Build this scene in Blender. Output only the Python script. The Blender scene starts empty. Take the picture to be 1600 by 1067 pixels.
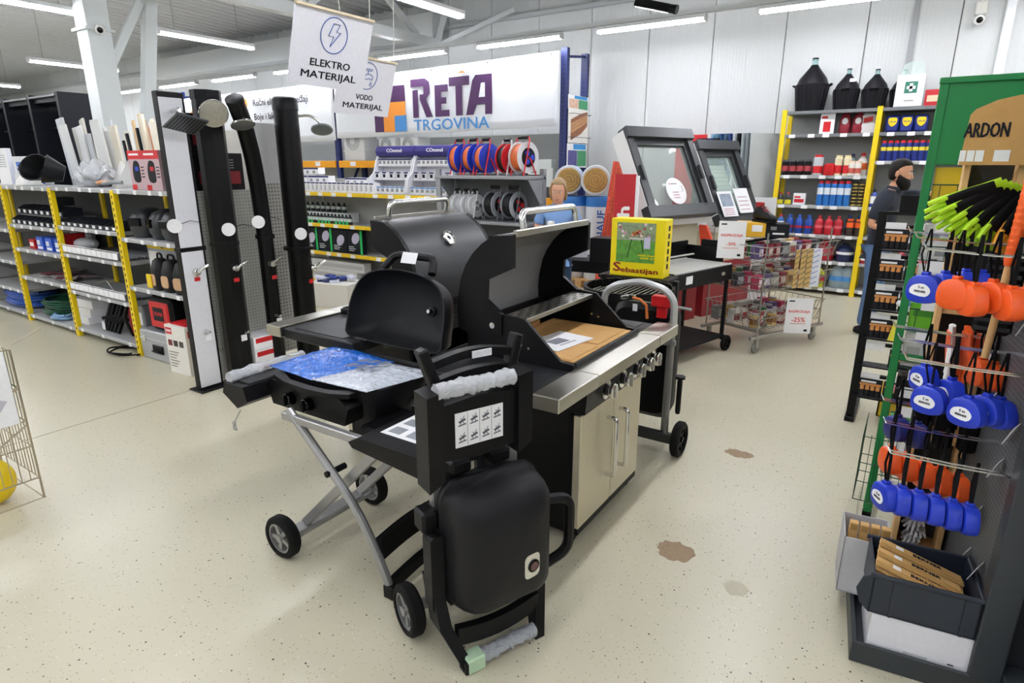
import bpy, bmesh, math, random
from mathutils import Vector as V, Matrix
S = bpy.context.scene
COL = S.collection
rnd = random.Random(11)
PI = math.pi

# ---------------------------------------------------------------- camera, world, exposure
cam = bpy.data.cameras.new('camera'); cam_o = bpy.data.objects.new('camera', cam); COL.objects.link(cam_o)
cam.sensor_width = 36; cam.lens = 952/1600*36; cam.clip_start = .05; cam.clip_end = 100
cam_o.location = (0, 0, 1.7)
cam_o.rotation_euler = (math.radians(90-16.15), 0, math.radians(33.4))
S.camera = cam_o
S.view_settings.view_transform = 'Standard'; S.view_settings.look = 'None'
S.view_settings.gamma = 1; S.view_settings.use_curve_mapping = False
S.view_settings.exposure = 0.0
W = bpy.data.worlds.new('world'); S.world = W; W.use_nodes = True
W.node_tree.nodes['Background'].inputs[0].default_value = (.9, .95, 1, 1)
W.node_tree.nodes['Background'].inputs[1].default_value = .3
LAMP = 66.0        # emission of the fluorescent diffusers

# ---------------------------------------------------------------- materials
def lin(h):
    h = h.lstrip('#'); c = [int(h[i:i+2], 16)/255 for i in (0, 2, 4)]
    return [x/12.92 if x <= .04045 else ((x+.055)/1.055)**2.4 for x in c]
MATS = {}
def mat(h, rough=.5, metal=0, bump=0, scale=60, var=.06, emit=0, trans=0, alpha=1, coat=0, name=None, ior=1.45, thin=False):
    key = (h, rough, metal, bump, scale, var, emit, trans, alpha, coat)
    if key in MATS: return MATS[key]
    m = bpy.data.materials.new(name or 'm_'+h.lstrip('#')); m.use_nodes = True
    nt = m.node_tree; b = nt.nodes['Principled BSDF']; c = lin(h)
    b.inputs['Roughness'].default_value = rough; b.inputs['Metallic'].default_value = metal
    b.inputs['Base Color'].default_value = (*c, 1)
    if emit:
        b.inputs['Emission Color'].default_value = (*c, 1); b.inputs['Emission Strength'].default_value = emit
    else:
        tc = nt.nodes.new('ShaderNodeTexCoord'); n = nt.nodes.new('ShaderNodeTexNoise')
        n.inputs['Scale'].default_value = scale; n.inputs['Detail'].default_value = 2
        nt.links.new(tc.outputs['Object'], n.inputs['Vector'])
        if var:
            mx = nt.nodes.new('ShaderNodeMix'); mx.data_type = 'RGBA'
            mx.inputs[6].default_value = (*[x*(1-var) for x in c], 1); mx.inputs[7].default_value = (*[min(1, x*(1+var)) for x in c], 1)
            nt.links.new(n.outputs['Fac'], mx.inputs[0]); nt.links.new(mx.outputs[2], b.inputs['Base Color'])
        if bump:
            bp = nt.nodes.new('ShaderNodeBump'); bp.inputs['Strength'].default_value = bump; bp.inputs['Distance'].default_value = .002
            nt.links.new(n.outputs['Fac'], bp.inputs['Height']); nt.links.new(bp.outputs['Normal'], b.inputs['Normal'])
    if trans: b.inputs['Transmission Weight'].default_value = trans; b.inputs['IOR'].default_value = ior
    if alpha < 1: b.inputs['Alpha'].default_value = alpha
    if coat: b.inputs['Coat Weight'].default_value = coat
    if max(c) < .02: b.inputs['Specular IOR Level'].default_value = .2
    MATS[key] = m
    return m
BLACK = mat('#0c0c0e', .45, bump=.15, scale=900); MATTE = mat('#0b0b0c', .6, bump=.3, scale=500)
SATIN = mat('#0b0c0d', .33, bump=.2, scale=700)
LIDM = mat('#292a2d', .36, bump=.25, scale=500); GRAIN = mat('#18181b', .42, bump=.6, scale=420)
GLOSS = mat('#070708', .18); RUBBER = mat('#0c0c0c', .75, bump=.3, scale=200)
STEEL = mat('#b9b6ac', .28, 1, bump=.12, scale=120); CHROME = mat('#dcdcda', .17, 1); DOORST = mat('#d6cfba', .42, .85, bump=.1, scale=90)
SILVER = mat('#a3a3a2', .38, .7); ALU = mat('#c6c7c8', .35, .6)
WHITE = mat('#f0f0ee', .5); PAPER = mat('#f3f3f5', .7); OFFW = mat('#e3e2da', .5)
YEL = mat('#f0cf10', .42); YELLIP = mat('#f3cd1c', .45); ORANGEB = mat('#f0a512', .45); BLUEP = mat('#16255f', .45)
GREYSH = mat('#b4b6b7', .42, .2); GREYD = mat('#55585b', .5); GREYM = mat('#8b8e90', .5); DARKSL = mat('#262a31', .5)
RED = mat('#c4151c', .45); REDP = mat('#d8232a', .5); BLUE = mat('#1c3fb4', .4); DKBLUE = mat('#1b2a78', .45); ORANGE = mat('#f0601c', .45)
GREEN = mat('#0d7a3c', .4); LIME = mat('#b7e61e', .55); CARD = mat('#c79a5c', .75, bump=.2, scale=30, var=.1); WOOD = mat('#d9ae74', .6, scale=18, var=.16)
INK = mat('#1c1c22', .6); PURPLE = mat('#4a2555', .6); SKYB = mat('#4b8fd0', .6); ORP = mat('#f59a36', .6)
PEARL = mat('#d9dbe0', .35)

def film_mat(h, name, tint):
    m = bpy.data.materials.new(name); m.use_nodes = True; nt = m.node_tree; b = nt.nodes['Principled BSDF']
    b.inputs['Base Color'].default_value = (*lin(h), 1); b.inputs['Roughness'].default_value = .12
    b.inputs['Alpha'].default_value = tint
    b.inputs['Specular IOR Level'].default_value = .9; b.inputs['Coat Weight'].default_value = .6
    tc = nt.nodes.new('ShaderNodeTexCoord'); n = nt.nodes.new('ShaderNodeTexNoise'); n.inputs['Scale'].default_value = 26
    n.inputs['Distortion'].default_value = 2.2; n.inputs['Detail'].default_value = 3
    nt.links.new(tc.outputs['Object'], n.inputs['Vector'])
    bp = nt.nodes.new('ShaderNodeBump'); bp.inputs['Strength'].default_value = .9; bp.inputs['Distance'].default_value = .015
    nt.links.new(n.outputs['Fac'], bp.inputs['Height']); nt.links.new(bp.outputs['Normal'], b.inputs['Normal'])
    return m
FILM = film_mat('#e6e9ee', 'clear_film', .62); BLUEFILM = film_mat('#1f6fd6', 'blue_film', .95); WHITEFILM = film_mat('#d5dce8', 'white_film', .85)
GLASS = mat('#cfe3da', .03, alpha=.28, var=0)
DGLASS = mat('#a9b8b2', .04, alpha=.3, var=0)

def perforated(h, pitch, hole, name):          # sheet metal with a grid of small punched holes
    m = bpy.data.materials.new(name); m.use_nodes = True; nt = m.node_tree; b = nt.nodes['Principled BSDF']
    b.inputs['Roughness'].default_value = .45
    tc = nt.nodes.new('ShaderNodeTexCoord'); mp = nt.nodes.new('ShaderNodeVectorMath'); mp.operation = 'SCALE'; mp.inputs[3].default_value = 1/pitch
    fr = nt.nodes.new('ShaderNodeVectorMath'); fr.operation = 'FRACTION'
    sb = nt.nodes.new('ShaderNodeVectorMath'); sb.operation = 'SUBTRACT'; sb.inputs[1].default_value = (.5, .5, .5)
    nt.links.new(tc.outputs['Object'], mp.inputs[0]); nt.links.new(mp.outputs[0], fr.inputs[0]); nt.links.new(fr.outputs[0], sb.inputs[0])
    sp = nt.nodes.new('ShaderNodeSeparateXYZ'); nt.links.new(sb.outputs[0], sp.inputs[0])
    def ab(o):
        a = nt.nodes.new('ShaderNodeMath'); a.operation = 'ABSOLUTE'; nt.links.new(o, a.inputs[0]); return a.outputs[0]
    mx = nt.nodes.new('ShaderNodeMath'); mx.operation = 'MAXIMUM'; nt.links.new(ab(sp.outputs[1]), mx.inputs[0]); nt.links.new(ab(sp.outputs[2]), mx.inputs[1])
    lt = nt.nodes.new('ShaderNodeMath'); lt.operation = 'LESS_THAN'; lt.inputs[1].default_value = hole; nt.links.new(mx.outputs[0], lt.inputs[0])
    cm = nt.nodes.new('ShaderNodeMix'); cm.data_type = 'RGBA'; cm.inputs[6].default_value = (*lin(h), 1); cm.inputs[7].default_value = (.02, .02, .02, 1)
    nt.links.new(lt.outputs[0], cm.inputs[0]); nt.links.new(cm.outputs[2], b.inputs['Base Color'])
    return m
PERF = perforated('#c3c2ba', .03, .17, 'perforated_light'); PERFD = perforated('#b9bab2', .026, .13, 'perforated_grey')

# ---------------------------------------------------------------- mesh builder
class MB:
    def __init__(s): s.v = []; s.f = []
    def add(s, vs, fs):
        o = len(s.v); s.v += [tuple(p) for p in vs]; s.f += [tuple(i+o for i in f) for f in fs]; return s
    def box(s, a, b, ch=0, M=None):
        a, b = [min(x, y) for x, y in zip(a, b)], [max(x, y) for x, y in zip(a, b)]
        ch = min(ch, *[(b[i]-a[i])*.45 for i in range(3)]) if ch else 0
        if not ch:
            vs = [V((x, y, z)) for x in (a[0], b[0]) for y in (a[1], b[1]) for z in (a[2], b[2])]
            fs = [(0, 1, 3, 2), (4, 6, 7, 5), (0, 4, 5, 1), (2, 3, 7, 6), (0, 2, 6, 4), (1, 5, 7, 3)]
        else:
            vs = []; ix = {}
            for sx in (0, 1):
                for sy in (0, 1):
                    for sz in (0, 1):
                        for ax in range(3):
                            p = []
                            for i, sg in enumerate((sx, sy, sz)):
                                q = b[i] if sg else a[i]
                                if i != ax: q += -ch if sg else ch
                                p.append(q)
                            ix[(sx, sy, sz, ax)] = len(vs); vs.append(V(p))
            fs = []
            for ax in range(3):
                o = [i for i in range(3) if i != ax]
                for sg in (0, 1):
                    q = []
                    for t in ((0, 0), (0, 1), (1, 1), (1, 0)):
                        k = [0, 0, 0]; k[ax] = sg; k[o[0]], k[o[1]] = t; q.append(ix[(*k, ax)])
                    fs.append(tuple(q))
                for s1 in (0, 1):                     # edges parallel to ax
                    for s2 in (0, 1):
                        k0 = [0, 0, 0]; k0[o[0]] = s1; k0[o[1]] = s2; k1 = list(k0); k1[ax] = 1
                        fs.append((ix[(*k0, o[0])], ix[(*k0, o[1])], ix[(*k1, o[1])], ix[(*k1, o[0])]))
            for k in [(x, y, z) for x in (0, 1) for y in (0, 1) for z in (0, 1)]:
                fs.append((ix[(*k, 0)], ix[(*k, 1)], ix[(*k, 2)]))
        if M is not None: vs = [M @ p for p in vs]
        return s.add(vs, fs)
    def bar(s, p, q, w, h, ch=0, up=(0, 0, 1)):       # rectangular bar from p to q
        p, q = V(p), V(q); d = q-p; L = d.length; d.normalize(); u = V(up)
        if abs(d.dot(u)) > .99: u = V((1, 0, 0))
        x = d.cross(u).normalized(); y = x.cross(d)
        M = Matrix((x, d, y)).transposed().to_4x4(); M.translation = p
        return s.box((-w/2, 0, -h/2), (w/2, L, h/2), ch, M)
    def rings(s, R, closed=True, c0=True, c1=True):
        o = len(s.v); n = len(R[0])
        for r in R: s.v += [tuple(p) for p in r]
        for i in range(len(R)-1):
            for j in range(n if closed else n-1):
                k = (j+1) % n
                s.f.append((o+i*n+j, o+i*n+k, o+(i+1)*n+k, o+(i+1)*n+j))
        if c0: s.f.append(tuple(o+j for j in range(n)))
        if c1: s.f.append(tuple(o+(len(R)-1)*n+j for j in range(n)))
        return s
    def tube(s, pts, r, n=8, closed=False, cap=True):
        pts = [V(p) for p in pts]; m = len(pts)
        rr = r if isinstance(r, (list, tuple)) else [r]*m
        T = []
        for i in range(m):
            a = pts[i-1] if (i or closed) else pts[0]; b = pts[(i+1) % m] if (i < m-1 or closed) else pts[-1]
            t = b-a; T.append(t.normalized() if t.length > 1e-9 else V((0, 0, 1)))
        u = T[0].orthogonal().normalized(); R = []
        for i in range(m):
            u = (u-T[i]*u.dot(T[i]))
            u = u.normalized() if u.length > 1e-6 else T[i].orthogonal().normalized()
            w = T[i].cross(u)
            R.append([pts[i]+(u*math.cos(2*PI*j/n)+w*math.sin(2*PI*j/n))*rr[i] for j in range(n)])
        if closed: R.append(R[0])
        return s.rings(R, True, cap and not closed, cap and not closed)
    def cyl(s, p, q, r0, r1=None, n=16, cap=True):
        return s.tube([p, q], [r0, r0 if r1 is None else r1], n, cap=cap)
    def lathe(s, prof, n=20, o=(0, 0, 0), ax=(0, 0, 1), sx=1, sy=1, c0=True, c1=True):
        w = V(ax).normalized(); u = w.orthogonal().normalized() if abs(w.z) < .99 else V((1, 0, 0)); t = w.cross(u); o = V(o)
        R = [[o+w*z+u*(r*sx*math.cos(2*PI*j/n))+t*(r*sy*math.sin(2*PI*j/n)) for j in range(n)] for r, z in prof]
        return s.rings(R, True, c0, c1)
    def prism(s, poly, o, u, v, d):
        o, u, v, d = V(o), V(u), V(v), V(d)
        a = [o+u*x+v*y for x, y in poly]
        return s.rings([a, [p+d for p in a]])
    def quad(s, o, u, v):
        o, u, v = V(o), V(u), V(v); return s.add([o, o+u, o+u+v, o+v], [(0, 1, 2, 3)])
    def ball(s, c, r, nu=14, nv=9):
        rx, ry, rz = (r, r, r) if not isinstance(r, (tuple, list)) else r
        R = []
        for i in range(nv+1):
            t = PI*(i/nv)*.998+.001*PI
            R.append([(c[0]+rx*math.sin(t)*math.cos(2*PI*j/nu), c[1]+ry*math.sin(t)*math.sin(2*PI*j/nu), c[2]+rz*math.cos(t)) for j in range(nu)])
        return s.rings(R)
    def mesh(s, name, m, smooth=35):
        me = bpy.data.meshes.new(name); me.from_pydata(s.v, [], s.f)
        bm = bmesh.new(); bm.from_mesh(me); bmesh.ops.recalc_face_normals(bm, faces=bm.faces); bm.to_mesh(me); bm.free()
        if smooth: me.shade_smooth(); me.set_sharp_from_angle(angle=math.radians(smooth))
        if m: me.materials.append(m)
        return me
    def build(s, name, m, parent=None, smooth=35, loc=None):
        return link(name, s.mesh(name, m, smooth), parent, loc)
def link(name, me, parent=None, loc=None):
    o = bpy.data.objects.new(name, me); COL.objects.link(o)
    if parent: o.parent = parent
    if loc: o.location = loc
    return o
def rr2(w, h, r, n=4, cx=0, cy=0):                    # rounded rectangle outline
    P = []
    for (sx, sy, a) in ((1, 1, 0), (-1, 1, 90), (-1, -1, 180), (1, -1, 270)):
        for i in range(n+1):
            t = math.radians(a+90*i/n); P.append((cx+sx*(w/2-r)+r*math.cos(t), cy+sy*(h/2-r)+r*math.sin(t)))
    return P
def fillet(pts, r, n=5):                              # round the corners of a polyline
    pts = [V(p) for p in pts]; out = [pts[0]]
    for a, b, c in zip(pts, pts[1:], pts[2:]):
        d0, d1 = (a-b), (c-b); q = min(r, d0.length*.49, d1.length*.49)
        p0, p1 = b+d0.normalized()*q, b+d1.normalized()*q
        for i in range(n+1):
            t = i/n; out.append(p0*(1-t)**2+b*2*t*(1-t)+p1*t*t)
    return out+[pts[-1]]

def spline(P, k=4):                                   # closed Catmull-Rom outline
    n = len(P); out = []
    for i in range(n):
        a, b, c, d = (V(P[(i+j-1) % n]) for j in range(4))
        for t in (q/k for q in range(k)):
            out.append(tuple(.5*((2*b)+(c-a)*t+(2*a-5*b+4*c-d)*t*t+(3*b-a-3*c+d)*t**3)))
    return out

from mathutils import noise as NZ
def wrapped(p, q, r, seed=0, n=46, k=16):             # grip wound in crinkled film
    p, q = V(p), V(q); d = (q-p).normalized(); u = d.orthogonal().normalized(); w = d.cross(u); R = []
    for i in range(n+1):
        t = i/n; c = p.lerp(q, t); ring = []
        for j in range(k):
            a = 2*PI*j/k; e = u*math.cos(a)+w*math.sin(a)
            ring.append(c+e*(r*(1+.30*NZ.noise(V((t*14+seed, math.cos(a)*1.6, math.sin(a)*1.6)))+.14*NZ.noise(V((t*40+seed, math.cos(a)*4, math.sin(a)*4))))))
        R.append(ring)
    return MB().rings(R)

# ---------------------------------------------------------------- scene objects
def tag(o, label, cat, group=None, kind=None):
    if label: o['label'] = label
    if cat: o['category'] = cat
    if group: o['group'] = group
    if kind: o['kind'] = kind
    return o
def thing(name, label, cat, loc=(0, 0, 0), rz=0, group=None):
    o = bpy.data.objects.new(name, None); COL.objects.link(o); o.empty_display_size = .1
    o.location = loc; o.rotation_euler = (0, 0, rz); return tag(o, label, cat, group)
KIDS = {}
def copy_tree(o, parent=None):
    c = o.copy(); COL.objects.link(c)
    if parent: c.parent = parent
    for ch in list(o.children): copy_tree(ch, c)
    return c
PROTO = {}
def put(key, fn, loc, label, cat, rz=0, group=None, name=None, rot=None):
    if key not in PROTO: PROTO[key] = o = fn()
    else: o = copy_tree(PROTO[key])
    o.location = loc; o.rotation_euler = rot or (0, 0, rz); tag(o, label, cat, group)
    return o
def struct(o): o['kind'] = 'structure'; return o
def stuff(o): o['kind'] = 'stuff'; return o
ORD = 'first second third fourth fifth sixth seventh eighth ninth tenth eleventh twelfth thirteenth fourteenth fifteenth sixteenth seventeenth eighteenth nineteenth twentieth twenty-first twenty-second twenty-third twenty-fourth twenty-fifth twenty-sixth twenty-seventh twenty-eighth twenty-ninth thirtieth'.split()
FONT = bpy.data.fonts.load('<builtin>') if '<builtin>' not in bpy.data.fonts else bpy.data.fonts[0]
TXT = {}
def text(name, body, parent, loc, u, n, h, m, width=None, bold=0, ext=.0008, align='CENTER', shear=0, spacing=1):
    """flat lettering: u = reading direction, n = facing direction; h = cap height"""
    key = (body, h, width, bold, ext, align, shear, m.name, spacing)
    if key not in TXT:
        c = bpy.data.curves.new('lettering', 'FONT'); c.body = body; c.size = h/.73; c.align_x = align; c.align_y = 'CENTER'
        c.extrude = ext; c.shear = shear; c.resolution_u = 2; c.space_character = spacing
        t = bpy.data.objects.new('lettering', c); COL.objects.link(t); dg = bpy.context.evaluated_depsgraph_get(); dg.update()
        me = bpy.data.meshes.new_from_object(t.evaluated_get(dg)); bpy.data.objects.remove(t)
        if width and len(me.vertices):
            xs = [v.co.x for v in me.vertices]; w = max(xs)-min(xs); k = width/w
            for v in me.vertices: v.co.x *= k
        if bold and len(me.vertices):              # heavier strokes: the outline doubled sideways and upwards
            v0 = [v.co.copy() for v in me.vertices]; f0 = [tuple(p.vertices) for p in me.polygons]; vs, fs = [], []
            d = min(.07, bold*1.1)*h
            for q, (ex, ey) in enumerate(((-d, 0), (d, 0), (0, d*.6), (0, -d*.6))):
                fs += [tuple(i+len(vs) for i in f) for f in f0]; vs += [(v.x+ex, v.y+ey, v.z+q*.00004) for v in v0]
            me = bpy.data.meshes.new('lettering'); me.from_pydata(vs, [], fs)
        me.materials.clear(); me.materials.append(m); TXT[key] = me
    o = link(name, TXT[key], parent)
    if body in ('IJA', 'TIP', 'S', 'Boje i lakovi'): o['kind'] = 'stuff'
    u, n = V(u).normalized(), V(n).normalized(); v = n.cross(u)
    M = Matrix((u, v, n)).transposed().to_4x4(); M.translation = V(loc); o.matrix_local = M
    return o
def patch(name, parent, o, u, v, m, t=.0015):         # thin printed sticker / label with its own thickness
    o, u, v = V(o), V(u), V(v); n = u.cross(v).normalized()*t
    b = MB(); b.rings([[o, o+u, o+u+v, o+v], [o+n, o+u+n, o+u+v+n, o+v+n]]); return b.build(name, m, parent, 0)

# ---------------------------------------------------------------- setting
def floor_mat():
    m = bpy.data.materials.new('floor_vinyl'); m.use_nodes = True; nt = m.node_tree; b = nt.nodes['Principled BSDF']
    N = nt.nodes.new; L = nt.links.new
    tc = N('ShaderNodeTexCoord'); big = N('ShaderNodeTexNoise'); big.inputs['Scale'].default_value = 1.3; big.inputs['Detail'].default_value = 1
    L(tc.outputs['Object'], big.inputs['Vector'])
    mx = N('ShaderNodeRGB'); mx.outputs[0].default_value = (*lin('#cbc5ad'), 1); last = mx.outputs[0]
    for sc, thr, keep, col in ((26, .105, .80, '#35302a'), (48, .15, .78, '#4f4838'), (40, .13, .80, '#dedbcb'), (70, .2, .55, '#b0a585')):
        vo = N('ShaderNodeTexVoronoi'); vo.inputs['Scale'].default_value = sc; L(tc.outputs['Object'], vo.inputs['Vector'])
        lt = N('ShaderNodeMath'); lt.operation = 'LESS_THAN'; lt.inputs[1].default_value = thr; L(vo.outputs['Distance'], lt.inputs[0])
        sp = N('ShaderNodeSeparateColor'); L(vo.outputs['Color'], sp.inputs[0])
        gt = N('ShaderNodeMath'); gt.operation = 'GREATER_THAN'; gt.inputs[1].default_value = keep; L(sp.outputs[0], gt.inputs[0])
        mu = N('ShaderNodeMath'); mu.operation = 'MULTIPLY'; L(lt.outputs[0], mu.inputs[0]); L(gt.outputs[0], mu.inputs[1])
        m2 = N('ShaderNodeMix'); m2.data_type = 'RGBA'; m2.inputs[7].default_value = (*lin(col), 1); L(mu.outputs[0], m2.inputs[0]); L(last, m2.inputs[6]); last = m2.outputs[2]
    L(last, b.inputs['Base Color'])
    b.inputs['Roughness'].default_value = .3
    return m
floor = struct(MB().box((-30, -6, -.1), (7, 9.7, 0)).build('floor', floor_mat(), smooth=0))
MB().box((-4.584, -6, 0), (-4.578, 2.6, .0006)).build('joint_line', mat('#5d5642', .7), floor, 0)
def chip(cx, cy, rx, ry, seed, m, nm):
    r = random.Random(seed); P = []
    for i in range(26):
        a = 2*PI*i/26; k = 1+.3*(r.random()-.5); P.append((cx+rx*k*math.cos(a), cy+ry*k*math.sin(a)))
    MB().prism(P, (0, 0, 0), (1, 0, 0), (0, 1, 0), (0, 0, .0008)).build(nm, m, floor, 0)
CHIP = mat('#9a846a', .9, bump=1, scale=90, var=.4)
chip(-.70, 2.43, .085, .075, 3, CHIP, 'chipped_patch'); chip(-.71, 3.6, .085, .05, 5, CHIP, 'chipped_patch'); chip(-.41, 2.32, .05, .05, 8, mat('#c3bda6', .6, bump=.4, scale=90), 'chipped_patch')
def wall_mat():
    m = mat('#cfd2d1', .42, name='wall_panel_paint', var=.03); nt = m.node_tree; b = nt.nodes['Principled BSDF']
    tc = nt.nodes.new('ShaderNodeTexCoord'); w = nt.nodes.new('ShaderNodeTexWave'); w.inputs['Scale'].default_value = 7; w.bands_direction = 'X'
    bp = nt.nodes.new('ShaderNodeBump'); bp.inputs['Strength'].default_value = .4; bp.inputs['Distance'].default_value = .004
    nt.links.new(tc.outputs['Object'], w.inputs['Vector']); nt.links.new(w.outputs['Fac'], bp.inputs['Height']); nt.links.new(bp.outputs['Normal'], b.inputs['Normal'])
    return m
WALL = wall_mat()
wb = struct(MB().box((-30, 9.72, -.1), (7, 9.9, 5)).build('wall_back', mat('#777a7c', .7), smooth=0))
pm = MB().box((0, 0, 0), (.97, .03, 5), .004).mesh('wall_panel', WALL, 0)
for i in range(36):
    link('wall_panel', pm, wb, (-30.37+.98*i+.015+.02, 9.69, 0))
PLAIN = mat('#c9cccd', .6)
struct(MB().box((-30.2, -6, -.1), (-30, 9.9, 5.4)).build('wall_left', PLAIN, smooth=0))
struct(MB().box((7, -6, -.1), (7.2, 9.9, 5.4)).build('wall_right', PLAIN, smooth=0))
struct(MB().box((-30.2, -6.2, -.1), (7.2, -6, 5.4)).build('wall_rear', PLAIN, smooth=0))
def cz(y): return 4.95-.04*y
b = MB(); P = 0.26; A = []; x = -30.3
while x < 7.2:
    A += [(x, 0), (x+.09, 0), (x+.13, .09), (x+.22, .09)]; x += P
R0 = [(x, -6.2, cz(-6.2)+z) for x, z in A]; R1 = [(x, 9.9, cz(9.9)+z) for x, z in A]
b.rings([R0, R1], closed=False, c0=False, c1=False)
struct(b.build('ceiling', mat('#cfd2d3', .55), smooth=0))
TRUSS = mat('#cfd3d3', .5)
b = MB()
b.box((-7.68, -6, 3.66), (-7.52, 9.1, 3.82), .005); b.box((-7.68, -6, cz(0)-.16), (-7.52, 9.1, cz(0)-.05))
y = -5.2; k = 0
while y < 8.6:
    b.bar((-7.6, y, 3.82 if k % 2 == 0 else cz(y)-.1), (-7.6, y+1.15, cz(y)-.1 if k % 2 == 0 else 3.82), .08, .08); y += 1.15; k += 1
struct(b.build('trim_1', TRUSS, smooth=0))
b = MB(); b.box((-17.5, 9.25, 3.88), (-7.8, 9.55, 4.32), .005); b.bar((-7.6, 9.2, 3.75), (-6.2, 9.5, 4.2), .07, .07)
b.bar((-7.6, 9.1, 3.75), (-7.45, 9.3, 4.5), .1, .1)
struct(b.build('trim_2', TRUSS, smooth=0))
b = MB(); b.box((-30, 9.6, 4.09), (7, 9.69, 4.15)); struct(b.build('trim_3', mat('#b7babb', .5), smooth=0))
b = MB(); b.box((-.46, 9.66, 2.4), (-.40, 9.69, 4.7)); struct(b.build('trim_4', mat('#9a9d9f', .5), smooth=0))
b = MB(); b.box((.45, 9.58, 0), (.55, 9.69, 4.7), .01); struct(b.build('trim_5', mat('#eceff2', .4), smooth=0))
b = MB(); b.box((-30, 8.36, 3.53), (7, 8.44, 3.59)); struct(b.build('trim_6', TRUSS, smooth=0))      # the lamp rail
# column with its slanted brace
col = thing('steel_column', 'white square steel column rising behind the wooden mouldings', 'column', (-9.0, 4.13, 0))
CW = mat('#d9dfdf', .45)
MB().box((-.14, -.13, 0), (.14, .15, 4.78), .006).build('shaft', CW, col, 0)
b = MB(); b.box((-.2, -.16, 3.3), (.17, .18, 3.33)); b.build('collar', CW, col, 0)
b = MB(); b.bar((.02, .16, .4), (.02, .78, 3.95), .13, .15, .004); b.build('slanted_strut', CW, col, 0)
b = MB(); b.bar((.02, .12, 2.9), (.02, .62, 3.75), .06, .1, .004); b.build('cross_brace', CW, col, 0)
def dome_cam(name, label, loc, d):
    t = thing(name, label, 'camera', loc); d = V(d); o = V((0, 0, 0))
    MB().lathe([(.06, 0), (.06, .03), (.05, .05)], 20, o, d).build('mount', WHITE, t)
    MB().lathe([(.055, .05), (.06, .07), (.05, .1), (.03, .105)], 20, o, d).build('housing', WHITE, t)
    MB().lathe([(.035, .1), (.03, .125), (.005, .135)], 16, o, d).build('lens', GLOSS, t); return t
dome_cam('security_camera', 'round white security camera on the white steel column', (-8.86, 4.15, 3.32), (1, -.5, -.3))
t = dome_cam('security_camera', 'round white security camera high on the back wall at right', (.22, 9.58, 3.33), (0, -1, -.2))
MB().box((-.06, .02, .06), (.06, .1, .2), .01).build('junction_box', OFFW, t); MB().box((-.01, .08, .2), (.01, .1, 1.3)).build('cable_pipe', OFFW, t)

# fluorescent fixtures
HOUS = mat('#e9ebec', .4); DIFF = mat('#f7f8ff', .5, emit=LAMP, name='lamp_diffuser')
def fixture():
    t = thing('ceiling_light', '', '')
    MB().box((-.75, -.05, .03), (.75, .05, .085), .008).build('housing', HOUS, t, 0)
    d = MB().box((-.73, -.018, 0), (.73, .018, .034), .01).build('diffuser', DIFF, t, 0, (0, -.03, 0)); link('diffuser', d.data, t, (0, .03, 0))
    MB().box((-.73, -.07, .034), (.73, .07, .04)).build('reflector', HOUS, t, 0)
    c = MB().box((-.011, -.055, -.002), (.011, .055, .08)).build('end_cap', HOUS, t, 0, (-.739, 0, 0)); link('end_cap', c.data, t, (.739, 0, 0))
    return t
LX = [-14.75, -12.6, -10.45, -7.55, -5.43, -3.37, -1.25, .85, 3.0, 5.1, -17, -19.2, -21.4, -23.6]
for i, x in enumerate(sorted(LX)):
    put('lamp', fixture, (x, 8.4, 3.44), 'fluorescent ceiling lamp on the rail along the back wall, %s from the left' % ORD[i], 'light', 0, 'lamps on the rail along the back wall')
names = {-18.3: 'in the farthest row at the left', -13.6: 'in the row left of the white column', -9.25: 'in the row beside the white column', -5.15: 'in the row above the hanging signs', -1.0: 'in the row above the grills', 3.2: 'in the row over the right aisle'}
for x, nm in names.items():
    for i, y in enumerate((-5.8, -3.6, -1.45, .72, 2.9, 5.07)):
        yy = y+.75+(-.25 if x == -9.25 and i == 4 else 0)+(.1 if x == -5.15 else 0)
        o = put('lamp', fixture, (x, yy, 3.47-.022*(yy-5)), 'fluorescent ceiling lamp %s, %s from the front' % (nm, ORD[i]), 'light', PI/2, 'lamps running towards the back wall')
        wz = cz(yy)-o.location.z-.05
        hb = MB(); hb.cyl((-.5, 0, .08), (-.5, 0, wz), .004, n=5); hb.cyl((.5, 0, .08), (.5, 0, wz), .004, n=5); stuff(hb.build('hanging_wire', GREYM, o))
t = thing('track_spotlight', 'black tubular spotlight hanging at the top centre of the view', 'light', (-2.85, 7.4, 3.42))
MB().bar((-.3, 0, .1), (.12, 0, -.02), .1, .09, .01).build('body', GLOSS, t); MB().cyl((.1, 0, -.01), (.2, 0, -.04), .045, .05).build('lens_hood', BLACK, t); MB().cyl((-.15, 0, .1), (-.15, 0, 1.2), .008, n=6).build('rod', BLACK, t)
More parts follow.
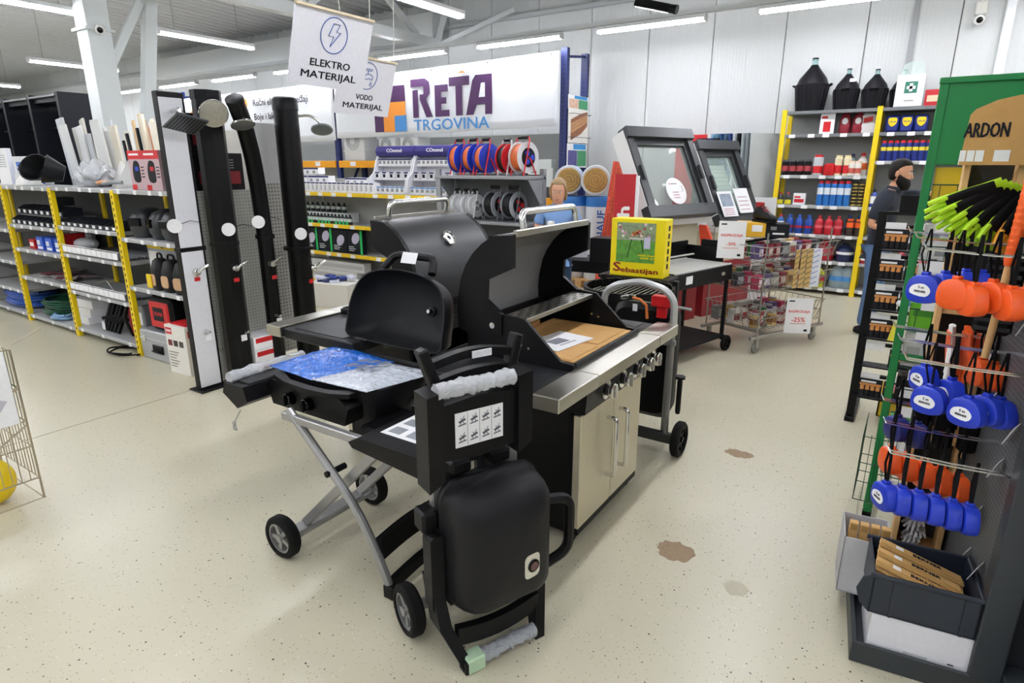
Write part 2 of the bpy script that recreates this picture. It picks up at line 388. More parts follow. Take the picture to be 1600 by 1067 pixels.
# ================================================================ gas grills (front faces +x, base centre at the origin)
def each(name, me, parent, locs, **k):
    return [link(name, me, parent, l) for l in locs]
def wheel(parent, name, c, r, w, ax, spokes=5, hub=SILVER):
    """tyre with a spoked rim as sub-part"""
    ax = V(ax).normalized(); c = V(c); t = w/2
    ty = MB().lathe([(r*.72, -t), (r*.9, -t), (r, -t*.6), (r, t*.6), (r*.9, t), (r*.72, t), (r*.72, -t)], 28, (0, 0, 0), ax, c0=False, c1=False).build(name, RUBBER, parent, 40, c)
    b = MB(); b.lathe([(r*.62, -t*.8), (r*.73, -t*.8), (r*.73, t*.8), (r*.62, t*.8), (r*.62, -t*.8)], 28, (0, 0, 0), ax, c0=False, c1=False)
    b.lathe([(r*.17, -t), (r*.17, t)], 14, (0, 0, 0), ax)
    u = ax.orthogonal().normalized(); v = ax.cross(u)
    for k in range(spokes):
        a = 2*PI*k/spokes; d = u*math.cos(a)+v*math.sin(a)
        b.bar(d*r*.12, d*r*.66, r*.2, t*1.1, up=ax)
    b.build('rim', hub, ty); return ty
def strip_holes(parent, name, pts, size, m):
    me = MB().box([-x/2 for x in size], [x/2 for x in size]).mesh(name, m, 0)
    return each(name, me, parent, pts)

def gas_grill(name, label, loc, rz, ye=.64):
    t = thing(name, label, 'grill', loc, rz)
    # cabinet
    b = MB(); b.box((-.26, -.345, .07), (.25, -.325, .80), .004); b.build('side_panel', BLACK, t)
    b = MB(); b.box((-.26, .325, .07), (.25, .345, .80), .004); b.build('side_panel', BLACK, t)
    MB().box((-.26, -.345, .05), (.30, .345, .083), .004).build('bottom_shelf', BLACK, t)
    b = MB(); b.box((-.265, -.325, .52), (-.25, .325, .62), .003); b.build('back_panel', BLACK, t)
    MB().box((-.265, -.325, .09), (-.25, .325, .2), .003).build('back_panel', BLACK, t)
    for s in (-1, 1): strip_holes(t, 'louvre_slot', [(x, s*.3455, z) for x in (-.12, .08) for z in (.68, .70, .72)], (.11, .002, .006), GLOSS)
    for k, (y0, y1) in enumerate(((-.345, -.004), (.004, .345))):
        d = MB().box((.262, y0, .085), (.302, y1, .648), .004).build('door', DOORST, t)
        MB().box((.250, y0, .085), (.262, y1, .648)).build('door_back', BLACK, d)
        yh = -.07 if k == 0 else .065
        MB().tube(fillet([(.30, yh, .25), (.35, yh, .25), (.35, yh, .55), (.30, yh, .55)], .035), .0105, 10).build('handle', CHROME, d)
    # control panel and knobs
    p = MB().prism([(.25, .66), (.325, .665), (.335, .80), (.25, .80)], (0, -.36, 0), (1, 0, 0), (0, 0, 1), (0, .82, 0)).build('control_panel', SATIN, t)
    bez = MB().lathe([(.036, 0), (.036, .006), (.03, .008)], 24, (0, 0, 0), (1, 0, 0)).mesh('knob_bezel', CHROME)
    kn = MB(); kn.lathe([(.02, .006), (.024, .02), (.026, .022)], 24, (0, 0, 0), (1, 0, 0)); knb = kn.mesh('knob', GLOSS)
    kf = MB().lathe([(.026, .022), (.029, .026), (.029, .036), (.025, .040)], 24, (0, 0, 0), (1, 0, 0)); kf.box((.04, -.006, -.026), (.047, .006, .026), .003); kfm = kf.mesh('knob_face', CHROME)
    for y in (-.17, .01, .17, .29, .39):
        k = link('knob', knb, t, (.331, y, .727)); k.scale = (1.2, 1.25, 1.25); link('knob_bezel', bez, k); link('knob_face', kfm, k)
    # stainless rail in three lengths
    for y0, y1 in ((-.70, -.363), (-.36, .36), (.363, ye)):
        MB().box((.262, y0, .802), (.383, y1, .862), .004).build('front_rail', STEEL, t)
    for y0, y1 in ((-.68, -.362), (.362, ye-.02)):
        sh = MB().box((-.28, y0, .795), (.262, y1, .852), .006).build('side_shelf', GRAIN, t)
        MB().box((-.18, y0+.03, .852), (.2, y1-.03, .855), .001).build('recessed_plate', mat('#1f2022', .35, bump=.4, scale=300), sh)
        MB().box((-.28, y0+.01, .74), (.1, y0+.02, .795)).build('bracket', BLACK, sh)
    # firebox
    poly = [(-.30, .80), (-.30, 1.05), (-.10, 1.055), (.02, 1.045), (.20, .885), (.265, .88), (.265, .80)]
    for y in (-.362, .345):
        q = MB().prism(poly, (0, y, 0), (1, 0, 0), (0, 0, 1), (0, .017, 0)).build('firebox_side', BLACK, t)
        me = MB().lathe([(.006, -.012), (.006, .012)], 10, (0, 0, 0), (0, 1, 0)).mesh('screw', CHROME)
        each('screw', me, q, [(.0, y+.0085, .93), (.04, y+.0085, .92)])
    MB().box((.252, -.345, .80), (.268, .345, .885), .003).build('firebox_front', BLACK, t)
    MB().box((-.30, -.345, .76), (-.285, .345, 1.0), .003).build('firebox_back', BLACK, t)
    MB().box((-.285, -.345, .79), (.252, .345, .815)).build('firebox_floor', MATTE, t)
    strip_holes(t, 'vent_slot', [(-.301, y, z) for y in (-.2, -.05, .1, .25) for z in (.84, .9)], (.003, .1, .008), GLOSS)
    # warming rack
    r = MB().box((-.12, -.34, 1.035), (.005, .34, 1.041), .002).build('warming_rack', STEEL, t)
    MB().box((-.006, -.34, 1.02), (.004, .34, 1.035)).build('rack_lip', STEEL, r)
    strip_holes(r, 'slot', [(-.10+.022*i, -.29+.09*j+(.045 if i % 2 else 0), 1.0415) for i in range(5) for j in range(7)], (.006, .045, .001), GLOSS)
    # open lid
    arc = [(-.345, .965), (-.35, 1.05), (-.343, 1.12), (-.325, 1.2), (-.295, 1.265), (-.255, 1.32), (-.205, 1.365), (-.14, 1.405), (-.04, 1.415)]
    lid = MB().prism(arc+[(-.043, 1.405), (-.137, 1.396), (-.2, 1.356), (-.248, 1.312), (-.287, 1.259), (-.316, 1.197), (-.334, 1.118), (-.341, 1.05), (-.336, .965)], (0, -.345, 0), (1, 0, 0), (0, 0, 1), (0, .69, 0)).build('lid', LIDM, t, 50)
    ins = [(-.336, .975), (-.340, 1.05), (-.333, 1.118), (-.315, 1.197), (-.286, 1.258), (-.247, 1.311), (-.199, 1.355), (-.137, 1.395), (-.043, 1.404)]
    MB().rings([[(x+.0015, -.343, z-.0015) for x, z in ins], [(x+.0015, .343, z-.0015) for x, z in ins]], closed=False, c0=False, c1=False).build('inner_lining', mat('#9a9c9d', .38, .3, bump=.15, scale=60), lid, 60)
    side = arc[:-1]+[(-.14, 1.405), (-.04, 1.412), (-.04, 1.27), (-.18, 1.205), (-.185, 1.115), (-.10, 1.055), (-.10, .958), (-.29, .948), (-.33, .955)]
    for y in (-.372, .347):
        q = MB().prism(side, (0, y, 0), (1, 0, 0), (0, 0, 1), (0, .025, 0)).build('lid_side', BLACK, lid)
        MB().lathe([(.014, -.016), (.014, .016)], 16, (-.15, y+.0125, 1.0), (0, 1, 0)).build('hinge_bolt', CHROME, lid)
    MB().box((-.055, -.345, 1.40), (-.035, .345, 1.43), .003).build('lid_trim', STEEL, lid)
    hp = fillet([(-.06, -.25, 1.42), (-.075, -.25, 1.50), (-.075, .25, 1.50), (-.06, .25, 1.42)], .06, 7)
    MB().tube(hp, .016, 12).build('lid_handle', CHROME, lid)
    n = V((-.8, 0, .6)).normalized(); o = V((-.277, 0, 1.295))
    g = MB().lathe([(.046, -.004), (.046, .012), (.036, .016), (.033, .008)], 28, o, n).build('thermometer', CHROME, lid)
    MB().lathe([(.033, .006), (.001, .0075)], 24, o, n).build('dial', mat('#d8d8d2', .3), g); MB().lathe([(.02, .0076), (.001, .009)], 20, o, n).build('dial_centre', INK, g)
    # casters
    for x, y in ((.26, -.31), (.26, .31), (-.2, -.31), (-.2, .31)):
        c = MB().cyl((x-.008, y, .03), (x+.008, y, .03), .03, n=18).build('caster', RUBBER, t); MB().box((x-.016, y-.01, .03), (x+.016, y+.01, .068), .003).build('caster_fork', BLACK, c)
    return t
gas_grill('gas_grill', 'open black gas grill with steel doors and cardboard lying on its grate', (-1.4, 2.56, 0), 0)
gas_grill('gas_grill', 'black gas grill seen from behind with open lid and round thermometer', (-2.53, 2.75, 0), PI, .79)
# cardboard and leaflet on the first grill
b = MB(); b.box((-1.62, 2.25, .872), (-1.16, 2.88, .878)); cb = b.build('cardboard_sheet', CARD, None, 0)
tag(cb, 'folded brown cardboard sheet lying on the open grill grate', 'cardboard')
MB().box((-1.46, 2.26, .878), (-1.18, 2.52, .881)).build('flap', mat('#cda063', .75, var=.1, scale=30), cb, 0)
MB().box((-1.62, 2.55, .878), (-1.19, 2.874, .882)).build('flap', CARD, cb, 0)
b = MB(); b.bar((-1.615, 2.25, .885), (-1.615, 2.7, .9), .03, .03, .004); b.build('folded_edge', mat('#a87d47', .8), cb, 0)
lf = tag(MB().prism([(0, 0), (.205, -.03), (.245, .26), (.04, .29)], (-1.49, 2.36, .884), (1, 0, 0), (0, 1, 0), (0, 0, .0012)).build('leaflet', PAPER, None, 0), 'white leaflet with a small picture lying on the brown cardboard', 'leaflet')
patch('printed_picture', lf, (-1.415, 2.43, .8854), (.07, -.01, 0), (.02, .1, 0), mat('#7b7f87', .6), .0003)
patch('printed_line', lf, (-1.33, 2.42, .8854), (.012, -.002, 0), (.02, .12, 0), mat('#a9adb5', .6), .0003)

# ================================================================ wheeled travel grill, unfolded
def loft_pts(poly, z, k=1, kx=None): return [(x*(kx or k), y*k, z) for x, y in poly]
c1 = thing('travel_grill', 'portable black grill on silver crossed legs, lid open over a blue bag', 'grill', (-1.9, 1.7, 0))
def C1(*p): return (p[0]+1.9, p[1]-1.7, p[2])
TUBE = .019
for y, far in ((1.49, 0), (1.91, 1)):
    l = MB().tube([C1(*p) for p in fillet([(-2.12, y, .70), (-1.76, y, .37), (-1.66, y, .22), (-1.575, y, .035)], .09, 5)], TUBE, 10).build('leg', SILVER, c1)
    MB().box(C1(-1.60, y-.022, 0), C1(-1.545, y+.022, .06), .005).build('foot_cap', BLACK, l)
    yi = 1.535 if not far else 1.865
    l = MB().bar(C1(-2.15, yi, .12), C1(-1.60, yi, .66), .026, .042, .004).build('leg', SILVER, c1)
    MB().lathe([(.014, -.05), (.014, .05)], 12, C1(-1.88, (y+yi)/2, .475), (0, 1, 0)).build('pivot_bolt', BLACK, l)
    MB().bar(C1(-2.16, y, .668), C1(-1.25, y, .668), .03, .036, .004).build('side_rail', SILVER, c1)
    wheel(c1, 'wheel', C1(-2.17, 1.425 if not far else 1.965, .1), .1, .055, (0, 1, 0))
MB().box(C1(-2.19, 1.46, .085), C1(-2.11, 1.93, .115), .006).build('axle_plate', SILVER, c1)
def curved_rung(b, a, c, sag, w, h, n=8, up=(0, 0, 1)):
    a, c, sag = V(a), V(c), V(sag); P = [a.lerp(c, i/n)+sag*math.sin(PI*i/n) for i in range(n+1)]
    t = (c-a).normalized(); u = V(up); s = t.cross(u).normalized(); u = s.cross(t)
    b.rings([[p+s*x+u*y for x, y in ((-w/2, -h/2), (w/2, -h/2), (w/2, h/2), (-w/2, h/2))] for p in P]); return b
b = MB(); curved_rung(b, C1(-1.64, 1.50, .19), C1(-1.64, 1.90, .19), (.0, 0, .02), .03, .1); b.build('cross_rung', BLACK, c1)
b = MB(); curved_rung(b, C1(-1.575, 1.50, .055), C1(-1.575, 1.90, .055), (0, 0, .02), .03, .05); b.build('cross_rung', BLACK, c1)
# firebowl
out = rr2(.64, .42, .11, 6)
def ring(P, cx, cy, z, kx=1, ky=1): return [C1(cx+x*kx, cy+y*ky, z) for x, y in P]
b = MB(); b.rings([ring(out, -2.07, 1.83, .62, .62, .55), ring(out, -2.07, 1.83, .64, .8, .78), ring(out, -2.07, 1.83, .74, .96, .95), ring(out, -2.07, 1.83, .80, 1, 1), ring(out, -2.07, 1.83, .805, .97, .96), ring(out, -2.07, 1.83, .78, .94, .92)], c1=False)
b.build('firebowl', GRAIN, c1, 40)
MB().rings([ring(out, -2.07, 1.83, .79, .95, .93), ring(out, -2.07, 1.83, .786, .01, .01)], c0=False).build('grate', MATTE, c1)
b = MB(); b.prism([(-2.33, .66), (-2.36, .75), (-2.32, .775), (-1.88, .775), (-1.83, .74), (-1.86, .66)], C1(0, 1.56, 0), (1, 0, 0), (0, 0, 1), (0, .1, 0)); b.build('control_panel', BLACK, c1)
for x in (-2.19, -2.07):
    k = MB().lathe([(.03, 0), (.028, .03), (.024, .034)], 20, C1(x, 1.56, .715), (0, -1, 0)).build('knob', GLOSS, c1); MB().box(C1(x-.005, 1.515, .69), C1(x+.005, 1.53, .74), .002).build('grip', BLACK, k)
b = MB(); P = [(-2.33, .0), (-2.32, -.05), (-2.2, -.085), (-2.05, -.095), (-1.92, -.08), (-1.84, -.04), (-1.835, 0), (-1.88, -.005), (-1.95, -.045), (-2.05, -.055), (-2.2, -.05), (-2.28, -.015)]
b.prism(P, C1(0, 1.62, .778), (1, 0, 0), (0, 1, 0), (0, 0, .02)); b.build('front_handle', BLACK, c1)
# left shelf with film-wrapped grip
b = MB(); b.prism([(-2.52, .71), (-2.5, .76), (-2.36, .765), (-2.34, .70), (-2.42, .655)], C1(0, 1.44, 0), (1, 0, 0), (0, 0, 1), (0, .46, 0)); b.build('side_table', BLACK, c1)
MB().box(C1(-2.46, 1.48, .764), C1(-2.37, 1.86, .77), .003).build('table_pad', GRAIN, c1)
wrapped(C1(-2.49, 1.46, .78), C1(-2.49, 1.86, .78), .027, 3).build('wrapped_grip', FILM, c1, 60)
b = MB(); b.tube([C1(-2.38, 1.43, .66), C1(-2.4, 1.40, .60), C1(-2.36, 1.39, .585)], .003, 6); b.box(C1(-2.405, 1.397, .57), C1(-2.385, 1.404, .61), .002); stuff(b.build('match_chain', SILVER, c1))
# right shelf with instruction sheet
def side_shelf(parent, T):
    b = MB(); b.prism([(0, 0), (.06, .03), (.44, .03), (.44, -.04), (.40, -.055), (.02, -.02)], T(-1.71, 1.445, .675), (1, 0, 0), (0, 0, 1), (0, .5, 0)); return b.build('side_table', BLACK, parent)
side_shelf(c1, C1)
s = patch('instruction_sheet', c1, C1(-1.62, 1.53, .706), (.19, 0, 0), (0, .28, 0), PAPER)
for i in range(3):
    for j in range(2):
        patch('drawing', s, C1(-1.60+.09*j, 1.55+.085*i, .7077), (.06, 0, 0), (0, .055, 0), mat('#8d9299', .6), .0004)
MB().box(C1(-1.82, 1.60, .55), C1(-1.62, 1.85, .66), .01).build('gas_tray', BLACK, c1)
MB().box(C1(-1.69, 1.56, .655), C1(-1.64, 1.8, .675), .003).build('bracket', SILVER, c1)
# lid, hinged open
L0 = spline([(-.30, 0), (-.318, .08), (-.312, .18), (-.285, .27), (-.235, .335), (-.15, .375), (0, .392), (.15, .375), (.235, .345), (.29, .29), (.315, .2), (.318, .08), (.30, 0), (.1, -.01), (-.1, -.01)], 3)
L0 = [(x, h*.93) for x, h in L0]
tilt = math.radians(14)
def LP(x, h, d): return C1(-2.07+x, 2.055+h*math.sin(tilt)+d*math.cos(tilt), .862+h*math.cos(tilt)-d*math.sin(tilt))
def lring(k, d, hc=.19): return [LP(x*k, hc+(h-hc)*k, d) for x, h in L0]
b = MB(); b.rings([lring(.97, .0), lring(1.0, 0), lring(1.0, .015), lring(.98, .05), lring(.9, .11), lring(.72, .15), lring(.3, .165), lring(.02, .167)], c0=False); lid = b.build('lid', GRAIN, c1, 50)
MB().rings([lring(.97, 0), lring(.95, .05), lring(.88, .1), lring(.7, .138), lring(.3, .15), lring(.02, .152)], c0=False).build('lid_inside', mat('#1c1d1f', .5, bump=.3, scale=200), lid, 50)
k = MB().lathe([(.026, 0), (.026, -.012), (.01, -.014), (.009, -.03)], 18, LP(.12, .18, .147), V(LP(0, 0, 1))-V(LP(0, 0, 0))).build('lid_bolt', GLOSS, lid)
MB().lathe([(.01, -.015), (.01, -.035)], 8, LP(.12, .18, .147), V(LP(0, 0, 1))-V(LP(0, 0, 0))).build('nut', CHROME, k)
hpts = fillet([LP(-.16, .36, .06), LP(-.13, .44, .1), LP(.13, .44, .1), LP(.16, .36, .06)], .04)
h = MB().tube(hpts, .02, 8).build('lid_handle', BLACK, lid)
b = MB(); b.quad(LP(-.06, .40, .07), V(LP(.1, 0, 0))-V(LP(0, 0, 0)), V(LP(0, .055, .01))-V(LP(0, 0, 0))); q = b.build('price_tag', PAPER, lid, 0)
for x in (-.2, .2): MB().cyl(LP(x-.04, -.012, .01), LP(x+.04, -.012, .01), .014, n=10).build('hinge', BLACK, c1)
# the plastic bags on the grate
def crumpled(name, label, P00, P10, P11, P01, m, seed, amp=.014, n=44):
    r = random.Random(seed); ph = [(r.uniform(8, 30), r.uniform(8, 30), r.uniform(0, 6)) for i in range(7)]
    P00, P10, P11, P01 = map(V, (P00, P10, P11, P01)); b = MB(); vs = []
    for i in range(n+1):
        for j in range(n+1):
            a, c = i/n, j/n; p = P00.lerp(P10, a).lerp(P01.lerp(P11, a), c)
            fade = min(1, 4*min(a, 1-a, c, 1-c)+.12)
            q = a*.8+c*.6; z = amp*fade*(1.6*abs(NZ.noise(V((q*3+seed, (a*.6-c*.8)*11, seed))))+.9*abs(NZ.noise(V((a*9+seed, c*9, seed+3))))+.5*NZ.noise(V((a*22, c*22, seed))))+amp*1.6*math.sin(PI*a)*math.sin(PI*c)
            vs.append((p.x, p.y, p.z+z))
    fs = [(i*(n+1)+j, (i+1)*(n+1)+j, (i+1)*(n+1)+j+1, i*(n+1)+j+1) for i in range(n) for j in range(n)]
    b.add(vs, fs); o = b.build(name, m, None, 75); tag(o, label, 'bag')
    sm = o.modifiers.new('thick', 'SOLIDIFY'); sm.thickness = .0015
    return o
crumpled('plastic_bag', 'blue plastic bag spread over the left half of the open grill', (-2.42, 1.62, .806), (-2.10, 1.60, .804), (-1.97, 1.98, .806), (-2.40, 2.02, .812), BLUEFILM, 4)
wbag = crumpled('plastic_bag', 'clear printed plastic bag over the right half of the open grill', (-2.10, 1.60, .807), (-1.78, 1.62, .808), (-1.70, 1.97, .806), (-1.985, 1.95, .809), WHITEFILM, 9)
for i in range(6):
    patch('printed_block', wbag, (-2.02+.05*(i % 3), 1.72+.07*(i//3)+.012*(i % 3), .853), (.035, .005, 0), (.012, .05, 0), mat('#5c6580', .6), .0006)

# ================================================================ the same travel grill folded upright
c2 = thing('travel_grill', 'black portable grill folded upright on its trolley with wrapped grips', 'grill', (-1.08, 1.37, 0), math.radians(67))
POST = BLACK
wrapped((.03, 0, .032), (.275, 0, .032), .026, 7).build('wrapped_grip', film_mat('#aeb3ba', 'grey_film', .9), c2, 60)
MB().box((-.02, -.03, .0), (.05, .03, .06), .006).build('green_tape', mat('#b9d6b4', .6, bump=.4), c2)
MB().box((-.03, -.026, .0), (.0, .026, .05), .004).build('grip_end', BLACK, c2)
for s0, s1 in ((-.005, -.07), (.29, .33)):
    b = MB(); b.rings([[(s0-.02, -.02, 0), (s0+.02, -.02, 0), (s0+.02, .02, .01), (s0-.02, .02, .01)], [(s1-.02, .04, .17), (s1+.025, .04, .17), (s1+.025, .12, .17), (s1-.02, .12, .17)], [(s1-.02, .1, .33), (s1+.02, .1, .33), (s1+.02, .17, .33), (s1-.02, .17, .33)]]); b.build('side_arm', BLACK, c2)
b = MB(); curved_rung(b, (-.03, .035, .13), (.31, .035, .13), (0, 0, -.025), .03, .07); b.build('cross_rung', BLACK, c2)
for s in (-.10, .38): wheel(c2, 'wheel', (s, .28, .1), .1, .055, (1, 0, 0))
MB().box((-.08, .26, .085), (.36, .3, .115), .005).build('axle_plate', SILVER, c2)
for s in (-.025, .285): MB().bar((s, .17, .14), (s, .17, 1.0), .03, .04, .005, up=(1, 0, 0)).build('leg', SILVER, c2)
for s in (.05, .17): MB().bar((s, .22, .1), (s, .2, .86), .03, .03, .004, up=(1, 0, 0)).build('leg', mat('#3a3b3d', .4, .4), c2)
b = MB(); b.prism(rr2(.05, .3, .02, 3), (-.07, .08, .36), (1, 0, 0), (0, 0, 1), (0, .06, 0)); b.build('latch_arm', BLACK, c2)
# closed grill body lying on its side
lo = rr2(.385, .475, .075, 6)
def r2(kx, kz, y, cx=.155, cz=.435, dx=0, dz=0): return [(cx+dx+x*kx, y, cz+dz+z*kz) for x, z in lo]
MB().rings([r2(.6, .6, .25), r2(.9, .9, .2), r2(1, 1, .125), r2(1, 1, .12)]).build('firebowl', GRAIN, c2, 45)
lid2 = MB().rings([r2(1.03, 1.03, .12), r2(1.035, 1.035, .105), r2(1.0, 1.0, .10), r2(.985, .985, .06), r2(.95, .955, .02), r2(.90, .91, -.012), r2(.80, .83, -.040), r2(.66, .72, -.054), r2(.4, .5, -.064), r2(.05, .05, -.068)], c0=False).build('lid', GRAIN, c2, 60)
q = MB().prism(rr2(.066, .092, .018, 4), (.222, -.052, .372), (1, .10, 0), (0, .0, 1), (-.004, -.014, 0)).build('badge', mat('#e8e6d8', .25, .4), lid2)
MB().lathe([(.024, 0), (.024, .004), (.02, .006)], 22, (.222, -.066, .372), (.10, -1, 0)).build('thermometer', GLOSS, lid2); MB().lathe([(.016, .006), (.001, .008)], 20, (.222, -.066, .372), (.10, -1, 0)).build('dial', mat('#6a4a48', .5), lid2)
b = MB(); b.tube(fillet([(.335, .02, .55), (.43, .0, .54), (.43, .0, .32), (.335, .02, .28)], .05), .02, 8); b.build('lid_handle', BLACK, lid2)
MB().box((-.10, .12, .5), (-.04, .2, .58), .01).build('hinge_block', BLACK, c2); MB().box((.02, .13, .68), (.1, .2, .73), .01).build('hinge_block', BLACK, c2); MB().box((.18, .13, .68), (.26, .2, .73), .01).build('hinge_block', BLACK, c2)
MB().box((.10, .16, .7), (.15, .19, .86), .006).build('latch_plate', BLACK, c2)
# folded side table with instruction sheet
for s, z0, z1 in ((-.088, .71, 1.04), (.245, .765, 1.05)):
    b = MB(); b.prism([(-.028, z0), (.028, z0+.03), (.03, z1), (-.026, z1-.01)], (s, .02, 0), (1, 0, 0), (0, 0, 1), (0, .09, 0)); b.build('side_post', BLACK, c2)
MB().prism([(-.06, .80), (.08, .785), (.22, .80), (.22, .985), (.08, 1.0), (-.06, .985)], (0, .04, 0), (1, 0, 0), (0, 0, 1), (0, .05, 0)).build('side_table', BLACK, c2)
s = patch('instruction_sheet', c2, (-.012, .039, .835), (.178, 0, 0), (0, 0, .118), PAPER)
DRAW = mat('#54585f', .6)
for i in range(4):
    for j in range(2):
        x = -.005+.0435*i; z = .842+.057*j
        b = MB(); b.bar((x+.004, .037, z+.010), (x+.032, .037, z+.014), .0004, .004); b.bar((x+.01, .037, z+.014), (x+.026, .037, z+.042), .0004, .0022); b.bar((x+.026, .037, z+.014), (x+.012, .037, z+.036), .0004, .0022); b.bar((x+.006, .037, z+.022), (x+.03, .037, z+.03), .0004, .007)
        stuff(b.build('drawing', DRAW, s, 0))
for i in range(1, 4): MB().box((-.012+.0445*i-.0004, .0365, .838), (-.012+.0445*i+.0004, .0376, .95)).build('panel_line', DRAW, s, 0)
wrapped((-.075, .045, 1.035), (.21, .045, 1.035), .027, 11).build('wrapped_grip', FILM, c2, 60)
# feet of the legs, now uppermost
for s0, s1 in ((-.055, -.0), (.315, .265)):
    MB().bar((s1, .17, .97), (s0, .18, 1.135), .035, .05, .006, up=(0, 1, 0)).build('foot_post', BLACK, c2)
b = MB(); curved_rung(b, (-.02, .18, 1.075), (.29, .18, 1.075), (0, 0, .022), .035, .028); b.build('foot_rung', BLACK, c2)
b = MB(); curved_rung(b, (.0, .175, 1.01), (.27, .175, 1.02), (0, 0, .012), .035, .035); b.build('foot_rung', BLACK, c2)
patch('price_tag', c2, (.12, .155, 1.082), (.075, 0, 0), (0, 0, .024), PAPER, .004)

# ================================================================ third travel grill behind the front grill
c3 = thing('travel_grill', 'folded trolley grill with silver arched handle, red block and orange hose', 'grill', (-1.3, 3.4, 0))
def C3(*p): return (p[0]+1.3, p[1]-3.4, p[2])
SIL3 = mat('#c4c5c4', .35, .4)
MB().tube([C3(*p) for p in fillet([(-1.545, 3.37, .80), (-1.54, 3.37, .955), (-1.47, 3.37, 1.01), (-1.31, 3.37, 1.045), (-1.16, 3.37, 1.01), (-1.105, 3.37, .95), (-1.10, 3.37, .78)], .05, 4)], .021, 10).build('arched_handle', SIL3, c3)
for x, y in ((-1.545, 3.37), (-1.10, 3.37), (-1.13, 3.41)):
    MB().tube([C3(x, y, .12), C3(x, y, .82)], .015, 10).build('pole', SILVER, c3)
MB().bar(C3(-1.52, 3.37, .70), C3(-1.08, 3.37, .70), .025, .035, .004).build('cross_bar', SILVER, c3)
lo3 = rr2(.4, .72, .08, 5)
MB().rings([[C3(-1.31+x*k, y, .54+z*k) for x, z in lo3] for k, y in ((.9, 3.42), (1, 3.46), (.96, 3.56), (.6, 3.62))]).build('grill_body', BLACK, c3, 45)
MB().bar(C3(-1.5, 3.37, .1), C3(-1.04, 3.37, .1), .05, .06, .006).build('axle_beam', mat('#3c3d3e', .4, .4), c3)
wheel(c3, 'wheel', C3(-1.015, 3.37, .11), .11, .05, (1, 0, 0), 6, BLACK); wheel(c3, 'wheel', C3(-1.59, 3.37, .11), .11, .05, (1, 0, 0), 6, BLACK)
b = MB(); b.lathe([(.012, 0), (.016, .02), (.016, .2), (.012, .22)], 12, C3(-1.03, 3.35, .28)); b.lathe([(.03, .22), (.03, .235)], 12, C3(-1.03, 3.35, .28)); b.build('height_strut', BLACK, c3)
MB().box(C3(-1.25, 3.38, .90), C3(-1.13, 3.44, .965), .006).build('red_block', RED, c3); MB().box(C3(-1.22, 3.4, .83), C3(-1.16, 3.43, .9), .004).build('red_tab', RED, c3)
b = MB(); b.lathe([(.012, -.03), (.016, 0), (.009, .03)], 10, C3(-1.42, 3.41, .93), (1, 0, .2)); b.box(C3(-1.4, 3.4, .925), C3(-1.36, 3.42, .95), .003); stuff(b.build('gas_valve', CHROME, c3))
MB().tube([C3(*p) for p in ((-1.37, 3.4, .935), (-1.32, 3.39, .93), (-1.28, 3.39, .9), (-1.27, 3.39, .82))], .009, 8).build('hose', mat('#d4742c', .5), c3)
patch('label', c3, C3(-1.375, 3.415, .85), (.03, 0, 0), (0, 0, .045), PAPER)

# ================================================================ charcoal grills further back, yellow barbecue box
kg = thing('kettle_grill', 'round black grill bowl with ridged rim and open grate on posts', 'grill', (-1.72, 4.18, 0))
MB().lathe([(.1, .44), (.24, .52), (.31, .66), (.325, .78), (.30, .785), (.29, .72), (.285, .66)], 40, c1=False).build('bowl', BLACK, kg, 45)
rim = MB().lathe([(.31, .785), (.335, .785), (.335, .845), (.312, .845), (.31, .785)], 48, c0=False, c1=False).build('rim', MATTE, kg)
rme = MB().box((-.006, -.012, 0), (.006, .012, .058), .003).mesh('rim_rib', GLOSS, 0)
for i in range(60):
    a = 2*PI*i/60; o = link('rim_rib', rme, rim, (.312*math.cos(a), .312*math.sin(a), .787)); o.rotation_euler = (0, 0, a)
for i in range(15):
    x = -.27+.54*i/14; y = math.sqrt(.285**2-x*x); MB().cyl((x, -y, .795), (x, y, .795), .004, n=6).build('grate_rod', mat('#a8a49a', .4, .6), kg)
for x, y in ((-.29, .18), (.29, .18), (-.29, -.18), (.29, -.18)): MB().bar((x, y, 0), (x, y, .78 if y < 0 else .88), .05, .04, .004).build('leg', BLACK, kg)
b = MB(); b.cyl((.33, .05, .72), (.46, .05, .71), .011, n=8); k = b.build('crank_handle', SILVER, kg); MB().lathe([(.018, -.02), (.02, .02)], 12, (.33, .05, .72), (1, 0, 0)).build('red_knob', RED, k)
cg = thing('charcoal_grill', 'black charcoal grill cart with white grate, bottom tray and one wheel pair', 'grill', (-1.5, 5.36, 0), math.radians(-15))
MB().box((-.5, -.46, .68), (0, .46, .82), .006).build('fire_box', BLACK, cg)
b = MB()
for i in range(34): b.box((-.48, -.44+.026*i, .825), (-.02, -.428+.026*i, .831))
b.box((-.49, -.45, .82), (-.48, .45, .834)); b.box((-.02, -.45, .82), (-.01, .45, .834)); stuff(b.build('grate', mat('#dcdcd8', .45, .1), cg, 0))
MB().box((-.5, -.46, .82), (-.488, .46, 1.0), .003).build('wind_shield', BLACK, cg); MB().box((-.5, .448, .82), (-.1, .46, .96), .003).build('wind_shield', BLACK, cg)
MB().box((-.3, -.2, .9), (-.28, .25, .912), .002).build('raised_grate', mat('#c9c9c4', .4, .6), cg)
for x in (-.47, -.03):
    for y in (-.43, .43): MB().bar((x, y, .02 if y < 0 else .1), (x, y, .68), .03, .03, .003).build('leg', BLACK, cg)
MB().box((-.5, -.44, .13), (0, .44, .15), .003).build('bottom_tray', MATTE, cg)
for x in (-.52, .02): wheel(cg, 'wheel', (x, .43, .075), .075, .035, (1, 0, 0), 5, BLACK)
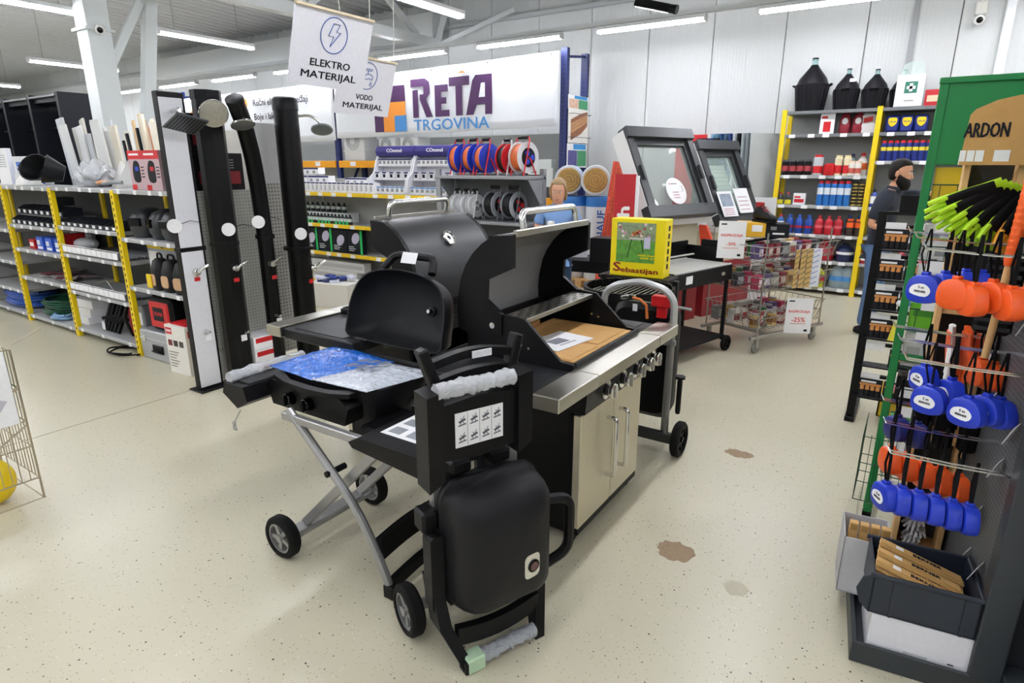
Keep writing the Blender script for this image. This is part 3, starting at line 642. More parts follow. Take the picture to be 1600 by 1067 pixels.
MB().prism(rr2(.06, .03, .014, 4), (.001, .3, .75), (0, 1, 0), (0, 0, 1), (.003, 0, 0)).build('badge', mat('#c5bfae', .3, .5), cg)
patch('price_tag', cg, (.001, -.3, .72), (0, .1, 0), (0, 0, .07), PAPER)
MB().box((-.35, .46, .9), (-.05, .5, 1.02), .003).build('side_handle', BLACK, cg)
st = thing('folding_side_table', 'small black side table standing behind the round grill', 'table', (-1.87, 4.72, .014))
MB().box((-.3, -.13, .79), (.3, .13, .815), .006).build('tabletop', BLACK, st)
for x in (-.26, .26):
    for y in (-.1, .1): MB().bar((x, y, 0), (x, y, .79), .025, .025).build('leg', BLACK, st)
yb = thing('barbecue_box', 'bright yellow barbecue box with garden photo and red lettering', 'box', (-1.86, 4.72, .83), math.radians(3))
YB = mat('#ffe414', .4)
MB().box((-.225, -.085, 0), (.225, .085, .46), .004).build('carton', YB, yb)
ph = patch('garden_photo', yb, (-.175, -.086, .115), (.32, 0, 0), (0, 0, .315), mat('#5f9c3c', .5, scale=26, var=.6))
patch('photo_shrub', ph, (-.175, -.0877, .29), (.32, 0, 0), (0, 0, .14), mat('#8a9a78', .6, scale=34, var=.75), .0004)
patch('photo_table', ph, (-.07, -.0885, .30), (.12, 0, 0), (0, 0, .012), mat('#d9d4cc', .5), .0004)
for i in range(14):
    x, z = -.06+.10*rnd.random(), .315+.05*rnd.random(); patch('photo_food', ph, (x, -.0886, z), (.022, 0, 0), (0, 0, .018), mat(rnd.choice(['#c8452e', '#e9a08a', '#e8dcc8', '#b93b2a', '#d8c04a']), .5), .0004)
for i in range(12):
    x, z = rnd.choice([-.165, .02, .08])+.06*rnd.random(), .29+.12*rnd.random(); patch('photo_flower', ph, (x, -.0885, z), (.02, 0, 0), (0, 0, .02), mat(rnd.choice(['#d58fb5', '#e9c9d8', '#e8e2d0', '#a34b52']), .5), .0004)
b = MB(); b.bar((-.05, -.0888, .30), (-.08, -.0888, .15), .0006, .006); b.bar((.03, -.0888, .30), (.05, -.0888, .2), .0006, .006); stuff(b.build('photo_legs', INK, ph, 0))
patch('photo_chair', ph, (.055, -.089, .23), (.05, 0, 0), (0, 0, .09), mat('#d6d2ea', .5), .0004)
text('lettering', 'roštilj elegant\n60x40 cm', yb, (.085, -.0895, .165), (1, 0, 0), (0, -1, 0), .017, YB, .15, .04)
RL = mat('#8e1b18', .5)
text('lettering', 'S', yb, (-.165, -.087, .068), (1, 0, 0), (0, -1, 0), .075, RL, .06, .045)
text('lettering', 'ebastijan', yb, (.025, -.087, .05), (1, 0, 0), (0, -1, 0), .04, RL, .31, .045)
for i in range(6): patch('printed_mark', yb, (.2255, -.02, .07+.06*i), (0, .04, 0), (0, 0, .04), INK)
# ================================================================ product makers
def mk_box(name, size, m, prints=(), ch=.002, cat=None):
    """carton: x centred, front at y=0, base at z=0; prints = (x0,z0,w,h,material) as fractions of the front"""
    w, d, h = size; t = bpy.data.objects.new(name, None); COL.objects.link(t); t.empty_display_size = .05
    MB().box((-w/2, 0, 0), (w/2, d, h), ch).build('carton', m, t, 0)
    for i, (x, z, pw, ph, pmt) in enumerate(prints):
        patch('printed_panel', t, (-w/2+x*w, -.0005-.0004*i, z*h), (pw*w, 0, 0), (0, 0, ph*h), pmt, .0012)
    return t
def mk_bottle(name, r, h, body, cap, label=None, kind='round', sx=1, lab=(.2, .62)):
    t = bpy.data.objects.new(name, None); COL.objects.link(t); t.empty_display_size = .05
    if kind == 'can':
        pr = [(r*.96, 0), (r, .006), (r, h*.86), (r*.8, h*.885), (r*.45, h*.9)]; cp = [(r*.82, h*.875), (r*.82, h*.985), (r*.7, h)]
    elif kind == 'jug':
        pr = [(r*.9, 0), (r, .015), (r, h*.62), (r*.85, h*.75), (r*.4, h*.88), (r*.3, h*.9), (r*.3, h*.93)]; cp = [(r*.36, h*.92), (r*.36, h*.99), (r*.3, h)]
    else:
        pr = [(r*.92, 0), (r, .01), (r, h*.64), (r*.8, h*.76), (r*.4, h*.84), (r*.36, h*.88)]; cp = [(r*.46, h*.86), (r*.42, h*.98), (r*.36, h)]
    n = 16
    MB().lathe(pr, n, sx=sx).build('body', body, t, 40); MB().lathe(cp, 14).build('cap', cap, t, 40)
    if label:
        z0, z1 = lab; MB().lathe([(r*1.012, h*z0), (r*1.012, h*z1)], n, sx=sx, c0=False, c1=False).build('label', label, t, 40)
    return t
def row(key, fn, pts, lab, cat, group, rz=0, jit=0):
    """several alike things, numbered from the left in their labels"""
    for i, p in enumerate(pts):
        put(key, fn, p, lab % ORD[i] if '%s' in lab else lab, cat, rz+(rnd.uniform(-jit, jit) if jit else 0), group)
def xs(x0, x1, n): return [x0+(x1-x0)*i/max(1, n-1) for i in range(n)]
TAGM = None
def add_tag(parent, loc, rz=0, w=.05, h=.035, m=PAPER):
    global TAGM
    if TAGM is None: TAGM = MB().box((-.025, -.0015, -.035), (.025, 0, 0)).mesh('price_tag', PAPER, 0)
    o = link('price_tag', TAGM, parent, loc); o.rotation_euler = (0, 0, rz); o.scale = (w/.05, 1, h/.035); return o

# ================================================================ yellow-post shelving along the left aisle
GX = [-10.7, -9.5, -8.3, -7.1, -5.85, -4.64]
GH = [[1.49, 1.05, .72, .38, .08], [1.49, 1.02, .66, .34, .08], [1.49, 1.09, .83, .52, .08], [1.5, 1.13, .86, .49, .1], [1.5, 1.09, .66]]
gs = thing('shelving_unit', 'long grey shelving with yellow perforated posts along the left aisle', 'shelving', (0, 0, 0))
hole = None
for i, x in enumerate(GX):
    for k, y in enumerate((2.60, 3.05)):
        u = MB().box((x-.03, y, 0), (x+.03, y+.045, 1.49), .004).build('upright', YEL, gs, 0)
        if k == 0 or i == 5:
            if hole is None:
                hb = MB()
                for q in range(27): hb.box((-.008, -.0008, .07+.052*q), (.008, .0004, .095+.052*q))
                hole = hb.mesh('perforation', INK, 0)
            stuff(link('perforation', hole, u, (x, y, 0)))
        if i == 5: o = stuff(link('perforation', hole, u, (x+.0304, y+.022, 0))); o.rotation_euler = (0, 0, PI/2)
for i, hs in enumerate(GH):
    x0, x1 = GX[i]+.03, GX[i+1]-.03
    MB().box((x0-.03, 3.075, .1), (x1+.03, 3.085, 1.47)).build('back_panel', mat('#4a4c4e', .6), gs, 0)
    for z in hs:
        s = MB().box((x0, 2.605, z-.035), (x1, 3.07, z), .004).build('shelf', GREYSH, gs, 0)
        n = 3 if z < .3 else 5
        for k in range(n): add_tag(s, (x0+.12+(x1-x0-.24)*(k+rnd.uniform(-.15, .15))/(n-1), 2.604, z-.001))
# wire-fronted trays on the third bay
for z in (.86, .49):
    w = MB(); w.tube([(-7.06, 2.6, z+.09), (-5.9, 2.6, z+.09)], .004, 6)
    tr = w.build('wire_front', ALU, gs, 0); me = MB().box((-.045, -.003, 0), (.045, .003, .06), .002).mesh('label_holder', PAPER, 0)
    for k in range(11): link('label_holder', me, tr, (-6.98+.1*k, 2.598, z+.02))
# black storage bins
def mk_bin(w=.115, d=.18, h=.085, m=DARKSL):
    t = bpy.data.objects.new('storage_bin', None); COL.objects.link(t)
    b = MB(); e = .004
    b.box((-w/2, 0, 0), (w/2, d, e)); b.box((-w/2, d-e, 0), (w/2, d, h)); b.prism([(0, 0), (d, 0), (d, h), (d*.35, h), (0, h*.55)], (-w/2, 0, 0), (0, 1, 0), (0, 0, 1), (e, 0, 0))
    b.prism([(0, 0), (d, 0), (d, h), (d*.35, h), (0, h*.55)], (w/2-e, 0, 0), (0, 1, 0), (0, 0, 1), (e, 0, 0)); b.box((-w/2, -e, 0), (w/2, 0, h*.55), .001)
    b.build('body', mat('#1b2029', .45), t, 0); patch('label', t, (-w*.22, -e-.0005, h*.1), (w*.44, 0, 0), (0, 0, h*.36), PAPER); return t
BX = xs(-8.2, -7.2, 8)
row('bin', mk_bin, [(x, 2.63, 1.092) for x in BX], 'small black storage bin with white label, %s from left in the lower row of two', 'bin', 'lower row of black bins')
row('bin', mk_bin, [(x, 2.70, 1.20) for x in BX], 'small black storage bin with white label, %s from left in the upper row of two', 'bin', 'upper row of black bins')
MB_ = MB().box((-8.26, 2.68, 1.185), (-7.14, 3.0, 1.197)).build('bin_rail', GREYD, gs, 0)
row('bin', mk_bin, [(x, 2.70, 1.30) for x in (-7.35,)], 'single black storage bin standing on top of the upper bin row', 'bin', None)
def mk_lowbin(): return mk_bin(.12, .22, .07)
row('lowbin', mk_lowbin, [(x, 2.63, 1.132) for x in xs(-6.98, -5.97, 9)], 'low black storage bin, %s from left in the single row', 'bin', 'single row of low bins')
# welding masks and goggles, fourth bay
MASK = mat('#24272c', .35)
def mk_mask():
    t = bpy.data.objects.new('welding_mask', None); COL.objects.link(t)
    b = MB(); b.rings([[(x*k, y0+y*k, z) for x, y in rr2(.2, .24, .07, 4)] for k, y0, z in ((.9, .13, 0), (1.05, .12, .06), (1.08, .12, .15), (.9, .14, .22), (.4, .16, .25))]); b.build('shell', MASK, t, 60)
    MB().box((-.065, -.022, .10), (.065, .01, .17), .008).build('visor', GLOSS, t); return t
for i, (x, rz, w) in enumerate(((-5.64, .3, 'leftmost'), (-5.40, -.25, 'middle'), (-5.16, .1, 'rightmost'))):
    put('mask', mk_mask, (x, 2.66, 1.093), 'dark welding mask, %s of three on the shelf beside the white shower column' % w, 'mask', rz, 'welding masks')
gg = thing('safety_goggles', 'tangle of black and red safety goggles on the shelf left of the white shower', 'goggles', (-4.92, 2.72, 1.093))
for i in range(5): MB().ball((-.1+.05*i, .02*(i % 2), .05+.02*(i % 3)), (.05, .035, .04), 10, 6).build('lens_cup', GLOSS if i % 3 else RED, gg)
# blue and red packs, flat packs, hoses
def mk_bluebox(): return mk_box('blue_pack', (.15, .2, .14), mat('#2b58c4', .45), [(.1, .1, .8, .2, PAPER), (.1, .4, .5, .35, mat('#dfe4f2', .5))])
row('bluebox', mk_bluebox, [(x, 2.66, .832) for x in xs(-7.74, -7.3, 3)], 'blue and white boxed tool, %s of three blue packs on the middle shelf', 'box', 'blue packs')
put('redbox', lambda: mk_box('red_pack', (.13, .18, .1), RED, [(.15, .3, .7, .4, PAPER)]), (-7.95, 2.66, .832), 'small red pack left of the blue boxed tools', 'box')
put('redbox2', lambda: mk_box('red_pack', (.06, .2, .2), RED, [(.1, .1, .8, .3, INK)]), (-7.17, 2.66, .832), 'tall red pack standing right of the blue boxed tools', 'box')
put('whitebox2', lambda: mk_box('white_pack', (.5, .04, .16), PAPER), (-7.55, 2.98, .84), 'long white card behind the blue boxed tools', 'box')
pk = thing('tool_packets', 'heap of flat dark tool packets on the shelf under the blue packs', 'packets', (-7.7, 2.83, .522)); 
for i in range(22):
    p = MB().box((-.09, -.06, 0), (.09, .06, .006), .001).build('packet', mat(rnd.choice(['#7a2e3c', '#4a3038', '#2a2b30', '#8a6a70', '#b9b3b5']), .3), pk, 0, (rnd.uniform(-.38, .38), rnd.uniform(-.16, .14), .004+.0066*(i // 3))); p.rotation_euler = (rnd.uniform(-.04, .04), rnd.uniform(-.04, .04), rnd.uniform(-1, 1))
def coil(name, label, loc, R, turns, r, m, h, cat='hose', rx=1):
    P = []; N = 22
    for k in range(turns*N):
        a = 2*PI*k/N; q = k/(turns*N); P.append((rx*(R+.02*math.sin(k*.37))*math.cos(a), (R+.015*math.cos(k*.5))*math.sin(a), r+h*q+.004*math.sin(k*1.3)))
    o = MB().tube(P, r, 6).build(name, m); o.location = loc; return tag(o, label, cat)
coil('hose_coil', 'blue coiled hose on the bottom shelf at the far left', (-8.85, 2.85, .082), .2, 7, .016, mat('#1e4ea8', .35), .17, rx=2.1)
coil('hose_coil', 'dark green coiled hose with white end on the bottom shelf', (-7.9, 2.85, .082), .19, 7, .014, mat('#0f4a33', .4), .17, rx=1.5)
coil('cable_coil', 'light blue coiled cable in front of the slanted white boxes', (-7.66, 2.70, .082), .08, 4, .012, mat('#7ea3c9', .35), .05, 'cable', rx=1.4)
for i in range(3):
    o = put('slab', lambda: mk_box('white_carton', (.42, .3, .085), PAPER), (-7.28+.02*i, 2.72+.01*i, .085+.088*i), 'white flat carton, %s from the bottom of three slanted ones' % ORD[i], 'box', -.05+.06*i, 'slanted white cartons')
# rods lying on the wire-front trays
rod = MB().cyl((-.52, 0, 0), (.52, 0, 0), .011, n=8).mesh('metal_rod', mat('#7d8083', .35, .6))
for j, z in enumerate((.872, .502)):
    for i in range(14):
        o = link('metal_rod', rod, None, (-6.47+rnd.uniform(-.02, .02), 2.66+.027*i, z+.003)); tag(o, 'grey metal rod in the %s wire-front tray, %s from the front' % ('upper' if j == 0 else 'lower', ORD[i]), 'rod', 'metal rods in the %s tray' % ('upper' if j == 0 else 'lower'))
pb = MB(); pb.ball((0, 0, .05), (.16, .1, .06), 14, 8); tag(pb.build('clear_bag', FILM, None, 60, (-6.9, 2.76, .90)), 'crumpled clear plastic bag at the left end of the upper tray', 'bag')
o = tag(MB().box((-.03, 0, 0), (.03, .001, .16)).build('paper_slip', PAPER, None, 0, (-6.35, 2.7, .53)), 'white paper slip leaning on the rods of the lower tray', 'paper'); o.rotation_euler = (.5, .5, 0)
pl = thing('hand_tool', 'silver pliers lying at the right end of the lower tray', 'tool', (-6.05, 2.66, .53))
MB().tube([(-.1, 0, .02), (0, .01, .02), (.09, .04, .02)], .013, 8).build('handle', SILVER, pl); MB().tube([(-.1, .03, .02), (0, .015, .02), (.09, -.02, .02)], .013, 8).build('handle', SILVER, pl)
# black bracket bundle, red hand saw, cable, tool boxes
bk = thing('bracket_bundle', 'bundle of black metal brackets with a white tag on the bottom shelf', 'brackets', (-6.55, 2.78, .102))
for i in range(5):
    b = MB(); b.bar((-.16+.07*i, -.08, 0), (-.2+.08*i, .05, .26+.02*(i % 2)), .035, .03, .003); b.bar((-.16+.07*i, -.08, .12), (-.06+.07*i, .0, .14), .03, .03, .003); b.build('bracket', MATTE, bk, 0)
patch('tag', bk, (-.12, -.11, .02), (.06, 0, 0), (0, 0, .08), PAPER)
rd = thing('boxed_pump', 'red and white boxed device standing on the bottom shelf by its black cable', 'box', (-6.08, 2.7, .102), .2)
MB().box((-.02, 0, 0), (.16, .2, .34), .01).build('carton', mat('#8f9399', .5), rd, 0); MB().box((-.10, .02, 0), (-.03, .18, .33), .02).build('red_side', mat('#8e1a26', .45), rd); MB().tube(fillet([(-.06, .02, .33), (-.12, .0, .2), (-.06, .02, .02)], .08), .014, 8).build('handle', BLACK, rd); patch('label', rd, (.01, -.001, .15), (.12, 0, 0), (0, 0, .12), PAPER)
coil('power_cable', 'black power cable looped on the floor edge of the left shelving', (-6.05, 2.58, .0), .12, 2, .008, RUBBER, .03, 'cable', rx=1.6)
cs = thing('tool_case', 'silver aluminium tool case on the floor under the red welder', 'case', (-5.52, 2.62, 0), .04)
MB().box((-.28, 0, 0), (.28, .36, .27), .012).build('shell', mat('#b4b7bb', .3, .4), cs)
MB().box((-.285, -.004, .185), (.285, .364, .195), .002).build('seam', ALU, cs)
for x in (-.2, .2): MB().box((x-.02, -.012, .165), (x+.02, .004, .225), .003).build('latch', CHROME, cs)
MB().box((-.08, -.012, .07), (.08, .004, .15), .006).build('handle_plate', BLACK, cs); MB().tube(fillet([(-.05, -.01, .09), (-.05, -.035, .1), (.05, -.035, .1), (.05, -.01, .09)], .02), .009, 8).build('handle', BLACK, cs)
wd = thing('welder', 'red and black welding machine standing on the silver tool case', 'machine', (-5.46, 2.66, .275), .03)
MB().box((-.2, 0, 0), (.16, .4, .30), .03).build('housing', BLACK, wd); MB().box((-.17, -.012, .03), (.13, .02, .27), .02).build('front_panel', RED, wd)
MB().tube(fillet([(-.16, .05, .29), (-.16, .05, .35), (.12, .05, .35), (.12, .05, .29)], .03), .014, 8).build('handle', BLACK, wd); patch('panel_label', wd, (-.1, -.0135, .1), (.16, 0, 0), (0, 0, .12), INK); text('lettering', 'TELWIN', wd, (-.02, -.0155, .16), (1, 0, 0), (0, -1, 0), .035, RED, .13, .03)
def telwin(name, label, loc, size, rz):
    t = thing(name, label, 'box', loc, rz); w, d, h = size
    MB().box((-w/2, 0, 0), (w/2, d, h), .002).build('carton', mat('#efece4', .6), t, 0)
    patch('red_band', t, (-w*.46, -.0005, h*.82), (w*.3, 0, 0), (0, 0, h*.13), RED); text('lettering', 'TELWIN', t, (-w*.31, -.0025, h*.885), (1, 0, 0), (0, -1, 0), h*.05, PAPER, w*.24, .03)
    patch('red_band', t, (w/2+.0005, .02, h*.78), (0, d*.4, 0), (0, 0, h*.14), RED)
    for i in range(3): patch('product_picture', t, (-w*.4+.27*w*i, -.0005, h*.58), (w*.2, 0, 0), (0, 0, h*.12), mat(['#6b2a2a', '#39302e', '#55504a'][i], .6))
    for i in range(6): patch('printed_line', t, (-w*.42, -.0005, h*(.14+.06*i)), (w*(.3+.08*(i % 3)), 0, 0), (0, 0, h*.018), mat('#8b877e', .6))
    return t
telwin('welder_box', 'white and red welding machine box standing on the floor, front one', (-5.02, 2.53, 0), (.28, .26, .42), .06)
telwin('welder_box', 'tall white and red welding machine box half hidden behind the white shower', (-4.72, 2.62, 0), (.2, .2, .62), .06)
MB_ = MB().box((-5.14, 2.56, .42), (-4.9, 2.74, .43)).build('plastic_tray', RED, None, 0); tag(MB_, 'red plastic lid lying on the front welding machine box', 'lid')
for i, z in enumerate((0, .115, .23)):
    t = thing('boxed_machine', 'small red and white carton on the floor behind the showers, %s from the bottom' % ORD[i], 'box', (-4.395, 2.95, z), PI/2, 'cartons behind the showers')
    MB().box((-.12, 0, 0), (.12, .2, .112), .002).build('carton', PAPER, t, 0); patch('red_band', t, (-.1, -.0005, .06), (.2, 0, 0), (0, 0, .04), RED)
# tool bags
bx = thing('yellow_edge_box', 'large grey and white box with a yellow top edge on the lower shelf', 'box', (-5.5, 2.79, .662))
MB().box((-.28, 0, 0), (.3, .25, .36), .003).build('carton', mat('#aeb3bb', .5), bx, 0); patch('yellow_band', bx, (-.28, -.0006, .325), (.58, 0, 0), (0, 0, .035), YEL); patch('front_print', bx, (-.26, -.0006, .04), (.16, 0, 0), (0, 0, .26), PAPER); text('lettering', 'TIP', bx, (-.02, -.003, .342), (1, 0, 0), (0, -1, 0), .02, INK, .06)
def mk_bag():
    t = bpy.data.objects.new('tool_bag', None); COL.objects.link(t)
    b = MB(); b.rings([[(x*k, .08+y*k, z) for x, y in rr2(.17, .15, .05, 4)] for k, z in ((.9, 0), (1.05, .05), (1.0, .17), (.7, .25), (.4, .27))]); b.build('bag_body', mat('#1d1c1e', .5, bump=.4, scale=120), t, 60)
    MB().tube(fillet([(-.05, .08, .25), (-.05, .08, .31), (.05, .08, .31), (.05, .08, .25)], .03), .009, 6).build('handle', BLACK, t)
    MB().prism(rr2(.11, .10, .03, 4), (0, .004, .09), (1, 0, 0), (0, 0, 1), (0, -.006, 0)).build('front_badge', mat('#caa37c', .5), t); return t
for i, (x, w) in enumerate(((-5.42, 'leftmost'), (-5.23, 'second'), (-5.03, 'third'), (-4.84, 'rightmost'))):
    o = put('bag', mk_bag, (x, 2.62, .662), 'black round tool bag, %s of four on the shelf behind the white shower' % w, 'bag', .15*(i-1), 'black tool bags')
MB().box((-5.5, 2.605, .68), (-5.43, 2.62, .80), .005).build('yellow_panel', YEL, bx, 0, (5.5, -2.79, -.662))
# goods along the top of the shelving
def mk_cup():
    t = bpy.data.objects.new('rubber_bucket', None); COL.objects.link(t)
    b = MB(); b.lathe([(.075, 0), (.135, .15), (.14, .16), (.13, .16), (.07, .012)], 22, sx=1.15); b.build('bucket', mat('#17181a', .4), t, 50)
    for s in (-1, 1): MB().box((s*.155-.02, -.03, .145), (s*.155+.02, .03, .158), .006).build('grip', MATTE, t)
    return t
put('cup', mk_cup, (-7.42, 2.74, 1.615), 'black rubber mortar bucket lying on its side, left one', 'bucket', rot=(1.15, 0, .5), group='rubber buckets')
put('cup', mk_cup, (-7.03, 2.74, 1.615), 'black rubber mortar bucket lying on its side, right one', 'bucket', rot=(1.25, 0, -.4), group='rubber buckets')
put('hat', lambda: mk_bottle('hard_hat', .1, .001, WHITE, WHITE), (-7.85, 2.72, 1.492), 'white rounded hard hat left of the black rubber buckets', 'helmet')
hh = PROTO['hat']; [bpy.data.objects.remove(c) for c in list(hh.children)]
MB().lathe([(.13, 0), (.135, .012), (.115, .015), (.105, .07), (.06, .115), (.005, .125)], 20).build('shell', WHITE, hh, 60); MB().box((-.012, -.11, .03), (.012, .11, .12), .006).build('ridge', WHITE, hh)
put('bpk', lambda: mk_box('blue_bottle_pack', (.2, .16, .24), mat('#2a62bd', .4), [(.1, .1, .35, .7, PAPER), (.55, .1, .35, .7, SKYB)]), (-8.05, 2.74, 1.492), 'blue pack on the shelf top beside the white hard hat', 'box')
put('wpk', lambda: mk_box('white_sign_box', (.24, .05, .38), PAPER, [(.15, .5+.06*i, .7, .015, GREYM) for i in range(6)]), (-8.33, 2.68, 1.492), 'tall white printed box at the left on the shelf top', 'box', .1)
put('wpk2', lambda: mk_box('white_sign_box', (.7, .2, .30), mat('#e6e6e4', .6)), (-8.5, 2.86, 1.492), 'wide white carton behind the tall printed box', 'box', 0)
for i, c in enumerate(('#8f1f2e', '#24469c', '#a8242c')):
    put('sp%d' % i, lambda c=c: mk_bottle('spray_can', .035, .25, mat(c, .35), INK, PAPER, 'can'), (-8.95+.1*i, 2.7, 1.492), '%s spray can at the left end of the shelf top' % ('dark red', 'blue', 'bright red')[i], 'can')
fb = MB(); fb.ball((0, 0, .1), (.26, .14, .11), 30, 18); fb.v = [(x*(1+.22*math.sin(9*z*9+x*31)*math.sin(y*37+x*23)), y*(1+.2*math.sin(x*29+z*40)), max(.002, z*(1+.25*math.sin(x*33+y*27)))) for x, y, z in fb.v]; o = tag(fb.build('film_bundle', FILM, None, 60, (-6.62, 2.83, 1.502)), 'tools wrapped in crumpled clear film on the shelf top', 'bundle')
for i in range(4): MB().box((-.16+.09*i, -.06, .02), (-.09+.09*i, .08, .10), .01).build('wrapped_tool', mat('#29303c', .4), o, 0).rotation_euler = (0, .2*i, .3*i)
for i, x in enumerate((-6.2, -5.98)):
    t = thing('plaster_trowel', 'plastering trowel with %s leaning on the shelf top' % ('orange wooden handle' if i == 0 else 'film-wrapped blade'), 'trowel', (x, 2.75, 1.502), .4*i)
    MB().prism([(0, 0), (.26, .0), (.3, .16), (.12, .24)], (-.13, .08, .0), (1, 0, 0), (0, .25, 1), (0, .004, 0)).build('blade', mat('#b9b9b6', .35, .5), t, 0)
    MB().tube([(-.16, -.02, .04), (-.06, -.03, .05), (.04, -.02, .05)], .016, 8).build('handle', mat('#c98a52', .5) if i == 0 else GREYM, t)
MASKPIC = mat('#1a1b20', .4)
for i, x in enumerate((-5.42, -5.185)):
    t = thing('mask_box', 'red and grey welding mask box, %s of two on the shelf top' % ('left' if i == 0 else 'right'), 'box', (x, 2.64, 1.502), .03, 'welding mask boxes')
    t.scale = (.85, .85, .84); MB().box((-.135, 0, 0), (.135, .22, .37), .002).build('carton', mat('#c3a7ab', .5), t, 0); patch('red_print', t, (-.135, -.0005, .29), (.27, 0, 0), (0, 0, .08), RED); patch('red_print', t, (-.125, -.0005, .0), (.08, 0, 0), (0, 0, .05), RED)
    MB().prism(spline([(-.05, -.09), (.05, -.09), (.06, 0), (.05, .09), (-.03, .1), (-.07, 0)], 3), (-.01, -.0008, .17), (1, 0, 0), (0, 0, 1), (0, -.001, 0)).build('mask_picture', MASKPIC, t, 0)
    patch('visor_picture', t, (-.03, -.0024, .18), (.06, 0, 0), (0, 0, .04), BLUE if i == 0 else RED, .0008)
    for k in range(4): patch('printed_line', t, (.07, -.0005, .12+.03*k), (.05, 0, 0), (0, 0, .01), INK)
    patch('white_print', t, (-.11, -.0014, .325), (.17, 0, 0), (0, 0, .018), PAPER, .0008)
# black tool cases on the shelf end
for i, (y0, y1, z0, z1, w) in enumerate(((2.66, 3.07, 1.505, 1.79, 'lower'), (2.66, 2.93, 1.795, 2.07, 'upper'))):
    t = thing('boxed_tool_case', '%s black box with red print on the shelf end behind the showers' % w, 'box', (-4.62, y0, z0), PI/2)
    L = y1-y0; H = z1-z0
    MB().box((0, 0, 0), (L, .4, H), .003).build('carton', mat('#1b1719', .4), t, 0)
    patch('red_print', t, (L*.08, -.0005, H*.18), (L*.84, 0, 0), (0, 0, H*.34), mat('#8d1c22', .45)); patch('dark_picture', t, (L*.2, -.002, H*.24), (L*.3, 0, 0), (0, 0, H*.2), INK, .001)
    for k in range(4): patch('white_line', t, (L*.3, -.0005, H*(.6+.07*k)), (L*.5, 0, 0), (0, 0, H*.02), mat('#a8a5a6', .5))

# ================================================================ perforated end panels behind the showers
pp = thing('pegboard', 'grey perforated end panel behind the first two shower columns', 'panel', (-4.6, 2.63, .26))
MB().box((0, 0, 0), (.015, .47, 1.25), .002).build('sheet', PERFD, pp, 0)
pq = thing('pegboard', 'white perforated end panel with slotted post behind the curved shower', 'panel', (-4.62, 3.14, 0))
MB().box((0, 0, .08), (.015, .29, 1.98), .002).build('sheet', PERF, pq, 0); MB().box((0, 0, 1.55), (.018, .29, 2.03), .002).build('top_sheet', mat('#d9dadb', .5), pq, 0)
p = MB().box((-.03, .285, 0), (.03, .335, 2.07), .003).build('post', mat('#cfcdc4', .45), pq, 0)
sl = MB().box((-.0005, -.006, 0), (.001, .006, .03)).mesh('slot', INK, 0)
for i in range(30): link('slot', sl, p, (.0302, .31, .12+.064*i))
MB().box((-.8, .29, .1), (-.03, .3, 2.0)).build('back_sheet', mat('#c9c7be', .5), pq, 0)

# ================================================================ the four garden showers
def shower_tap(t, loc, d):
    d = V(d)
    k = MB().lathe([(.03, 0), (.03, .02), (.022, .035)], 16, loc, d).build('tap', CHROME, t)
    b = MB(); o = V(loc)+d*.03; b.tube([o, o+d*.02+V((0, .03, .03)), o+d*.03+V((0, .07, .05))], [.012, .012, .009], 8); b.build('lever', CHROME, k); return k
def tag_round(t, c, nrm, m=PAPER):
    u = V((0, 1, 0)); MB().lathe([(.05, 0), (.05, .002)], 20, c, nrm).build('price_disc', m, t, 0)
    MB().tube([V(c), V(c)+V((.0, .12, .03)), V(c)+V((0, .2, .01))], .0025, 5).build('cord', INK, t)
# 1: silver front with square head
s1 = thing('garden_shower', 'silver and black rectangular garden shower with square shower head', 'shower', (-4.5, 2.48, 0))
MB().box((-.05, -.09, 0), (.02, .10, 2.19), .006).build('column', BLACK, s1); 
for z0, z1 in ((.03, 1.085), (1.115, 2.15)): MB().box((.02, -.088, z0), (.026, .078, z1), .002).build('front_panel', mat('#dfe0e6', .35), s1)
MB().box((-.1, -.12, 0), (.08, .13, .012), .003).build('base_plate', BLACK, s1); MB().box((-.055, -.095, 1.085), (.03, .105, 1.115), .003).build('joint_band', BLACK, s1)
MB().tube(fillet([(.02, -.01, 2.06), (.14, -.015, 2.07), (.19, -.02, 2.03), (.19, -.02, 1.99)], .05), .014, 10).build('arm', CHROME, s1)
h = MB().box((-.11, -.11, 0), (.11, .11, .015), .003).build('shower_head', mat('#6a6c70', .3, .7), s1, 35, (.2, -.02, 1.965)); h.rotation_euler = (-.22, -.38, 0)
stuff((lambda b: [b.box((-.095+.022*i, -.095+.022*j, -.0015), (-.083+.022*i, -.083+.022*j, 0)) for i in range(9) for j in range(9)] and b)(MB()).build('nozzle', INK, h, 0))
shower_tap(s1, (.026, .0, .93), (1, 0, 0)); patch('red_sticker', s1, (.0265, -.02, .86), (0, .045, 0), (0, 0, .03), RED); k = MB().lathe([(.016, 0), (.016, .03), (.01, .06)], 12, (.026, .01, .47), (1, 0, 0)).build('spout', CHROME, s1); patch('sticker', s1, (.0265, -.0, .39), (0, .05, 0), (0, 0, .05), PAPER)
tag_round(s1, (.05, -.12, 1.28), (1, -.4, 0))
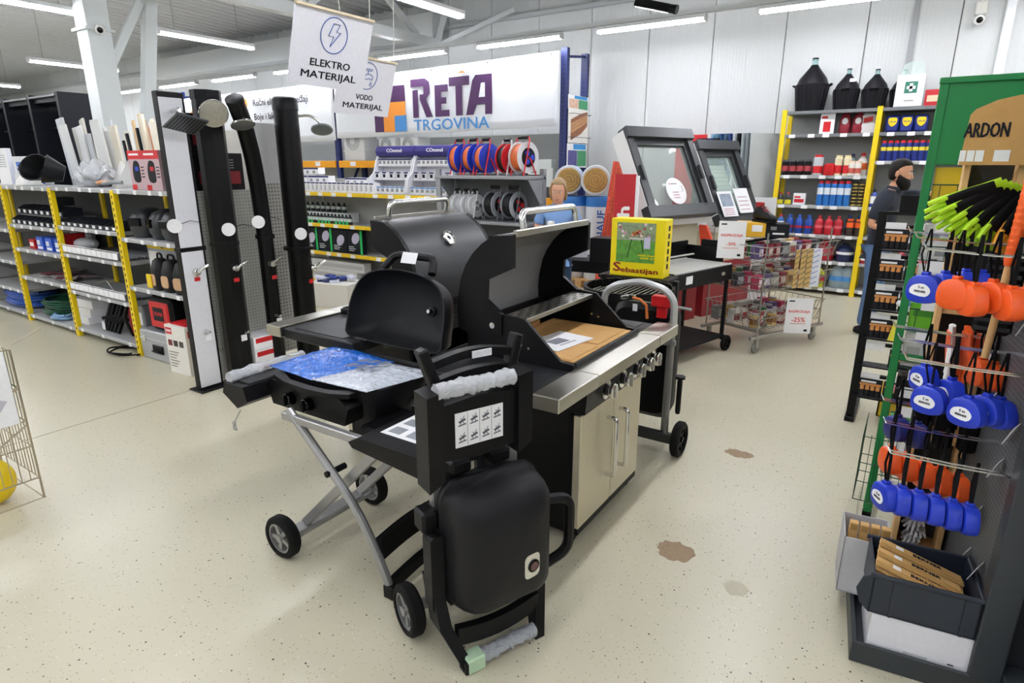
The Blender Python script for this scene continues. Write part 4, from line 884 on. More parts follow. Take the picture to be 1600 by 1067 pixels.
# 2: black bevelled column with round head
s2 = thing('garden_shower', 'tall black angular garden shower with large round shower head', 'shower', (-4.46, 2.75, 0))
b = MB(); prof = [(-.06, -.10), (.0, -.10), (.06, -.045), (.06, .045), (.0, .10), (-.06, .10)]
b.rings([[(x, y, z) for x, y in prof] for z in (0.01, 2.2)]); b.build('column', SATIN, s2, 20); MB().rings([[(x*1.05, y*1.04, z) for x, y in prof] for z in (2.15, 2.22)]).build('top_cap', BLACK, s2, 20); MB().rings([[(x*1.05, y*1.04, z) for x, y in prof] for z in (1.10, 1.13)]).build('joint_band', BLACK, s2, 20)
MB().box((-.1, -.12, 0), (.1, .12, .012), .003).build('base_plate', BLACK, s2)
MB().tube(fillet([(.06, .0, 2.12), (.12, -.02, 2.14), (.16, -.03, 2.12)], .04), .013, 10).build('arm', CHROME, s2)
nh = V((.85, -.3, -.42)).normalized(); ho = V((.13, -.055, 2.055))
h = MB().lathe([(.02, -.03), (.09, -.008), (.1, 0), (.1, .008), (.095, .01)], 30, ho, nh).build('shower_head', CHROME, s2); MB().lathe([(.094, .0105), (.09, .0125), (.001, .013)], 30, ho, nh).build('spray_face', mat('#b5b1a2', .4, .3, bump=1, scale=120, var=.5), h)
shower_tap(s2, (.06, .0, .93), (1, 0, 0)); patch('red_sticker', s2, (.0605, -.02, .82), (0, .045, 0), (0, 0, .03), RED); MB().lathe([(.014, 0), (.014, .03), (.01, .06)], 12, (.06, .01, .42), (1, 0, 0)).build('spout', CHROME, s2); patch('sticker', s2, (.0605, -.02, .34), (0, .05, 0), (0, 0, .05), PAPER)
tag_round(s2, (.09, -.03, 1.23), (1, -.3, 0))
# 3: curved tube
s3 = thing('garden_shower', 'black curved tube garden shower bending forward at the top', 'shower', (-4.42, 3.06, 0))
P = [(0, 0, .01), (0, 0, .6), (0, 0, 1.15), (0, -.01, 1.5), (.03, -.05, 1.75), (.09, -.13, 1.98), (.17, -.24, 2.15)]
Q = []
for i in range(len(P)-1):
    for k in range(4): Q.append(V(P[i]).lerp(V(P[i+1]), k/4))
Q.append(V(P[-1])); Q = [Q[0]]+[(Q[i-1]+Q[i]*2+Q[i+1])/4 for i in range(1, len(Q)-1)]+[Q[-1]]
MB().tube(Q, .062, 22).build('tube', SATIN, s3, 50); MB().lathe([(.075, 1.13), (.075, 1.16)], 22).build('joint_band', BLACK, s3); MB().lathe([(.1, 0), (.1, .012), (.065, .03)], 22).build('base_plate', BLACK, s3)
e = Q[-1]; d = (Q[-1]-Q[-2]).normalized(); MB().lathe([(.066, -.02), (.066, .012), (.06, .016)], 22, e, d).build('end_cap', BLACK, s3)
b = MB(); b.tube([(.10, -.15, 1.99), (.16, -.18, 2.05), (.19, -.20, 2.02)], .013, 8); b.build('arm', CHROME, s3)
nh = V((.4, -.1, -1)).normalized(); h = MB().lathe([(.02, -.03), (.08, -.006), (.085, 0), (.085, .01), (.08, .012)], 26, (.19, -.21, 1.985), nh).build('shower_head', CHROME, s3); MB().lathe([(.078, .0125), (.074, .014), (.001, .0145)], 26, (.19, -.21, 1.985), nh).build('spray_face', mat('#77787a', .4, .3, bump=1, scale=140, var=.6), h)
shower_tap(s3, (.06, -.01, .93), (1, -.2, 0)); patch('red_sticker', s3, (.063, -.02, .8), (0, .045, 0), (0, 0, .03), RED); MB().lathe([(.014, 0), (.014, .03), (.01, .06)], 12, (.06, -.02, .5), (1, 0, 0)).build('spout', CHROME, s3); patch('sticker', s3, (.0635, -.02, .42), (0, .05, 0), (0, 0, .05), PAPER)
tag_round(s3, (.08, -.10, 1.27), (1, -.4, 0))
# 4: straight round column
s4 = thing('garden_shower', 'straight black round garden shower nearest the grills with side shower head', 'shower', (-4.40, 3.36, 0))
MB().lathe([(.095, .01), (.095, 2.16)], 28).build('column', SATIN, s4, 50); MB().lathe([(.1, 2.12), (.1, 2.2), (.08, 2.22), (.01, 2.225)], 28).build('top_cap', BLACK, s4, 50); MB().lathe([(.125, 1.01), (.125, 1.035)], 28).build('joint_band', BLACK, s4); MB().lathe([(.13, 0), (.13, .012)], 28).build('base_plate', BLACK, s4)
MB().tube(fillet([(.06, .07, 2.08), (.12, .14, 2.09), (.16, .2, 2.04), (.17, .21, 2.0)], .04), .011, 10).build('arm', CHROME, s4)
nh = V((.35, -.3, -.9)).normalized(); h = MB().lathe([(.02, -.03), (.08, -.006), (.088, 0), (.088, .01), (.08, .012)], 26, (.17, .21, 1.985), nh).build('shower_head', mat('#8f979b', .3, .5), s4); MB().lathe([(.078, .0125), (.074, .014), (.001, .0145)], 26, (.17, .21, 1.985), nh).build('spray_face', mat('#6c7478', .4, .3, bump=1, scale=140), h)
shower_tap(s4, (.08, .06, .85), (.8, .6, 0)); patch('red_sticker', s4, (.097, .0, .72), (-.01, .045, 0), (0, 0, .035), RED); patch('sticker', s4, (.097, .02, .3), (-.01, .045, 0), (0, 0, .05), PAPER); MB().lathe([(.014, 0), (.014, .03), (.01, .06)], 12, (.09, .02, .38), (1, .2, 0)).build('spout', CHROME, s4)
tag_round(s4, (.11, -.05, 1.15), (1, -.4, 0)); 

# ================================================================ mouldings, dark display, wire basket, hanging signs
lathm = {}
cols = ['#dfe0de', '#c9cdd0', '#e8e6dd', '#f0efe9', '#d6d2c6', '#e9e2cf']
sticks = [(-7.72+.055*i, rnd.choice(cols), rnd.uniform(2.0, 2.2), rnd.choice([.1, .12, .14])) for i in range(18)]
sticks += [(-6.72+.06*i, c, h, w) for i, (c, h, w) in enumerate([('#18181a', 1.95, .03), ('#d8b98a', 2.15, .05), ('#18181a', 2.0, .03), ('#cfa36c', 2.12, .06), ('#18181a', 2.05, .03), ('#d9bd92', 2.18, .05), ('#efe6d0', 2.17, .09), ('#c8824a', 2.05, .08), ('#efe6cf', 2.1, .09), ('#e9dcc0', 2.05, .09), ('#f2ecdc', 2.06, .1), ('#6b2a1e', 2.0, .04), ('#efe8d6', 1.98, .12)])]
cn = {}
for i, (x, c, h, w) in enumerate(sticks):
    nm = {'#18181a': 'thin black', '#c8824a': 'reddish brown wooden', '#6b2a1e': 'dark brown'}.get(c, 'white' if i < 18 else 'pale wooden')
    cn[nm] = cn.get(nm, 0)+1
    key = (c, round(w, 2))
    o = MB().box((-w/2, -.012, 0), (w/2, .012, h), .003).build('wood_lath', mat(c, .45), None, 0, (x, 3.22+.05*(i % 3), .02) if i < 18 else (x+.42, 3.13+.03*(i % 2), .02))
    o.rotation_euler = (rnd.uniform(-.02, .02), (-.17 if i < 18 else -.36)*(1-i/40)+rnd.uniform(-.03, .03), rnd.uniform(-.3, .3))
    tag(o, '%s moulding strip, %s of its colour from left in the bundle' % (nm, ORD[cn[nm]-1]), 'moulding', 'moulding strips')
bd = thing('display_rack', 'tall black display rack with framed bays at the far left', 'rack', (-14.6, 4.6, 0))
DK = mat('#1a1c22', .35); DKB = mat('#3a3d46', .3)
for i in range(5): MB().box((.98*i-.04, -.35, 0), (.98*i+.04, .1, 2.72), .004).build('divider', DK, bd, 0)
for i in range(4):
    x0, x1 = .98*i+.04, .98*i+.94
    MB().box((x0, .06, .1), (x1, .09, 2.55)).build('back_sheet', DKB, bd, 0); MB().box((x0, -.3, 2.6), (x1, .08, 2.66)).build('top_board', DK, bd, 0); MB().box((x0, -.36, 2.665), (x1, .09, 2.69)).build('top_ledge', mat('#8d9095', .4), bd, 0)
    for z in (1.75, 2.25): MB().box((x0, -.1, z), (x1, .06, z+.02)).build('rail', DK, bd, 0)
# wire basket stand at the left edge
wk = thing('wire_basket', 'chrome wire basket stand with a grey and white poster at the left edge', 'basket', (-3.67, 1.04, 0))
WIRE = mat('#b9ae9a', .3, .8)
b = MB()
for x in (0, -.55):
    for y in (0, -.45): b.tube([(x, y, 0), (x, y, .82)], .006, 6)
stuff(b.build('corner_post', WIRE, wk))
b = MB()
for z in (.0, .12, .30, .44, .62, .82): b.tube([(0, 0, z), (-.55, 0, z), (-.55, -.45, z), (0, -.45, z)], .0045, 5, closed=True)
stuff(b.build('hoop', WIRE, wk))
b = MB()
for i in range(1, 12): b.tube([(-.046*i, 0, .12), (-.046*i, 0, .82)], .0025, 5); b.tube([(0, -.038*i, .12), (0, -.038*i, .82)], .0025, 5); b.tube([(-.046*i, -.45, .12), (-.046*i, -.45, .82)], .0025, 5)
b.tube([(0, 0, .42), (0, -.45, .14)], .005, 5); b.tube([(0, 0, .62), (0, -.45, .34)], .005, 5); b.tube([(0, 0, .84), (.02, .14, .90)], .004, 5)
stuff(b.build('wire', WIRE, wk))
po = patch('poster', wk, (.008, -.42, .44), (0, .39, 0), (0, 0, .38), PAPER, .003)
MB().prism([(.0, .3), (.13, .36), (.13, .08), (.0, .2)], (.0115, -.25, .44), (0, 1, 0), (0, 0, 1), (.001, 0, 0)).build('dark_print', mat('#3a3d49', .6), po, 0)
MB().prism([(.0, .03), (.16, .0), (.26, .13), (.12, .2)], (.0128, -.32, .44), (0, 1, 0), (0, 0, 1), (.001, 0, 0)).build('grey_print', mat('#c5c3cc', .6), po, 0)
text('lettering', 'KESLER', po, (.0145, -.16, .55), (0, 1, -.0), (1, 0, 0), .022, INK, .1, .02)
tag(MB().box((-3.98, .98, .48), (-3.72, 1.02, .78), .005).build('green_pack', GREEN, None, 0), 'green packet standing inside the wire basket', 'packet')
yb2 = MB().ball((0, 0, 0), (.10, .10, .12), 18, 10).build('yellow_ball', YEL, None, 60, (-3.80, .88, .125)); tag(yb2, 'yellow rounded item at the bottom of the wire basket', 'ball')
def hang_sign(label, X, Y0, dz, words, icon):
    t = thing('hanging_sign', label, 'sign', (X, Y0, 2.09+dz)); SG = mat('#e7e7ee', .5)
    n = V((.345, 0, .12)).normalized(); v = V((.12, 0, .345)).normalized()*-1; v = V((.12, 0, .345)).normalized()
    # board leans: its lower edge swings back
    vv = V((.115, 0, .345)); H = vv.length; v = vv/H; n = V((v.z, 0, -v.x))
    o = V((-.115, 0, 0)); u = V((0, 1, 0)); Wd = .5
    MB().rings([[o-n*.006, o+u*Wd-n*.006, o+u*Wd+vv-n*.006, o+vv-n*.006], [o, o+u*Wd, o+u*Wd+vv, o+vv]]).build('board', SG, t, 0)
    MB().bar(o+vv, o+u*Wd+vv, .02, .012).build('top_rail', mat('#d9c9a8', .5), t, 0)
    b = MB()
    for y in (.03, .47): p = o+vv+u*y; b.tube([p, (p.x, p.y+(.08 if y > .2 else -.08), 1.6)], .0025, 5)
    stuff(b.build('cord', OFFW, t))
    for k, wline in enumerate(words): text('lettering', wline, t, o+u*.25+v*(.115-.058*k)+n*.001, u, n, .036, INK, .36 if len(wline) > 7 else (.26 if len(wline) > 4 else .15), .02)
    IC = mat('#1f4f9e', .5); c = o+u*.25+v*.255+n*.0015
    ring_ = [c+u*(.085*math.cos(a))+v*(.085*math.sin(a)) for a in [2*PI*i/40 for i in range(40)]]
    MB().tube(ring_, .0022, 5, closed=True).build('icon_ring', IC, t)
    for P, cl in icon: MB().tube([c+u*x+v*y for x, y in P], .0022, 5, closed=cl).build('icon_line', IC, t)
    return t
bolt = [([(-.01, .055), (.03, .055), (.012, .018), (.04, .018), (-.02, -.055), (-.003, -.005), (-.035, -.005)], True)]
tapi = [([(-.06, .0), (-.02, .0), (-.01, .012), (.03, .012), (.045, .0), (.045, -.02)], False), ([(-.06, -.02), (-.02, -.02), (0, -.02), (.02, -.012), (.025, -.02)], False), ([(-.03, .035), (.03, .035), (.04, .045), (-.04, .045)], True), ([(0, .035), (0, .012)], False), ([(.025, -.02), (.045, -.02)], False), ([(.035, -.035), (.045, -.055), (.035, -.065), (.025, -.055)], True)]
hang_sign('white hanging sign reading ELEKTRO MATERIJAL with a lightning bolt icon', -2.6, 2.1, 0, ['ELEKTRO', 'MATERIJAL'], bolt)
hang_sign('white hanging sign reading VODO MATERIJAL with a tap icon', -3.2, 2.9, -.06, ['VODO', 'MATERIJAL'], tapi)
# ================================================================ middle: electrical shelving, blue racking, banners
ms = thing('shelving_unit', 'light shelving with yellow shelf edges full of lamps and switches', 'shelving', (0, 0, 0))
MX0, MX1, MY = -8.6, -4.72, 5.7
ZS = [(.14, .5), (.53, .42), (.92, .42), (1.34, .42)]
for x in (-8.6, -7.35, -6.05, -4.75):
    MB().box((x-.02, MY+.42, 0), (x+.02, MY+.47, 1.56)).build('upright', mat('#c9c7be', .5), ms, 0)
for i in range(3):
    x0 = (-8.6, -7.35, -6.05)[i]; x1 = (-7.35, -6.05, -4.75)[i]
    MB().box((x0+.02, MY+.43, .05), (x1-.02, MY+.44, 1.52)).build('back_sheet', mat('#b2b3b0', .55), ms, 0)
    for z, d in ZS:
        s = MB().box((x0+.005, MY+.02, z-.03), (x1-.005, MY+.42, z), .002).build('shelf', GREYSH, ms, 0)
        MB().box((x0+.005, MY, z-.045), (x1-.005, MY+.02, z+.005), .003).build('shelf_edge', YELLIP, s, 0)
        for k in range(4): add_tag(s, (x0+.2+.28*k+rnd.uniform(-.05, .05), MY-.001, z), 0, .09, .045)
MB().box((MX0, MY+.03, 0), (MX1, MY+.06, .1)).build('kick_plate', GREYD, ms, 0)
NAVY = mat('#26285e', .5)
def mk_switch(): return mk_box('switch_box', (.075, .12, .13), PAPER, [(.2, .2, .45, .55, mat('#b9bcc6', .5)), (0, .86, 1, .14, NAVY)])
row('switch', mk_switch, [(x, MY+.04, 1.345) for x in xs(-7.95, -5.95, 24)], 'white boxed switch with purple top, %s from left on the top yellow-edged shelf', 'box', 'boxed switches in the front row')
def mk_swrow(): return mk_box('switch_tray', (.42, .12, .09), PAPER, [(0, .75, 1, .25, NAVY), (.08, .15, .12, .4, GREYM), (.4, .15, .12, .4, GREYM), (.72, .15, .12, .4, GREYM)])
row('swtray', mk_swrow, [(x, MY+.2, 1.345+dz) for x, dz in ((-7.6, .12), (-7.15, .12), (-6.4, .1), (-7.35, .23))], 'white tray of boxed sockets behind the front row, %s in the back', 'box', 'trays of sockets')
for i, x in enumerate((-7.62, -7.15, -6.4)): MB().box((x-.22, MY+.19, 1.345), (x+.22, MY+.33, 1.463)).build('riser', mat('#d7d7d9', .5), ms, 0)
MB().box((-7.5, MY+.19, 1.555), (-7.2, MY+.33, 1.57)).build('riser', mat('#d7d7d9', .5), ms, 0)
# curved-side counter displays
def mk_disp():
    t = bpy.data.objects.new('counter_display', None); COL.objects.link(t); HW = mat('#e4e5ea', .5)
    P = spline([(0, 0), (0, .10), (.03, .20), (.10, .26), (.14, .36), (.19, .46), (.25, .50), (.30, .49), (.30, 0)], 3)
    for x in (-.33, .31): MB().prism(P, (x, 0, 0), (0, 1, 0), (0, 0, 1), (.02, 0, 0)).build('side_panel', HW, t, 50)
    for k, (y, z) in enumerate(((.02, .0), (.1, .17), (.17, .34))):
        MB().box((-.31, y, z), (.31, .3, z+.012)).build('step', HW, t, 0)
    MB().box((-.31, .28, 0), (.31, .295, .5)).build('back', HW, t, 0)
    c = MB().cyl((-.33, .24, .52), (.33, .24, .52), .07, n=18).build('header_roll', mat('#2c2470', .45), t, 50)
    text('lettering', 'COmmel', t, (0, .168, .53), (1, 0, 0), (0, -1, 0), .045, PAPER, .26, .03)
    return t
for i, x in enumerate((-5.72, -5.05)):
    put('disp', mk_disp, (x, MY+.08, 1.345), 'white curved counter display with purple header, %s of two' % ('left' if i == 0 else 'right, beside the grey cable stand'), 'display', 0, 'counter displays')
    for k, (y, z, n) in enumerate(((.02, .013, 7), (.10, .183, 5), (.17, .353, 8))):
        row('smallsw%d' % k, lambda k=k: mk_box('small_socket_box', (.07, .07, (.075, .085, .075)[k]), PAPER, [(.15, .2, .6, .5, [GREYM, INK, GREYM][k]), (0, .8, 1, .2, NAVY if k else SKYB)]), [(x+q, MY+.08+y, 1.346+z) for q in xs(-.25, .25, n)], 'small white socket box, %s from left on ' + ('bottom', 'middle', 'top')[k]+' step, '+('left', 'right')[i]+' display', 'box', 'socket boxes on the counter displays')
# bulbs in green trays
def mk_bulb(): return mk_bottle('lamp_bulb_pack', .032, .13, mat('#202327', .4), INK, mat('#c9d6cf', .5), 'round', 1, (.3, .62))
row('bulb', mk_bulb, [(x, MY+.05, .925) for x in xs(-7.75, -6.4, 20)], 'dark lamp bulb pack, %s from left in the front row on the second shelf', 'bulb', 'bulb packs in front')
row('bulb', mk_bulb, [(x, MY+.28, 1.06) for x in xs(-7.75, -6.75, 10)], 'dark lamp bulb pack, %s from left in the raised back row on the second shelf', 'bulb', 'bulb packs behind')
MB().box((-7.85, MY+.2, .925), (-6.6, MY+.4, 1.055)).build('riser', mat('#dfe3e0', .5), ms, 0)
row('gtray', lambda: mk_box('green_tray', (.3, .012, .045), mat('#27c46a', .45)), [(x, MY+.022, .9215) for x in (-7.6, -7.25, -6.9, -6.55)], 'low green card tray under the bulb packs, %s from left', 'tray', 'green trays')
row('gtray2', lambda: mk_box('green_tray', (.14, .1, .09), mat('#1e8a4c', .45)), [(-5.0, MY+.1, .925)], 'single green pack right of the bulb packs near the grey stand', 'tray', None)
row('smalls', lambda: mk_box('lamp_strip_pack', (.09, .1, .045), mat('#2b2d31', .5)), [(x, MY+.12, .925) for x in xs(-5.95, -5.3, 8)], 'low dark lamp pack, %s from left beside the green pack', 'box', 'low dark packs')
LDB = mat('#191c22', .45); GR = mat('#21c063', .5); LIL = mat('#c9c3da', .4)
for i, x in enumerate(xs(-7.85, -6.35, 6)):
    t = thing('led_panel_box', 'black panel box with pale disc%s, %s from left on third shelf' % (' and green stripe' if i in (2, 3, 5) else '', ORD[i]), 'box', (x, MY+.06, .535), 0, 'ceiling panel boxes')
    MB().box((-.145, 0, 0), (.145, .08, .32), .002).build('carton', LDB, t, 0)
    MB().lathe([(.085, 0), (.085, .002)], 26, (.02, -.0005, .21 if i % 2 else .17), (0, -1, 0), sx=1, sy=.75).build('disc_picture', LIL, t, 0)
    if i in (2, 3, 5): patch('green_stripe', t, (.105, -.0005, 0), (.04, 0, 0), (0, 0, .32), GR)
    for k in range(3): patch('white_line', t, (-.12, -.0005, .04+.025*k), (.1+.03*(k % 2), 0, 0), (0, 0, .008), PAPER)
for i in range(2):
    o = put('strip', lambda: mk_box('strip_light_box', (1.15, .13, .13), mat('#d7d8d8', .5), [(.18, .3, .8, .4, mat('#b9babb', .5))]), (-6.9+.12*i, MY+.03+.03*i, .145+.132*i), 'long white strip light carton on the bottom shelf, %s one' % ('lower' if i == 0 else 'upper'), 'box', 0, 'strip light cartons')
tb = thing('floor_box', 'white open box of blue packets on the floor behind the black grill shelf', 'box', (-6.0, 5.1, 0), .2)
MB().box((-.3, -.2, 0), (.3, .2, .3), .004).build('carton', mat('#e9e7e0', .6), tb, 0)
for i in range(12):
    q = MB().box((-.06, -.04, 0), (.06, .04, .03), .004).build('packet', mat(rnd.choice(['#23306e', '#cfd4e6', '#2b3f91', '#eceff5']), .35), tb, 0, (rnd.uniform(-.2, .2), rnd.uniform(-.12, .12), .302+.012*(i % 4))); q.rotation_euler = (rnd.uniform(-.2, .2), rnd.uniform(-.2, .2), rnd.uniform(0, 3))

# blue pallet racking with orange beams, against the back wall
br = thing('pallet_rack', 'blue pallet racking with orange beams carrying the long banners', 'rack', (0, 0, 0))
RKY = 8.6  # rack, goods and banner coordinates scaled about the camera, baked in as constants
for x in (-15.05, -9.78, -4.745):
    for y in (8.63, 9.28):
        u = MB().box((x-.055, y-.04, 0), (x+.055, y+.04, 3.36), .004).build('upright', BLUEP, br, 0)
        if x > -5:
            h = MB()
            for q in range(50): h.box((x-.012, y-.0412, .1+.064*q), (x+.012, y-.0395, .13+.064*q)); h.box((x+.0545, y-.012, .1+.064*q), (x+.0562, y+.012, .13+.064*q))
            stuff(h.build('perforation', mat('#0a1030', .6), u, 0))
    MB().bar((x, 8.63, 3.24), (x, 9.28, 3.32), .035, .035).build('brace', BLUEP, br, 0); MB().bar((x, 8.63, .9), (x, 9.28, 1.9), .035, .035).build('brace', BLUEP, br, 0)
for x0, x1, z in ((-9.73, -7.4, 1.78), (-9.73, -4.8, 1.2), (-15.0, -9.84, 1.78)):
    b = MB().box((x0, 8.56, z-.13), (x1, 8.62, z), .005).build('beam', ORANGEB, br, 0)
    MB().box((x0, 8.62, z-.03), (x1, 9.3, z)).build('deck', GREYM, b, 0)
    for q in range(6):
        if x0+.4+.85*q < x1-.15: add_tag(b, (x0+.4+.85*q, 8.559, z-.02), 0, .15, .08)
MB().box((-9.7, 9.3, .2), (-4.83, 9.31, 2.2)).build('back_sheet', mat('#a5a7a4', .6), br, 0); MB().box((-15, 9.3, .2), (-9.85, 9.31, 2.2)).build('back_sheet', mat('#a5a7a4', .6), br, 0)
def mk_fan(w=.42, h=.44):
    t = bpy.data.objects.new('junction_box', None); COL.objects.link(t); FW = mat('#e6e8e7', .45)
    MB().box((-w/2, 0, 0), (w/2, .35, h), .01).build('carton', FW, t, 0); MB().box((-w/2-.01, -.012, h*.3), (w/2+.01, .36, h*.34), .003).build('lid_edge', FW, t)
    for q in range(3): r = w*(.3-.07*q); MB().tube([(r*math.cos(a)-.02, -.006-.006*q, h*.66+r*math.sin(a)) for a in [2*PI*i/24 for i in range(24)]], .008, 6, closed=True).build('ring', mat('#b3b6b6', .4), t)
    return t
put('fan', lambda: mk_fan(.56, .56), (-9.38, 8.66, 1.785), 'large pale grey junction box with round rings on the orange beam', 'box')
put('fan2', lambda: mk_fan(.42, .4), (-8.5, 8.66, 1.785), 'smaller pale grey junction box with round rings, left of two', 'box', 0, 'smaller junction boxes'); put('fan2', None, (-7.95, 8.66, 1.785), 'smaller pale grey junction box with round rings, right of two', 'box', 0, 'smaller junction boxes')
put('gt', lambda: mk_box('grey_appliance', (.56, .4, .16), mat('#3c3f42', .45), [(.4, .4, .2, .4, PAPER)]), (-5.19, 8.66, 1.205), 'dark grey boxed appliance on the lower orange beam', 'box')
put('gw', lambda: mk_box('white_appliance', (.56, .4, .19), mat('#c9d6d2', .45)), (-5.88, 8.66, 1.205), 'pale green white carton left of the dark grey appliance', 'box')
for i, (z, w, h) in enumerate(((1.366, .46, .13), (1.497, .46, .16), (1.658, .4, .13))):
    put('gx%d' % i, lambda w=w, h=h: mk_box('white_appliance', (w, .4, h), mat('#dfe6e3', .45), [(.1, .5, .25, .2, GREYM)]), (-5.17, 8.66, z), 'pale carton stacked on the dark grey appliance, %s from the bottom' % ORD[i], 'box', 0, 'stacked pale cartons')
tr = thing('egg_tray', 'grey grid tray leaning behind the reels on the lower orange beam', 'tray', (-5.98, 8.78, 1.40))
b = MB(); b.box((-.38, 0, 0), (.38, .02, .4)); b.build('plate', mat('#5b5e60', .5), tr, 0).rotation_euler = (-.35, 0, 0)
b = MB()
for i in range(9):
    for j in range(5): b.box((-.35+.08*i, -.008, .03+.072*j), (-.295+.08*i, .001, .075+.072*j))
stuff(b.build('cell', mat('#a9adaf', .5), tr, 0)).rotation_euler = (-.35, 0, 0)
put('dkcase', lambda: mk_box('black_case', (.66, .2, .42), mat('#26282a', .5)), (-5.38, 9.08, 1.205), 'black case behind the stacked pale cartons', 'box')

CLOTH = mat('#f1f4f8', .6)
def banner(name, label, x0, x1, z0, z1, y, dz=0):
    t = thing(name, label, 'banner', (x0, y, z0)); n = 60; b = MB(); vs = []; Wd = x1-x0; H = z1-z0
    for j in range(9):
        for i in range(n+1):
            a = i/n; c = j/8; vs.append((Wd*a, .006*math.sin(a*23+c*3)+.004*math.sin(a*51-c*5)+.004, H*c+dz*a-.014*abs(math.sin(a*9))*(1-c)))
    b.add(vs, [(j*(n+1)+i, j*(n+1)+i+1, (j+1)*(n+1)+i+1, (j+1)*(n+1)+i) for j in range(8) for i in range(n)])
    o = b.build('cloth', CLOTH, t, 80); m = o.modifiers.new('thick', 'SOLIDIFY'); m.thickness = .001; m.offset = 1
    e = MB().lathe([(.015, 0), (.015, .004)], 10, (0, 0, 0), (0, -1, 0)).mesh('eyelet', INK, 0)
    for q in range(5): link('eyelet', e, t, (.12+(Wd-.24)*q/4, -.009, H-.035+dz*(.02+.96*q/4)))
    return t
b1 = banner('shop_banner', 'long white banner reading RETA TRGOVINA with a purple and orange emblem', -9.70, -4.81, 2.197, 3.232, 8.54, .08)
b2 = banner('shop_banner', 'white banner listing goods beside orange dots behind the showers', -15.19, -9.73, 2.13, 3.178, 8.54, .04)
PY = -.014
def poly(name, P, m, parent, y=PY, t=.0015): return MB().prism(P, (0, y, 0), (1, 0, 0), (0, 0, 1), (0, -t, 0)).build(name, m, parent, 0)
PUR = PURPLE
# emblem
poly('emblem_purple', [(1.062, 0.081), (1.290, 0.081), (1.290, 0.497), (1.639, 0.497), (1.827, 0.511), (1.827, 0.847), (1.478, 0.847), (1.062, 0.524)], PUR, b1)
poly('emblem_orange', [(1.290, 0.081), (1.559, 0.081), (1.559, 0.349), (1.827, 0.349), (1.827, 0.578), (1.478, 0.578), (1.290, 0.470)], ORP, b1, PY-.0016)
poly('emblem_blue', [(1.559, 0.081), (1.841, 0.081), (1.841, 0.349), (1.559, 0.349)], SKYB, b1, PY-.0016)
# letters R E T A, drawn as shapes
def letters(ox, oz, s):
    L = []
    L.append([(-.1, 0), (.16, 0), (.24, -.05), (.24, -.2), (.17, -.26), (.29, -.5), (.17, -.5), (.06, -.27), (.06, -.2), (.13, -.2), (.13, -.1), (-.1, -.1)]); L.append([(-.07, -.14), (.03, -.14), (.03, -.5), (-.07, -.5)])
    L.append([(.33, -.1), (.56, -.1), (.56, -.19), (.44, -.19), (.44, -.26), (.53, -.26), (.53, -.34), (.44, -.34), (.44, -.42), (.58, -.42), (.58, -.5), (.33, -.5)])
    L.append([(.58, -.02), (.92, -.02), (.92, -.13), (.80, -.13), (.80, -.5), (.69, -.5), (.69, -.13), (.58, -.13)])
    L.append([(.86, -.5), (.97, -.08), (1.02, -.02), (1.28, -.02), (1.28, -.5), (1.17, -.5), (1.17, -.38), (1.03, -.38), (.98, -.5)])
    return [[(ox+x*s, oz+z*s) for x, z in P] for P in L]
for P in letters(2.096, 0.920, 1.250): poly('letter', P, PUR, b1)
poly('letter_notch', [(3.433, 0.558), (3.558, 0.558), (3.558, 0.771), (3.483, 0.771)], CLOTH, b1, PY-.0016, .0006)
poly('letter_accent', [(3.010, 0.947), (3.171, 0.947), (3.091, 0.981)], ORP, b1)
text('lettering', 'TRGOVINA', b1, (2.822, PY, 0.161), (1, 0, 0), (0, -1, 0), .188, SKYB, 1.62, .015)
for i, (w, z) in enumerate((('Ručni električni uređaji', .83), ('Boje i lakovi', .55), ('Vrt i okućnica', .24))):
    text('lettering', w, b2, (2.96, PY, z), (1, 0, 0), (0, -1, 0), .135, INK, None, .015, align='LEFT')
    MB().lathe([(.115, 0), (.115, .002)], 22, (2.65, PY, z), (0, -1, 0), sx=1.1, sy=1).build('orange_dot', ORP, b2, 0)
for z in (.67, .42): MB().lathe([(.115, 0), (.115, .002)], 22, (.67, PY, z), (0, -1, 0)).build('orange_dot', ORP, b2, 0)
text('lettering', 'Alati za vrt', b2, (.94, PY, .42), (1, 0, 0), (0, -1, 0), .135, INK, None, .015, align='LEFT')
# boards at the rack end
for i, (z0, z1) in enumerate(((2.52, 2.72), (1.66, 2.02))):
    t = thing('picture_board', '%s picture board with blue, green and brick photos on the rack end' % ('upper' if i == 0 else 'lower'), 'sign', (-4.68, 8.62, z0))
    H = z1-z0
    MB().box((0, 0, 0), (.006, .66, H)).build('board', PAPER, t, 0)
    patch('blue_header', t, (.0065, .2, H*.76), (0, .42, 0), (0, 0, H*.22), mat('#2f8fd0', .5)); patch('green_photo', t, (.0065, .34, H*.06), (0, .3, 0), (0, 0, H*.66), mat('#3f8f5f', .5)); patch('photo', t, (.0065, .03, H*.06), (0, .3, 0), (0, 0, H*.66), mat(['#d9b39b', '#51518c'][i], .5, scale=20, var=.4))
t = thing('brick_sample', 'wire basket holding a slanted reddish wood bundle on the rack end', 'sample', (-4.67, 8.62, 2.03))
MB().box((0, .0, 0), (.006, .68, .49)).build('board', mat('#ece9e2', .5), t, 0)
for q in range(6):
    MB().prism([(.08, .04+.05*q), (.40, .14+.05*q), (.6, .26+.035*q), (.6, .295+.035*q), (.40, .185+.05*q), (.08, .085+.05*q)], (.0065, 0, 0), (0, 1, 0), (0, 0, 1), (.015, 0, 0)).build('wood_slat', mat(rnd.choice(['#a8754e', '#b98b62', '#8f5f43']), .7, scale=25, var=.3), t, 0)
for q in (.08, .42): MB().tube([(.0, .02, q), (.08, .05, q), (.08, .62, q), (.0, .66, q)], .005, 5).build('wire', GREYD, t)

